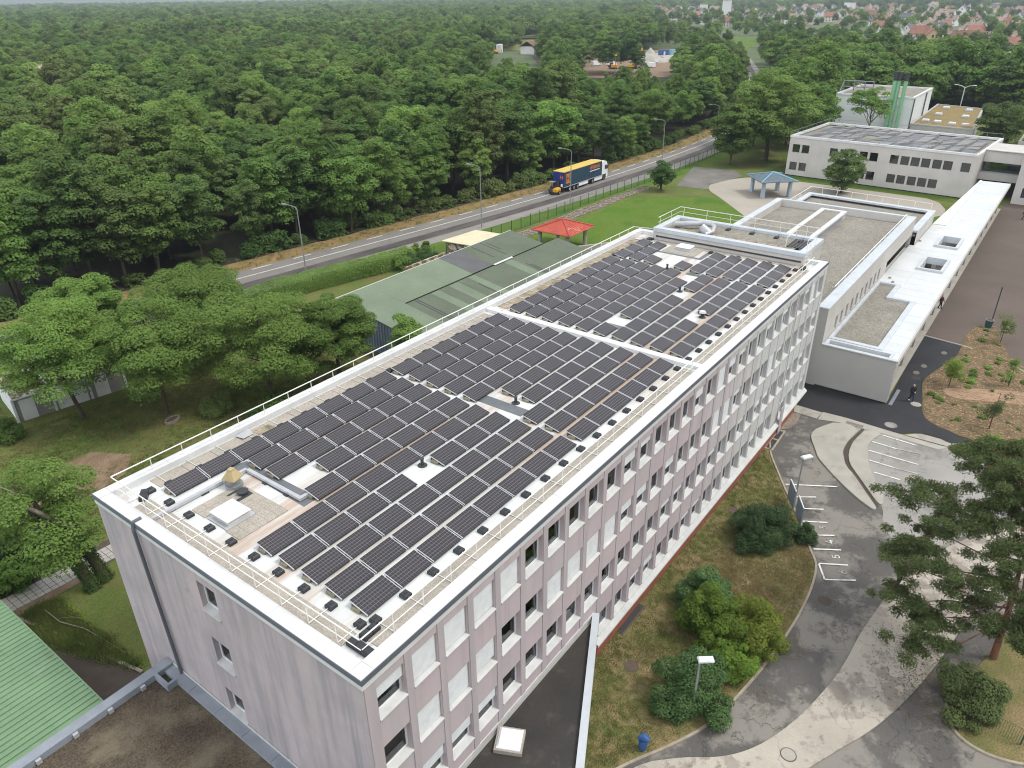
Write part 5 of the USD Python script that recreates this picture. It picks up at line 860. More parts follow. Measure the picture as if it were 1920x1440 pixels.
MHS = [('rusty round manhole in the parched lawn', 16.8, -2.2, .42, M_rust, .10), ('round iron manhole ring in the pale concrete walk', 16.5, -11.2, .40, M_rust, .135), ('faint manhole in the parched lawn by the base of the facade', 33.9, -1.4, .4, M_rust, .10), ('pale manhole patch in the wet asphalt', 28.5, -9.5, .45, M_soil, .055), ('pale round cover on the new asphalt', 58.9, -8.9, .5, M_concrete2, .08), ('pale round cover at the mouth of the new asphalt', 53.6, -7.9, .55, M_stalls, .08)]
for l, x, y, r, m, z in MHS:
    t = thing('manhole', l, 'manhole', (x, y, z)); obj('frame_ring', MB().tube((0, 0, 0), (0, 0, .012), r, 24).tube((0, 0, .012), (0, 0, .013), r - .04, 24), M_rust, t); obj('cover', MB().tube((0, 0, .0), (0, 0, .016), r - .05, 24), m if 'ring' not in l else M_concrete2, t)
for l, x, y in (('pale round patch on the asphalt beside the arcade, near one', 65.9, -7.6), ('pale round patch on the asphalt beside the arcade, middle one', 67.9, -7.95), ('pale round patch on the asphalt by the yard edging', 72.5, -9.0)):
    tag(obj('asphalt_patch', MB().sheet(wobble(Polygon([(x + math.cos(a) * .48, y + math.sin(a) * .3) for a in np.linspace(0, 6.28, 12)[:-1]]), .08, .3, int(x)), .088), M_oldslab), l, 'patch')
t = thing('drain_grating', 'long rusty drain grating beside the new asphalt', 'drain', (51.85, -5.3, .09)); obj('frame', MB().box(-.28, -.75, 0, .28, .75, .02), M_concrete2, t)
for k in range(12): obj('bar', MB().box(-.2, -.7 + k * .117, .02, .2, -.63 + k * .117, .035), M_rust, t)
t = thing('light_well', 'pair of sunken light wells with stone edges against the brick base', 'light well'); obj('edge', MB().prism(Polygon([(43.4, -.26), (47.0, -.26), (47.2, -.8), (43.5, -.95)], [[(43.6, -.3), (45.2, -.3), (45.2, -.75), (43.7, -.78)], [(45.4, -.3), (46.9, -.3), (46.9, -.68), (45.4, -.74)]]), .03, .16), M_kerb, t); obj('grate', MB().box(43.6, -.8, .06, 46.95, -.28, .095), M_dark, t)
t = thing('facade_grille', 'dark cellar opening in the parched lawn against the brick base', 'light well'); obj('grate', MB().box(18.6, -.6, .08, 21.4, -.26, .115), M_dark, t); obj('edge', MB().box(18.5, -.68, .08, 21.5, -.6, .14), M_rust, t)
t = thing('stone_planter', 'rough oval stone trough under the garden tree', 'planter', (16.9, 44.6, 0), .3); ov = Polygon([(math.cos(a) * .8, math.sin(a) * .5) for a in np.linspace(0, 6.28, 15)[:-1]]); obj('trough', MB().prism(ov.difference(ov.buffer(-.13)), 0, .3), M_stones, t); obj('earth', MB().prism(ov.buffer(-.13), 0, .2), M_soil, t)
t = thing('fallen_branch', 'thin bare pale branch lying along the tall grass', 'branch'); obj('stem', MB().path([(-1.0, 29.2, .35), (-.9, 27.5, .3), (-.3, 25.6, .4), (.0, 23.6, .3), (.2, 21.8, .35)], [.03, .03, .025, .02, .012], 5), M_dead, t); obj('twig', MB().path([(-.85, 27.9, .3), (-.3, 27.2, .4), (-.1, 26.6, .5)], .014, 4), M_dead, t)

# ------------------------------------------------------------------ people
def hullchain(parts):
    """bones = (p, rp, q, rq): hulls of sphere pairs joined and smoothed"""
    S = lambda p, r: manifold3d.Manifold.sphere(r, 14).translate(tuple(map(float, p)))
    M = None
    for p, a, q, b in parts:
        h = manifold3d.Manifold.batch_hull([S(p, a), S(q, b)]); M = h if M is None else M + h
    mm = M.refine_to_length(.035).to_mesh(); tm = trimesh.Trimesh(mm.vert_properties[:, :3], mm.tri_verts); trimesh.smoothing.filter_taubin(tm, iterations=6); return tm
def person(label, loc, rz, h, top, bottom, hair, shoes, stride=.25, arms='hold'):
    t = thing('person', label, 'person', loc, rz); k = h / 1.75; P = lambda x, y, z: V(x, y, z) * k
    hipL, hipR = P(0, .09, .92), P(0, -.09, .92); kL, kR = P(.12 * stride * 4, .09, .50), P(.02, -.09, .50); aL, aR = P(.9 * stride, .09, .08), P(-.9 * stride, -.09, .10)
    shL, shR = P(0, .18, 1.42), P(0, -.18, 1.42)
    if arms == 'hold': eL, eR, hL, hR = P(.02, .26, 1.15), P(.02, -.26, 1.15), P(.27, .08, 1.12), P(.27, -.06, 1.10)
    else: eL, eR, hL, hR = P(.08, .25, 1.14), P(-.12, -.25, 1.14), P(.24, .25, .92), P(-.16, -.27, .88)
    leg = [(hipL, .085 * k, kL, .055 * k), (kL, .055 * k, aL, .04 * k), (hipR, .085 * k, kR, .055 * k), (kR, .055 * k, aR, .04 * k)]
    feet = [(aL + P(-.04, 0, -.045), .04 * k, aL + P(.16, 0, -.05), .035 * k), (aR + P(-.04, 0, -.05), .04 * k, aR + P(.16, 0, -.055), .035 * k)]
    torso = [(P(0, .07, .95), .11 * k, P(0, .09, 1.35), .11 * k), (P(0, -.07, .95), .11 * k, P(0, -.09, 1.35), .11 * k), (P(0, 0, 1.0), .12 * k, P(.01, 0, 1.36), .13 * k), (shL, .065 * k, shR, .065 * k)]
    arm = [(shL, .06 * k, eL, .045 * k), (eL, .045 * k, hL, .03 * k), (shR, .06 * k, eR, .045 * k), (eR, .045 * k, hR, .03 * k)]
    head = [(P(0, 0, 1.42), .055 * k, P(.01, 0, 1.53), .052 * k), (P(.015, 0, 1.58), .07 * k, P(.005, 0, 1.66), .085 * k), (P(.08, 0, 1.60), .018 * k, P(.095, 0, 1.585), .014 * k), (P(0, .083, 1.6), .016 * k, P(0, .083, 1.62), .018 * k), (P(0, -.083, 1.6), .016 * k, P(0, -.083, 1.62), .018 * k)]
    hands = []
    for w, e in ((hL, eL), (hR, eR)):
        d = (w - e) / np.linalg.norm(w - e); s = np.cross(d, V(0, 0, 1)); s /= np.linalg.norm(s); c = w + d * .05 * k; hands.append((w, .03 * k, c + d * .03 * k, .036 * k))
        for i, L in enumerate((.075, .09, .085, .065)): b0 = c + d * .05 * k + s * (i - 1.5) * .02 * k; hands.append((b0, .0095 * k, b0 + d * L * k - V(0, 0, .02) * k, .008 * k))
        hands.append((c - s * .035 * k, .011 * k, c - s * .06 * k + d * .05 * k, .009 * k))
    obj('body', MB().mesh(hullchain(leg + feet + torso + arm + head + hands)), M_skin, t, True)
    grow = lambda bones, g: [(p, a + g * k, q, b + g * k) for p, a, q, b in bones]
    obj('jacket', MB().mesh(hullchain(grow(torso, .022) + grow(arm, .018))), top, t, True); obj('trousers', MB().mesh(hullchain(grow(leg, .02) + [(P(0, .05, .93), .125 * k, P(0, -.05, .93), .125 * k)])), bottom, t, True)
    for f in feet: obj('shoe', MB().mesh(hullchain(grow([f], .012))), shoes, t, True)
    obj('hair', MB().mesh(hullchain([(P(-.02, 0, 1.66), .09 * k, P(-.035, 0, 1.60), .075 * k)])), hair, t, True)
    for s in (-1, 1): obj('eye', MB().mesh(trimesh.creation.icosphere(1, .012 * k).apply_translation(P(.082, s * .03, 1.635))), M_hairk, t)
    obj('mouth', MB().mesh(trimesh.creation.box((.012 * k, .04 * k, .008 * k)).apply_translation(P(.083, 0, 1.545))), M_maroon, t); return t
person('fair-haired person in dark jacket and white shoes walking on the new asphalt', (59.3, -8.35, .08), -2.5, 1.72, M_clothk, M_clothb, M_hairw, M_shoe, .3)
person('person in maroon top and black trousers under the edge of the arcade', (85.9, -6.28, .09), -2.2, 1.62, M_maroon, M_clothk, M_hairk, M_clothk, .15, 'walk')
person('person dressed in black on the pale concrete walk beside the pine', (32.2, -12.9, .13), 2.2, 1.55, M_clothk, M_clothk, M_hairk, M_clothk, .14, 'walk')
person('person in dark clothes at the right edge of the schoolyard', (136.6, -10.2, .06), -2.0, 1.7, M_clothk, M_clothb, M_hairk, M_clothk, .2, 'walk')
# ------------------------------------------------------------------ foliage
def leaf_quads(pos, nrm, size, rng, asp=.62):
    n = len(pos); nrm = nrm / (np.linalg.norm(nrm, axis=1, keepdims=True) + 1e-9)
    t = rng.normal(size=(n, 3)); t -= nrm * (t * nrm).sum(1, keepdims=True); t /= np.linalg.norm(t, axis=1, keepdims=True) + 1e-9
    b = np.cross(nrm, t); s = size * rng.uniform(.65, 1.25, (n, 1)); a, c = t * s * .5, b * s * .5 * asp
    v = np.stack([pos - a, pos - c + nrm * s * .1, pos + a, pos + c + nrm * s * .1], 1).reshape(-1, 3)
    i = np.arange(n)[:, None] * 4
    return v, np.vstack([i + [0, 1, 2], i + [0, 2, 3]])
def clumps(rng, n, R, H, zc, rmin, rmax, top=.25, inner=.45):
    i = np.arange(n) + .5; zt = 1 - i / n * (1 + min(1, top * 1.8 + .1)); a = i * 2.39996 + rng.normal(size=n) * .35; zt = np.clip(zt + rng.normal(size=n) * .1, -.97, .97)
    d = np.stack([np.cos(a) * np.sqrt(1 - zt ** 2), np.sin(a) * np.sqrt(1 - zt ** 2), zt], 1)
    rad = np.where(rng.random((n, 1)) < .25, rng.uniform(inner * .6, .6, (n, 1)), rng.uniform(.68, 1.0, (n, 1)))
    return d * rad * [R, R, H / 2] * .80 + [0, 0, zc], rng.uniform(rmin, rmax, len(d)) * R
def foliage(rng, cen, rr, n, leaf, flat_=.62, up=.55, asp=.62, under=.18):
    p = rr ** 2 / (rr ** 2).sum(); k = rng.choice(len(rr), n, p=p)
    d = rng.normal(size=(n, 3)); d /= np.linalg.norm(d, axis=1, keepdims=True)
    flip = (d[:, 2] < 0) & (rng.random(n) > under); d[flip, 2] *= -1
    r = rr[k][:, None] * (rng.uniform(.45, 1.08, (n, 1)) ** .5)
    pos = cen[k] + d * r * [1, 1, flat_]
    return leaf_quads(pos, d * .85 + rng.normal(size=(n, 3)) * .32 + [0, 0, up + .12], leaf, rng, asp)
def trunk_mesh(rng, h, r, cen, nb, lean=(0, 0), fork=.4, bend=.3):
    m = MB(); top = V(lean[0], lean[1], h); mid = top * .5 + [rng.normal() * bend, rng.normal() * bend, 0]
    m.path([(0, 0, -.1), (0, 0, .25), mid * .6, mid, top], [r * 1.35, r, r * .85, r * .65, r * .25], 8)
    for i in rng.permutation(len(cen))[:nb]:
        f = rng.uniform(fork, .85); s = mid * (f / .5) if f < .5 else mid + (top - mid) * (f - .5) / .5
        e = cen[i]; q = (s + e) / 2 + [0, 0, -.06 * np.linalg.norm(e - s)]
        m.path([s, q, e], [r * .42 * (1.2 - f), r * .25, r * .06], 5)
    return m
def tree(name, label, loc, rng, R, H, crown_h, leafm, n, leaf, ncl=26, rmin=.28, rmax=.45, flat_=.62, trunk_r=.22, bark=M_bark, nb=10, group=None, cat='tree', inner=.45, lean=(0, 0), scale=None, top=.25, rz=0, under=.18, cone=0.):
    t = thing(name, label, cat, loc, rz, group, scale)
    zc = H - crown_h / 2
    c, r = clumps(rng, ncl, R, crown_h, zc, rmin, rmax, top, inner)
    if cone: f = 1 - cone * np.clip((c[:, 2] - (H - crown_h)) / crown_h, 0, 1); c[:, :2] *= f[:, None]; r = r * (.45 + .55 * f)
    c[:, 0] += lean[0] * (c[:, 2] / H); c[:, 1] += lean[1] * (c[:, 2] / H)
    obj('trunk', trunk_mesh(rng, H * .82, trunk_r, c, nb, lean), bark, t, 50)
    obj('crown', foliage(rng, c, r, n, leaf, flat_, under=under), leafm, t)
    return t
R_ = lambda s: np.random.default_rng(s)

# garden trees on the left
GT = [('feathery locust tree in front of the white garages, leftmost in the garden', (12.4, 51.6), 6.0, 12.0, 10.4), ('tall locust tree behind the garages close to the road', (17.8, 58.5), 5.0, 11.5, 9.4), ('locust tree with bare trunk rising from the stone planter', (17.4, 46.2), 6.2, 11.8, 10.0), ('broad locust tree near the road behind the planter tree', (26.0, 52.8), 6.4, 11.2, 9.4),
      ('large dense locust tree beside the garden-side roof edge', (24.8, 40.6), 6.6, 11.6, 10.9), ('locust tree between the dense tree and the workshop end wall', (31.4, 38.6), 4.8, 9.6, 9.0)]
for i, (l, p, R, H, ch) in enumerate(GT):
    tree('locust_tree', l, (*p, 0), R_(20 + i), R, H, ch, L_robinia, 42000, .22, ncl=84, rmin=.13, rmax=.27, flat_=.64, nb=18, group='locust trees in the garden', trunk_r=.2, top=.32, inner=.3)
tree('small_dense_tree', 'small dense dark green tree at the workshop end wall by the roof edge', (36.4, 33.6, 0), R_(31), 2.4, 7.4, 6.6, L_wood, 9000, .24, ncl=24, rmin=.3, rmax=.45, cone=.45)
iv = tree('ivy_clad_tree', 'sparse tree with two ivy-covered trunks and dead limbs by the slab path', (1.9, 29.0, 0), R_(33), 4.6, 10.4, 8.2, L_robinia, 17000, .2, ncl=52, rmin=.14, rmax=.28, flat_=.64, lean=(-1.7, 1.6), top=.45, trunk_r=.3, nb=9)
rg = R_(34)
for q in ((0, 0), (.95, .25)):
    z = rg.uniform(0, 5.2, 2600); a = rg.uniform(0, 6.28, 2600); rr = (.40 - .02 * z) * (.55 + .9 * meshkit.fbm(np.stack([a, z * .9, 0 * a], 1), 3, 4)) * rg.uniform(.8, 1.35, 2600)
    pos = np.stack([q[0] + np.cos(a) * rr - .16 * z, q[1] + np.sin(a) * rr + .15 * z, z], 1); obj('ivy', leaf_quads(pos, np.stack([np.cos(a), np.sin(a), .3 + 0 * a], 1), .17, rg), L_ivy, iv)
    obj('trunk', MB().path([(*q, 0), (q[0] - .5, q[1] + .45, 3), (q[0] - 1.3, q[1] + 1.2, 8)], [.38, .3, .1], 8), M_bark, iv)
dl = MB(); dl.path([(0, 0, 5), (-1.6, .6, 7.2), (-3.4, 1.4, 8.2), (-4.6, 2.4, 7.6)], [.16, .12, .08, .03], 6); dl.path([(-1.6, .6, 7.2), (-1.9, 1.6, 8.2), (-2.4, 2.6, 8.6)], [.08, .05, .02], 5); obj('dead_limb', dl, M_dead, iv)
def shrub(name, label, loc, seed, R, H, m, n, leaf, ry=None, rz=0, ncl=22, cat='shrub', rmin=.3, rmax=.48, group=None):
    rng = R_(seed); t = thing(name, label, cat, loc, rz, group, (1, (ry or R) / R, 1)); d = rng.normal(size=(ncl, 3)); d[:, 2] = np.abs(d[:, 2]); d /= np.linalg.norm(d, axis=1, keepdims=True)
    c = d * [R * .74, R * .74, H * .70] * rng.uniform(.45, 1.08, (ncl, 1)); r = rng.uniform(rmin * .7, rmax * .95, ncl) * min(R, H * 1.1); st = MB()
    for k in range(6): st.path([(0, 0, 0), c[k] * .5 + [0, 0, .1], c[k]], [.05, .035, .015], 5)
    obj('stem', st, M_bark, t); obj('foliage', foliage(rng, c + [0, 0, .15], r, n, leaf, .85, .3, under=.6), m, t); return t
shrub('dark_shrub', 'dark rounded evergreen shrub in the garden left of the ivy-clad tree', (.4, 35.8, 0), 41, 2.0, 3.4, L_dark, 7000, .2)
shrub('garden_shrub', 'loose green shrub at the bottom left of the garden beyond the path', (-1.2, 33.4, 0), 42, 1.5, 3.2, L_robinia, 3500, .22); shrub('garden_shrub', 'low green bush at the left end of the white garages', (6.9, 53.3, 0), 43, 1.3, 2.2, L_wood, 3500, .2)
shrub('garden_shrub', 'pale undergrowth beneath the dense locust tree', (23.0, 37.6, 0), 44, 2.6, 2.2, L_robinia, 5000, .24); shrub('garden_shrub', 'low dark undergrowth behind the stone planter', (20.6, 43.2, 0), 45, 2.2, 1.6, L_wood2, 4500, .22)

# grass blades standing in the lawns near the building
def tufts(name, label, poly, n, h, mats, seed, z):
    rg = R_(seed); pi = UsdGeom.PointInstancer.Define(stage, numbered('/World', name)); tag(pi.GetPrim(), label, 'grass', kind='stuff'); ps_ = []
    for k, m in enumerate(mats):
        nb = 16; a = rg.uniform(0, 6.28, nb); b = np.stack([rg.normal(size=nb) * .14, rg.normal(size=nb) * .14, 0 * a], 1); t = b + np.stack([np.cos(a) * .4, np.sin(a) * .4, rg.uniform(.5, 1, nb)], 1) * h; w = np.stack([-np.sin(a), np.cos(a), 0 * a], 1) * .022
        v = np.stack([b - w, b + w, t], 1).reshape(-1, 3); ps_.append(obj(['blades', 'dry_blades'][k % 2], (v, np.arange(nb * 3).reshape(-1, 3)), m, pi).GetPath())
    x0, y0, x1, y1 = poly.bounds; p = rg.uniform((x0, y0), (x1, y1), (n * 2, 2)); import shapely; p = p[shapely.contains_xy(poly, p[:, 0], p[:, 1])][:n]; n = len(p)
    w = meshkit.fbm(np.c_[p * .25, 0 * p[:, 0]], 3, seed); sc = (.5 + w) * rg.uniform(.6, 1.4, n)
    pi.CreatePrototypesRel().SetTargets(ps_); pi.CreateProtoIndicesAttr(Vt.IntArray.FromNumpy(((w + rg.normal(size=n) * .12) < .5).astype(np.int32) % len(mats))); pi.CreatePositionsAttr(Vt.Vec3fArray.FromNumpy(np.c_[p, np.full(n, z)].astype(np.float32))); pi.CreateScalesAttr(Vt.Vec3fArray.FromNumpy(np.stack([sc, sc, sc], 1).astype(np.float32)))
    an = rg.uniform(0, 6.28, n); pi.CreateOrientationsAttr(Vt.QuathArray([Gf.Quath(float(math.cos(q / 2)), 0, 0, float(math.sin(q / 2))) for q in an]))
G_green = leafmat('grass_blade', (0.15, 0.215, 0.05), (0.23, 0.285, 0.075), (0.25, 0.28, 0.08), rnd=.4, nscale=.7, trans=.3); G_dry = leafmat('dry_grass_blade', (0.30, 0.24, 0.115), (0.42, 0.33, 0.165), (0.37, 0.32, 0.14), rnd=.4, nscale=.7, trans=.3)
tufts('lawn_grass', 'rough green and brown grass of the garden lawn left of the building', Polygon([(-4, 33.5), (9, 32.9), (38, 22), (38, 50), (30, 60), (4, 60), (-4, 45)]).difference(Polygon([(8, 54), (18.5, 52.6), (19.5, 60), (9, 62)])), 15000, .13, [G_green, G_dry], 301, .03)
tufts('parched_grass', 'patchy dry grass of the lawn below the window facade', Polygon(np.vstack([KS, [(8, 0.2), (45, 0.2)]])).buffer(-.25), 9000, .07, [G_dry, G_green], 302, .09)
tufts('long_grass', 'long bright grass beside the gable wall', Polygon([(-2.2, 27), (-.6, 22.5), (0.2, 20.5), (-.1, 30), (-1.8, 30.3)]).buffer(.0), 1500, .32, [G_green], 303, .05)
tufts('verge_grass', 'dry tan grass of the road verge at the wood edge', strip(FE[14:-14], -5.0, -.2), 13000, .30, [G_dry, G_green], 304, .05)
# clipped hedge by the road
hp = LineString([(36, 62.5), (46.5, 61.4), (57, 58.9), (62.5, 58.3)]); rng = R_(50); hd = thing('road_hedge', 'long clipped hedge between the road shoulder and the workshop', 'hedge'); n = 26000; s = rng.uniform(0, hp.length, n); pt = np.array([hp.interpolate(x).coords[0] for x in s]); face = rng.random(n)
w = 1.15; z = np.where(face < .45, 2.0 + rng.normal(size=n) * .09, rng.uniform(.1, 2.0, n)); o = np.where(face < .45, rng.uniform(-w, w, n), np.where(face < .85, -w, w) + rng.normal(size=n) * .12)
bul = .25 * (meshkit.fbm(np.c_[s * .45, z, 0 * s], 3, 3) - .5)
pos = np.stack([pt[:, 0] + .2 * o, pt[:, 1] + o * (1 + bul), z * (1 + bul)], 1); nr = np.stack([0 * s, np.sign(o) * (face >= .45), .4 + (face < .45)], 1) + rng.normal(size=(n, 3)) * .5
obj('foliage', leaf_quads(pos, nr, .2, rng), L_wood, hd); st = MB()
for x in np.arange(.5, hp.length, 1.2): q = hp.interpolate(x).coords[0]; st.tube((*q, 0), (*q, 1.7), .04, 5)
obj('stem', st, M_bark, hd)
for i, (x, y, R, H) in enumerate([(59, 56.8, 1.7, 2.3), (61.5, 57.2, 1.2, 2.6), (62.4, 59.3, .8, 3.2), (64.4, 59.2, .8, 3.0), (66.3, 58.8, .7, 2.6), (65.5, 57.6, 2.2, 1.5)]):
    shrub('hedge_bush', ['rounded bush at the end of the hedge by the felt roof', 'bush joined to the hedge end', 'leftmost upright leafy bush above the yard wall', 'middle upright leafy bush above the yard wall', 'rightmost upright leafy bush above the yard wall', 'low ivy mound along the yard wall'][i], (x, y, 0), 60 + i, R, H, L_bright if i in (2, 3, 4) else L_wood, 3000, .2, group='bushes at the hedge end')
# shrubs on the parched lawn
shrub('dark_shrub', 'wide dark evergreen shrub next to the blue-grey boards', (32.0, -4.1, .09), 71, 3.0, 2.9, L_dark, 28000, .13, 2.5, -.5, ncl=70, rmin=.16, rmax=.28)
shrub('dark_shrub', 'small dark bush at the kerb against the blue-grey boards', (33.6, -6.6, .09), 72, .95, 1.8, L_dark, 3500, .14)
shrub('laurel_shrub', 'dark green leafy shrub behind the bright ones on the parched lawn', (23.4, -3.6, .09), 73, 2.0, 3.5, L_blue, 13000, .14, ncl=44, rmin=.18, rmax=.32); shrub('bright_shrub', 'tall bright green feathery shrub in the middle of the parched lawn', (21.5, -5.0, .09), 74, 2.5, 4.3, L_bright, 22000, .14, ncl=60, rmin=.16, rmax=.30)
shrub('olive_shrub', 'yellowish green wispy shrub leaning over the drive kerb', (22.7, -7.0, .09), 75, 2.4, 3.4, L_olive, 16000, .13, ncl=50, rmin=.15, rmax=.28); shrub('bright_shrub', 'low bright green shrub at the drive kerb below the wispy one', (19.9, -6.9, .09), 76, 1.8, 2.4, L_bright, 10000, .13, ncl=36, rmin=.18, rmax=.32)
shrub('laurel_shrub', 'round blue-green laurel around the white-headed lamp post', (16.9, -5.7, .09), 77, 2.8, 2.9, L_blue, 30000, .13, ncl=70, rmin=.16, rmax=.28)
# dropped leaves and needles on the paving
def litter(name, label, cells, seed, m):
    rg = R_(seed); p = []
    for cx, cy, sd, n in cells: p.append(np.c_[rg.normal(cx, sd, n), rg.normal(cy, sd * .7, n), rg.uniform(.15, .16, n)])
    p = np.vstack(p); tag(obj(name, leaf_quads(p, np.stack([rg.normal(size=len(p)) * .2, rg.normal(size=len(p)) * .2, np.ones(len(p))], 1), .09, rg), m), label, 'leaf litter', kind='stuff')
litter('leaf_litter', 'scattered dry leaves and needles on the drive and concrete walk', [(26.5, -15, 1.8, 900), (24, -16.5, 1.2, 500), (29.5, -16.2, 2, 500), (23.5, -9, .7, 220), (19, -9, .8, 180), (30, -11, 3, 260), (40, -9, 3, 220)], 311, M_mulch)
# trees of the court and behind the far building
tree('round_tree', 'small round green tree on the lawn by the fence beyond the lorry', (121.9, 48.4, 0), R_(81), 3.0, 6.0, 5.7, L_wood2, 8000, .30, ncl=40, rmin=.2, rmax=.34, top=.5); tree('court_tree', 'dense dark green tree before the far classroom building', (138.6, 19.4, 0), R_(82), 4.4, 8.6, 8.2, L_wood2, 13000, .32, ncl=54, rmin=.18, rmax=.32, top=.5)
tree('big_tree', 'very large spreading tree left of the far classroom building', (160, 41.5, 0), R_(83), 11.0, 20.5, 19.0, L_wood, 42000, .46, ncl=130, rmin=.12, rmax=.23, trunk_r=.5, top=.5); tree('big_tree', 'second large trunked tree tucked behind the corner of the classroom building', (168.5, 44.5, 0), R_(84), 7.5, 16, 14.5, L_wood2, 20000, .46, ncl=80, rmin=.15, rmax=.27, trunk_r=.4, top=.5)
for i_, (l_, x_, y_, R_0, H_) in enumerate([('tall broad tree left of the big tree by the fence', 151.5, 46.5, 5.6, 14), ('broad tree at the road bend behind the big tree', 176, 50.5, 7.5, 17.5), ('tall dense tree behind the big tree near the road bend', 186, 47.5, 7.5, 18.5), ('large tree above the roof of the far classroom building', 181, 38.5, 6.5, 16)]): tree('large_tree', l_, (x_, y_, 0), R_(310 + i_), R_0, H_, H_ * .93, L_wood, 15000, .5, ncl=80, rmin=.15, rmax=.28, top=.5)
tree('airy_tree', 'airy bright tree standing before the white boiler house', (187, 27.6, 0), R_(85), 5.8, 14.5, 9.0, L_robinia, 6500, .42, ncl=30, rmin=.18, rmax=.3, nb=18, inner=.3); tree('airy_tree', 'olive green tree at the edge of the orange planted roof', (199, 1.5, 0), R_(86), 6.2, 12.0, 11.0, L_wood2, 14000, .42, ncl=60, rmin=.16, rmax=.28, top=.5); tree('airy_tree', 'low tree to the right of the orange planted roof', (214, 0.5, 0), R_(87), 4.5, 9.0, 7, L_wood2, 6000, .5, ncl=26)
# planting bed: staked saplings and small perennials
def sapling(label, x, y, h, r, m, n, stakes):
    t = thing('sapling', label, 'sapling', (x, y, .11)); rng = R_(int(x * 10)); c = np.stack([rng.normal(size=14) * r * .4, rng.normal(size=14) * r * .4, rng.uniform(h * .35, h * .95, 14)], 1); obj('stem', MB().path([(0, 0, 0), (0, 0, h * .95)], [.05, .015], 6), M_bark, t); obj('crown', foliage(rng, c, np.full(14, r * .45), n, .13, .9, under=.6), m, t)
    if stakes:
        for a in (0.3, 2.4, 4.5): obj('stake', MB().tube((math.cos(a) * .6, math.sin(a) * .6, 0), (math.cos(a) * .6, math.sin(a) * .6, 1.5), .035, 5), M_wood, t)
        obj('tie_rail', MB().path([(math.cos(a) * .6, math.sin(a) * .6, 1.45) for a in (.3, 2.4, 4.5)], .03, 4), M_wood, t)
sapling('staked sapling near the tip of the planting bed', 78.9, -13.4, 3.0, .8, L_bright, 1500, True); sapling('bushy staked sapling left of the sand path', 64.6, -10.7, 2.6, 1.2, L_bright, 2600, True); sapling('slim dark sapling right of the sand path at the image edge', 67.8, -15.3, 3.2, .6, L_wood, 1400, True); sapling('young pine on a thin leaning stem in the lower planting bed', 57.8, -14.9, 3.8, .9, L_pine, 1700, False)
rng = R_(90); BP = Polygon(BEDW); k = 0; proto_p = None
while k < 64:
    x, y = rng.uniform(54, 84), rng.uniform(-20, -8.7)
    from shapely.geometry import Point
    if not BP.buffer(-.4).contains(Point(x, y)) or (62 < x < 66 and -17 < y < -10.4 and abs((x - 62.6) + (y + 10.5) * .3) < 1.3): continue
    lab = 'small green perennial tuft in the wood-chip planting bed'
    if proto_p is None:
        proto_p = thing('perennial', lab, 'plant', (x, y, .11), 0, 'tufts in the planting bed'); r2 = R_(91); obj('foliage', foliage(r2, np.array([[0, 0, .1], [.12, .1, .12], [-.1, .1, .1]]), np.array([.25, .2, .2]), 420, .1, .9, under=.5), L_wood, proto_p)
    else: s = rng.uniform(.5, 1.5); dup(proto_p, lab, (x, y, .11), rng.uniform(0, 6), 'tufts in the planting bed', (s, s, s * rng.uniform(.7, 1.1)))
    k += 1
ch = MB(); 
for i in range(4200):
    x, y = rng.uniform(54, 84), rng.uniform(-20, -8.7)
    if BP.buffer(-.15).contains(Point(x, y)): s = rng.uniform(.06, .2); ch.ob((x, y, .10), (s * 1.6, s * .5, s * .35), rng.uniform(0, 3.1))
tag(obj('wood_chips', ch, M_sandpath), 'coarse pale wood chips strewn over the planting bed', 'wood chips', kind='stuff')

# Scots pines at the right
def pine(label, base, h, tips, seed, bend, tr=.3):
    t = thing('scots_pine', label, 'pine tree', (*base, 0)); rng = R_(seed); tips = [(*(V(*a[:3]) - V(*base, 0)), a[3]) for a in tips]; ax = [V(0, 0, 0), V(bend[0] * .3, bend[1] * .3, h * .35), V(bend[0] * .8, bend[1] * .8, h * .7), V(bend[0], bend[1], h)]
    tm = MB().path(ax, [tr, tr * .8, tr * .5, tr * .2], 10); br = MB(); cs, rs_ = [], []
    for e, r in zip([V(*a[:3]) for a in tips], [a[3] if len(a) > 3 else 1.2 for a in tips]):
        f = np.clip((e[2] - 1.3) / h, .18, .92); q = f * 3; i = min(2, int(q)); s = ax[i] + (ax[i + 1] - ax[i]) * (q - i); mid = s + (e - s) * .55 + [rng.normal() * .3, rng.normal() * .3, -.25 - .25 * rng.random()]
        br.path([s, mid, e], [tr * .30, tr * .18, tr * .06], 6)
        for k in range(15): o = rng.normal(size=3) * [1, 1, .40] * r * .72; cs.append(e + o); rs_.append(r * rng.uniform(.26, .50)); br.path([e - (e - mid) * .3, e + o * .6, e + o], [tr * .09, tr * .06, .012], 4)
    obj('trunk', tm, M_pinebark, t, 50); obj('limb', br, M_pinebark, t, 50)
    cs, rs_ = np.array(cs), np.array(rs_); n = int(4600 * (rs_ ** 2).sum() / 3); p = rs_ ** 2 / (rs_ ** 2).sum(); k = rng.choice(len(rs_), n, p=p); d = rng.normal(size=(n, 3)); d /= np.linalg.norm(d, axis=1, keepdims=True); d[:, 2] = np.where(rng.random(n) < .6, np.abs(d[:, 2]), d[:, 2])
    pos = cs[k] + d * rs_[k][:, None] * [1, 1, .6] * rng.uniform(.35, 1.15, (n, 1)); obj('needles', leaf_quads(pos, d * .6 + rng.normal(size=(n, 3)) * .6 + [0, 0, .3], .19, rng, .3), L_pine, t)
    return t
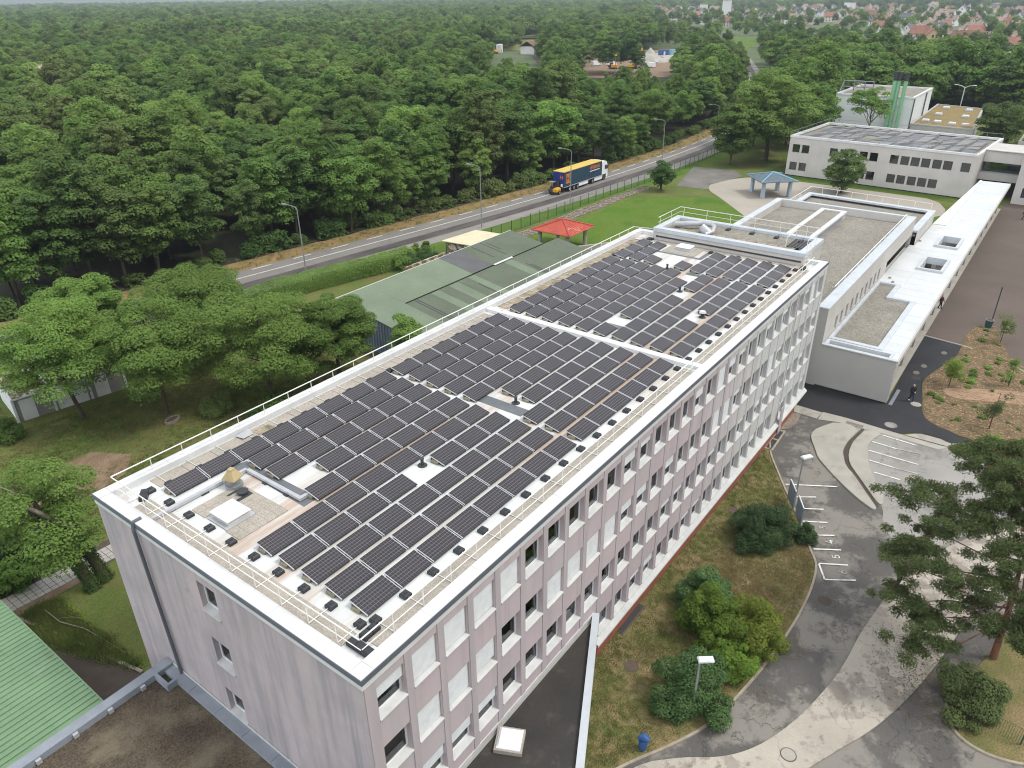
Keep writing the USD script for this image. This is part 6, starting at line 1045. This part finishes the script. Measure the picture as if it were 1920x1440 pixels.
pine('Scots pine with low spreading branches over the concrete walk', (29.5, -18.6), 9.5, [(26.3, -13.3, 6.5, 1.3), (25.2, -13.8, 5.0, 1.0), (25.5, -15.2, 4.5, 1.2), (23.7, -15.3, 4.2, 1.0), (27.0, -16.6, 7.0, 1.2), (28.3, -17.4, 8.2, 1.3), (25.7, -17.0, 5.8, 1.3), (25.9, -18.4, 7.0, 1.3), (25.3, -19.1, 6.0, 1.2), (29.0, -13.6, 7.5, 1.3), (27.6, -14.0, 6.9, 1.1), (30.5, -19.4, 9, 1.4)], 61, (-.3, .5), .2)
pine('taller Scots pine with bare leaning trunk at the right edge', (33.6, -19.6), 11.2, [(30.3, -13.7, 8.4, 1.4), (33.6, -15.1, 10.3, 1.4), (31.9, -16.3, 10.0, 1.4), (30.2, -15.4, 8.2, 1.2), (32.1, -16.5, 8.9, 1.2), (33.8, -16.5, 10.6, 1.4), (33.0, -17.6, 10.2, 1.3), (29.4, -18.4, 9.0, 1.3), (34.5, -18.0, 10.8, 1.4), (31.2, -17.2, 10.8, 1.3)], 62, (-1.2, 2.2), .22)
shrub('grey_green_shrub', 'grey-green needled shrub behind the low corner fence', (24.9, -18.1, .09), 63, 2.1, 3.0, L_pine, 15000, .15, ncl=36, rmin=.24, rmax=.4)
# twigs of small trees just inside the lower frame edge
shrub('leafy_tree_top', 'bright leafy twigs rising at the bottom edge near the manhole ring', (13.6, -13.2, 0), 97, .9, 3.9, L_bright, 1800, .16); shrub('leafy_tree_top', 'bright leafy tree top at the bottom edge by the dark drive', (17.6, -18.4, 0), 98, 1.5, 4.2, L_bright, 3500, .17)

# ------------------------------------------------------------------ the wood beyond the road
rng = R_(7)
yfar = lambda x: np.interp(x, FE[:, 0], FE[:, 1])
def wood_points():
    out = []
    for r0, r1, sp in ((70, 300, 5.9), (300, 700, 7.6), (700, 1500, 12.5), (1500, 3200, 19)):
        m = r1 + 5; gx, gy = np.meshgrid(np.arange(-20, m, sp), np.arange(-m * .12 - 30, m, sp)); p = np.stack([gx.ravel(), gy.ravel()], 1) + rng.uniform(-.42, .42, (gx.size, 2)) * sp
        d = p - CAM[:2]; r = np.hypot(*d.T); az = np.degrees(np.arctan2(d[:, 0], d[:, 1])); ok = (r >= r0) & (r < r1) & (az > 17.5) & (az < 88.5); out.append(np.c_[p[ok], r[ok], az[ok]])
    return np.vstack(out)
WP = wood_points(); x, y, r, az = WP.T
left = (y > yfar(x) + 5.2) | (x > 440)
right = ((x > 262) & (y < yfar(x) - 15)) | ((x > 176) & (x < 262) & (y > 44) & (y < yfar(x) - 15)) | ((x > 233) & (x < 262) & (y > 27) & (y < yfar(x) - 15))
ok = np.where(x < 440, left | right, True)
ok &= ~((az > 58.3) & (az < np.where(r < 400, 65.2, 68.0)) & (r > 268) & (r < 545) & ~((r > 372) & (az > 59.6) & (az < 62.6) & (r < 392)))
ok &= ~((az > 51.6) & (az < 55.6) & (r > 290) & (r < 540)); ok &= ~((az > 53.8) & (az < 57.3) & (r > 535) & (r < 680))
ok &= ~((az > 68.3) & (az < 70.3) & (r > 500) & (r < 690))
ok &= ~((np.abs(x - 118) < 16) & (np.abs(y - 288) < 9))
town = (az > 63.5) & (r > np.interp(az, [63, 74, 77, 80, 89], [480, 450, 400, 335, 320])); ok &= ~(town & (r < 1750) & (rng.random(len(x)) > np.where(r < 560, .22, np.where(az < 72, .2, .11))))
ok &= ~((az > 56.5) & (az < 63.5) & (r > 900) & (r < 1200) & (rng.random(len(x)) > .5))
WP = WP[ok]; x, y, r, az = WP.T
# things: those nearest the camera in each direction show largest
vis = r + np.where((x > 176) & (y < yfar(x)), -45, 0)
order = np.argsort(vis); near = order[:285]; far = order[285:]
KINDS = [('broad mid green locust tree', L_wood, 5.2, 14.5, 13.2), ('tall dark green locust tree', L_wood2, 4.8, 15.5, 14.2), ('yellowish green spreading tree', L_robinia, 5.4, 13.5, 12.0), ('rounded dense tree', L_wood, 4.6, 13, 12.4), ('slender dark tree', L_wood2, 3.9, 15, 14.0), ('loose-crowned tree with bare twigs', L_wood, 5.2, 14, 12.2)]
protos = [None] * len(KINDS)
ed_ = [q for q in near if y[q] > yfar(x[q]) and y[q] < yfar(x[q]) + 12.5]; EDGE = {q: i for i, q in enumerate(sorted(ed_, key=lambda q: az[q]))}
hn = meshkit.fbm(np.c_[x * .012, y * .012, 0 * x], 3, 5)
for q in near:
    k = int(rng.choice(len(KINDS), p=[.27, .2, .13, .2, .12, .08])); lab, lm, R, H, chh = KINDS[k]; kind_ = lab
    if q in EDGE: lab += ' at the wood edge, %s from the left' % ORD[EDGE[q]] if EDGE[q] < 30 else ' at the wood edge, %s from the road bend' % ORD[min(29, len(EDGE) - 1 - EDGE[q])]
    else: lab += ' deeper in the wood beyond the road' if y[q] > yfar(x[q]) else ' in the wood behind the school'
    s = (rng.uniform(.72, 1.05) if rng.random() < .72 else rng.uniform(1.05, 1.38)) * (.8 + .4 * hn[q]) * (1.22 if y[q] < yfar(x[q]) else 1) * (.72 if 57.5 < az[q] < 66.5 and r[q] > 170 and y[q] > yfar(x[q]) else 1); loc = (x[q], y[q], 0); rz = rng.uniform(0, 6.28)
    if protos[k] is None: protos[k] = tree('wood_tree', lab, loc, R_(100 + k), R, H, chh, lm, 12000, .43, ncl=88, rmin=.13, rmax=.28, flat_=.66, group='trees of the wood: ' + kind_, nb=8 if k < 5 else 26, trunk_r=.2, rz=rz, inner=.35, top=.5)
    else: dup(protos[k], lab, loc, rz, None, (s, s, s * rng.uniform(.9, 1.12)))
def far_tree(seed, R, H, chh, n, leaf):
    rg = R_(seed); c, rr = clumps(rg, 44, R, chh, H - chh / 2, .2, .34, .4, .4); return foliage(rg, c, rr, n, leaf, .66)
def instancer(name, label, cat, idx, specs, hs):
    pi = UsdGeom.PointInstancer.Define(stage, numbered('/World', name)); tag(pi.GetPrim(), label, cat, kind='stuff'); paths = []
    for i, (m, a) in enumerate(specs): ms = obj(['crown', 'dark_crown', 'pale_crown', 'round_crown'][i % 4], far_tree(200 + i, *a), m, pi); paths.append(ms.GetPath())
    pi.CreatePrototypesRel().SetTargets(paths); n = len(idx); rg = R_(12)
    pi.CreateProtoIndicesAttr(Vt.IntArray.FromNumpy(rg.choice(len(specs), n, p=[.42, .3, .1, .18]).astype(np.int32)))
    s = rg.uniform(.75, 1.2, n) * (.8 + .4 * hn[idx]) * hs[idx]; sc = np.stack([s, s, s * rg.uniform(.85, 1.15, n) / np.sqrt(hs[idx])], 1)
    pi.CreatePositionsAttr(Vt.Vec3fArray.FromNumpy(np.stack([x[idx], y[idx], np.zeros(n)], 1).astype(np.float32))); pi.CreateScalesAttr(Vt.Vec3fArray.FromNumpy(sc.astype(np.float32)))
    a = rg.uniform(0, 6.28, n); pi.CreateOrientationsAttr(Vt.QuathArray([Gf.Quath(float(math.cos(t / 2)), 0, 0, float(math.sin(t / 2))) for t in a]))
hs = np.interp(r, [0, 500, 1000, 1600, 3200], [1, 1, 1.15, 1.35, 1.6]); hs[(y < yfar(x)) & (x < 440)] *= 1.3; hs[(az > 57.5) & (az < 66.5) & (r > 150) & (r < 300)] = .66; hs[(az > 51) & (az < 56.3) & (r > 220) & (r < 340)] = .72; hs[(az > 63) & (r > 400) & (r < 1700)] = .75
mid_ = far[r[far] < 620]; dist_ = far[r[far] >= 620]
instancer('deep_wood', 'dense green wood stretching away behind the front trees', 'wood', mid_, [(L_wood, (5.2, 14, 12, 5200, .62)), (L_wood2, (4.9, 15, 13, 5200, .62)), (L_robinia, (5.4, 13, 11, 5200, .62)), (L_wood, (4.7, 13, 12, 5200, .62))], hs)
instancer('distant_wood', 'far woodland fading to blue at the horizon', 'wood', dist_, [(L_wood, (6.6, 14, 12, 1500, 1.25)), (L_wood2, (6.0, 15, 13, 1500, 1.25)), (L_robinia, (6.6, 13, 11, 1500, 1.25)), (L_wood2, (6.0, 13, 12, 1500, 1.25))], hs)
# dark scrub along the edge of the wood
sc = LineString(FE[14:-10] + [0, 5.0]); rg = R_(55); pv = None
for s in np.arange(2, sc.length, 3.1):
    q = sc.interpolate(s).coords[0]; k = rg.uniform(.7, 1.4)
    if pv is None: pv = shrub('edge_scrub', 'low dark scrub at the foot of the wood by the dry verge', (q[0], q[1], 0), 56, 1.9, 2.6, L_wood2, 1300, .4, group='scrub at the wood edge')
    else: dup(pv, 'low dark scrub at the foot of the wood by the dry verge', (q[0] + rg.normal() * .6, q[1] + abs(rg.normal()) * .9, 0), rg.uniform(0, 6), None, (k, k, k * rg.uniform(.6, 1.2)))
# ------------------------------------------------------------------ building site and field beyond the wood
sheet('site_ground', wobble(Polygon([(300, 150), (330, 145), (420, 168), (485, 186), (492, 222), (395, 272), (335, 215), (300, 180)]), 4, 8, 3, .05), .06, M_bare)
sheet('dark_spoil', Polygon([(355, 215), (410, 235), (420, 268), (392, 270), (345, 232)]), .09, M_soil)
sheet('far_meadow', Polygon([(425, 300), (560, 360), (600, 420), (500, 400), (430, 335)]), .06, M_olivefield := mat('far_meadow', (0.19, 0.20, 0.06), (0.15, 0.17, 0.05), scale=.05)); sheet('far_lawn', Polygon([(460, 165), (640, 215), (640, 250), (470, 190)]), .05, M_brightlawn)
sheet('site_yard', Polygon([(380, 190), (470, 185), (480, 215), (400, 212)]), .09, M_concrete2)
def heap(name, label, x, y, R, H, m, seed):
    n, k = 20, 7; v = [(0, 0, H)]
    for j in range(1, k):
        for i in range(n):
            a = i / n * 2 * PI; q = R * j / (k - 1); v.append((q * math.cos(a), q * math.sin(a), H * (1 - j / (k - 1)) ** 1.15))
    v = np.array(v); w = (meshkit.fbm(v * .35 + seed, 3, seed) - .5); v[:, 2] = np.maximum(v[:, 2] + w * H * .5 * (v[:, 2] > .05), 0); v[:, :2] *= (1 + w * .4)[:, None]
    f = [[0, 1 + i, 1 + (i + 1) % n] for i in range(n)]
    for j in range(k - 2):
        for i in range(n): a, b = 1 + j * n + i, 1 + j * n + (i + 1) % n; f += [[a, a + n, b + n], [a, b + n, b]]
    p = obj(name, (v + [x, y, 0], np.array(f)), m, None, True); tag(p, label, 'heap')
heap('gravel_heap', 'pale gravel heap in front of the blue containers on the building site', 392, 190, 11, 6, M_concrete2, 1); heap('spoil_heap', 'dark earth heap under the raised excavator boom', 396, 246, 9, 4.5, M_soil, 2); heap('spoil_heap', 'brown earth heap right of the excavator on the site', 398, 232, 8, 5, M_bare, 3); heap('gravel_heap', 'orange-brown rubble heap beside the yellow machines', 415, 203, 9, 4, M_bare, 4)
def excavator(label, x, y, rz, boom):
    t = thing('excavator', label, 'excavator', (x, y, 0), rz)
    for s in (-1.1, 1.1): obj('track', MB().ob((0, s, 0), (3.8, .6, .9), 0, .3), M_dark, t)
    obj('body', MB().ob((-.5, 0, 1.0), (3.4, 2.5, 1.3), 0, .25), M_machine, t); obj('cab', MB().ob((.7, .75, 1.0), (1.5, 1.0, 2.1), 0, .2), M_dark, t); obj('boom', MB().path([(.8, -.3, 1.6), (boom[0] * .45, -.3, boom[1]), (boom[0], -.3, boom[1] * .95)], [.4, .38, .25], 4), M_machine, t); obj('arm', MB().path([(boom[0], -.3, boom[1] * .95), (boom[0] + boom[2], -.3, boom[3])], [.25, .18], 4), M_machine, t); obj('bucket', MB().ob((boom[0] + boom[2], -.3, boom[3] - 1), (1.1, 1.1, 1.0), 0, .3), M_dark, t)
excavator('yellow excavator with raised boom on the earth heap', 404, 254, 2.6, (1.5, 9.0, 1.2, 12.5)); excavator('yellow excavator by the rubble heap, left of the blue containers', 424, 212, .6, (3.5, 4.5, 2, 2.0)); excavator('yellow loader behind the lamp near the wood, left one', 341, 184, 1.0, (3, 3.5, 1.5, 1.5)); excavator('yellow loader behind the lamp near the wood, right one', 347, 176, -1.8, (3, 3.5, 1.5, 1.5)); excavator('small orange digger among the white site sheds', 398, 303, 1.4, (3, 4, 2, 2))
def van(label, x, y, rz):
    t = thing('white_van', label, 'van', (x, y, 0), rz); s = [(-2.7, .4), (-2.7, 2.4), (1.2, 2.4), (2.0, 1.5), (2.7, 1.2), (2.7, .4)]; m = trimesh.creation.extrude_polygon(Polygon(s), 2.0, engine='earcut'); m.apply_transform(R90); m.apply_translation((0, 1.0, 0)); obj('body', MB().mesh(m), M_truckwhite, t); obj('windscreen', MB().hexa([(1.3, -.9, 2.3), (1.3, .9, 2.3), (2.02, .9, 1.55), (2.02, -.9, 1.55), (1.34, -.9, 2.36), (1.34, .9, 2.36), (2.08, .9, 1.6), (2.08, -.9, 1.6)]), M_dark, t)
    for a in (-1.7, 1.7):
        for b in (-.95, .95): wheel(t, a, b, .36, .22)
van('white van in the gap of the wood below the site lamp', 280, 146, .4); van('white van on the building site left of the trees, first one', 353, 201, -.3); van('white van on the building site left of the trees, second one', 360, 196, -.3); van('white van parked beside the yellow loaders', 358, 172, 1.2)
t = thing('site_lamp', 'thin lamp with orange head above the white van in the wood', 'lamp', (279, 148, 0)); obj('pole', MB().tube((0, 0, 0), (0, 0, 11), .16, 6), M_dead, t); obj('lamp_head', MB().ob((0, 0, 11), (1.2, .6, .5), 0, .1), M_machine, t)
for i, (px_, py_, m, l) in enumerate([(437, 204, M_binblue, 'blue site container, left one behind the gravel heap'), (443, 200, M_bluetrim, 'pale blue site container in the middle behind the gravel heap'), (449, 197, M_binblue, 'blue site container, right one behind the gravel heap')]):
    t = thing('site_container', l, 'container', (px_, py_, 0), -.45); obj('body', MB().ob((0, 0, 0), (6, 2.6, 2.9)), m, t); obj('door', MB().box(-1, -1.55, 0, .2, -1.5, 2.2), M_white, t)
t = thing('long_site_shed', 'long dark open shed with white roof at the right of the building site', 'shed', (468, 193, 0), -.4); obj('roof', MB().box(-9, -3, 3.6, 9, 3, 3.9), M_panelgrey, t); obj('back_wall', MB().box(-9, 2.6, 0, 9, 3, 3.6), M_dark, t)
for k in range(5): obj('post', MB().box(-8.8 + k * 4.3, -2.9, 0, -8.5 + k * 4.3, -2.6, 3.6), M_panelgrey, t)
t = thing('flatbed_trailer', 'grey flatbed trailer parked by the yellow loaders', 'trailer', (366, 178, 0), -.45); obj('bed', MB().box(-6, -1.3, 1, 6, 1.3, 1.5), M_panelgrey, t); obj('headboard', MB().box(5.8, -1.3, 1.5, 6, 1.3, 3), M_truckwhite, t)
for a in (-4, -2.7, 4): wheel(t, a, -1.1); wheel(t, a, 1.1)

# ------------------------------------------------------------------ houses
def house(label, cat, loc, rz, w, d, h, rh, wm, rm, group):
    t = thing('town_house', label, cat, loc, rz, group); obj('wall', MB().box(-w / 2, -d / 2, 0, w / 2, d / 2, h).add([(-w / 2, -d / 2, h), (-w / 2, d / 2, h), (-w / 2, 0, h + rh), (w / 2, -d / 2, h), (w / 2, d / 2, h), (w / 2, 0, h + rh)], [[0, 2, 1], [3, 4, 5]]), wm, t)
    o = .5; e = rh * o / (d / 2)
    r = MB()
    for s in (-1, 1): r.hexa([(-w / 2 - o, s * (d / 2 + o), h - e), (w / 2 + o, s * (d / 2 + o), h - e), (w / 2 + o, 0, h + rh), (-w / 2 - o, 0, h + rh), (-w / 2 - o, s * (d / 2 + o), h - e + .25), (w / 2 + o, s * (d / 2 + o), h - e + .25), (w / 2 + o, 0, h + rh + .25), (-w / 2 - o, 0, h + rh + .25)])
    rf = obj('roof', r, rm, t); obj('chimney', MB().box(w * .2, -.4, h + rh - .8, w * .2 + .9, .4, h + rh + 1.3), M_hwalls[2], rf)
    for s in (-1, 1):
        for i in (-1, 0, 1):
            for z in (1.0, 3.8): obj('window', MB().box(i * w * .3 - .55, s * (d / 2 + .03) - .03, z, i * w * .3 + .55, s * (d / 2 + .03) + .03, z + 1.4), M_dark, t)
    for s in (-1, 1): obj('window', MB().box(s * (w / 2 + .03) - .03, -.6, h - .6, s * (w / 2 + .03) + .03, .6, h + .8), M_dark, t)
    return t
HK = [('small distant house with orange tiled roof in the far town', 0, 0), ('small distant house with brown roof in the far town', 0, 1), ('small distant white house with slate roof in the far town', 1, 2), ('small distant house with pale tiled roof in the far town', 2, 3), ('small distant ochre house with orange roof in the far town', 3, 0), ('small distant white house with pale roof in the far town', 1, 3)]
HP = [None] * 6; rng = R_(321); placed = []; tries = 0
while len(placed) < 260 and tries < 9000:
    tries += 1; azd = rng.uniform(62.8, 86.8); a = math.radians(azd); r0 = np.interp(azd, [62, 68, 70, 76, 78, 81, 87], [930, 900, 1000, 960, 740, 540, 500]); rr = r0 + (1750 - r0) * rng.random() ** 1.35; p = CAM[:2] + rr * V(math.sin(a), math.cos(a))
    if math.degrees(a) < 66 and rr < 980: continue
    if any((p[0] - q[0]) ** 2 + (p[1] - q[1]) ** 2 < 17 ** 2 for q in placed): continue
    placed.append(p); k = int(rng.choice(6, p=[.34, .2, .12, .16, .08, .1] if azd < 69 else ([.1, .18, .36, .22, .04, .1] if azd < 75.5 else [.16, .18, .14, .36, .06, .1]))); lab, wi, ri = HK[k]; rz = rng.uniform(0, 3.14); s = rng.uniform(.7, 1.2)
    if HP[k] is None: HP[k] = house(lab, 'house', (*p, 0), rz, 11, 9, 6, 4, M_hwalls[wi], M_roofs[ri], 'town houses: ' + lab.split(' in ')[0])
    else: dup(HP[k], lab, (*p, 0), rz, None, (s, s, s * rng.uniform(.85, 1.1)))
for a, rr, l in ((67.9, 1080, 'pale tower block rising above the roofs of the far town'), (66.4, 1400, 'distant pale apartment slab at the left of the far town'), (75.5, 1500, 'distant pale apartment block in the middle of the far town')):
    a = math.radians(a); t = thing('tower_block', l, 'tower', (*(CAM[:2] + rr * V(math.sin(a), math.cos(a))), 0), .5); hh = 24 if rr < 1100 else 15; obj('wall', MB().box(-4 if rr < 1100 else -18, -5, 0, 5 if rr < 1100 else 18, 5, hh), M_hwalls[1], t); obj('window', MB().box(-1.5, -5.1, 3, 1.5, -5, hh - 2), M_dark, t); obj('roof', MB().box(-4.3 if rr < 1100 else -18.3, -5.3, hh, 5.3 if rr < 1100 else 18.3, 5.3, hh + .5), M_panelgrey, t)
t = thing('site_house', 'white house with brown roof beside the pale meadow', 'house', (414, 284, 0), .25); obj('wall', MB().box(-11, -4.5, 0, 11, 4.5, 4.5), M_hwalls[1], t)
obj('roof', MB().add([(-12, -5.5, 4.3), (12, -5.5, 4.3), (12, 0, 7.4), (-12, 0, 7.4), (12, 5.5, 4.3), (-12, 5.5, 4.3)], [[0, 1, 2, 3], [3, 2, 4, 5]]), M_roofs[1], t); obj('window', MB().box(-8, -4.56, 1, 8, -4.5, 2.4), M_dark, t)
for k, (a, b) in enumerate([(402, 309), (407, 306), (396, 314)]):
    t = thing('site_cabin', ['white cabin left of the orange digger, nearest', 'white cabin left of the orange digger, middle', 'white cabin left of the orange digger, farthest'][k], 'cabin', (a, b, 0), .4); obj('body', MB().box(-3, -1.5, 0, 3, 1.5, 5), M_white, t); obj('door', MB().box(-1, -1.55, 0, .2, -1.5, 2.1), M_dark, t)
t = thing('wood_hall', 'long pale roof showing among the trees at the upper left', 'hall', (118, 288, 0), .38); obj('roof', MB().hexa([(-12, -7, 11.2), (12, -7, 11.2), (12, 7, 12.6), (-12, 7, 12.6), (-12, -7, 11.5), (12, -7, 11.5), (12, 7, 12.9), (-12, 7, 12.9)]), M_mossroof, t); obj('wall', MB().box(-11.8, -6.8, 0, 11.8, 6.8, 11.1), M_hwalls[1], t)
for k in range(5): obj('roof_rib', MB().box(-12 + k * 5.9, -7, 11.5, -11.6 + k * 5.9, -6.6, 12.0), M_white, t)
# low wooded hills on the horizon
rng = R_(5); hv = []; az_ = np.linspace(-.6, 2.4, 120)
hm = MB()
for R0, hgt, sd in ((5200, 46, 1), (8200, 120, 2), (11500, 190, 3)):
    rr = [R0 - 900, R0, R0 + 1600]; v = []
    for j, q in enumerate(rr):
        for a in az_: v.append((q * math.sin(a), q * math.cos(a), (hgt * (.25 + .9 * meshkit.fbm(np.array([a * 3.1, sd, 0]), 3, sd)) if j == 1 else -2)))
    n = len(az_); f = [[j * n + i, j * n + i + 1, (j + 1) * n + i + 1, (j + 1) * n + i] for j in range(2) for i in range(n - 1)]; hm.add(v, f)
tag(obj('hills', hm, mat('hill_wood', (0.030, 0.050, 0.020), (0.045, 0.065, 0.026), scale=.004), None, True), kind='structure')

# ------------------------------------------------------------------ air
hz = usdkit.material(stage, '/World/Looks/haze_air', {'v': ('principled_volume', {'color': (0.80, 0.88, 1.0), 'density': HAZE, 'anisotropy': 0.2})}, [], volume='v.volume')
tag(obj('haze', MB().box(-9100, -9100, -3, 14100, 14100, 230), hz), kind='stuff')
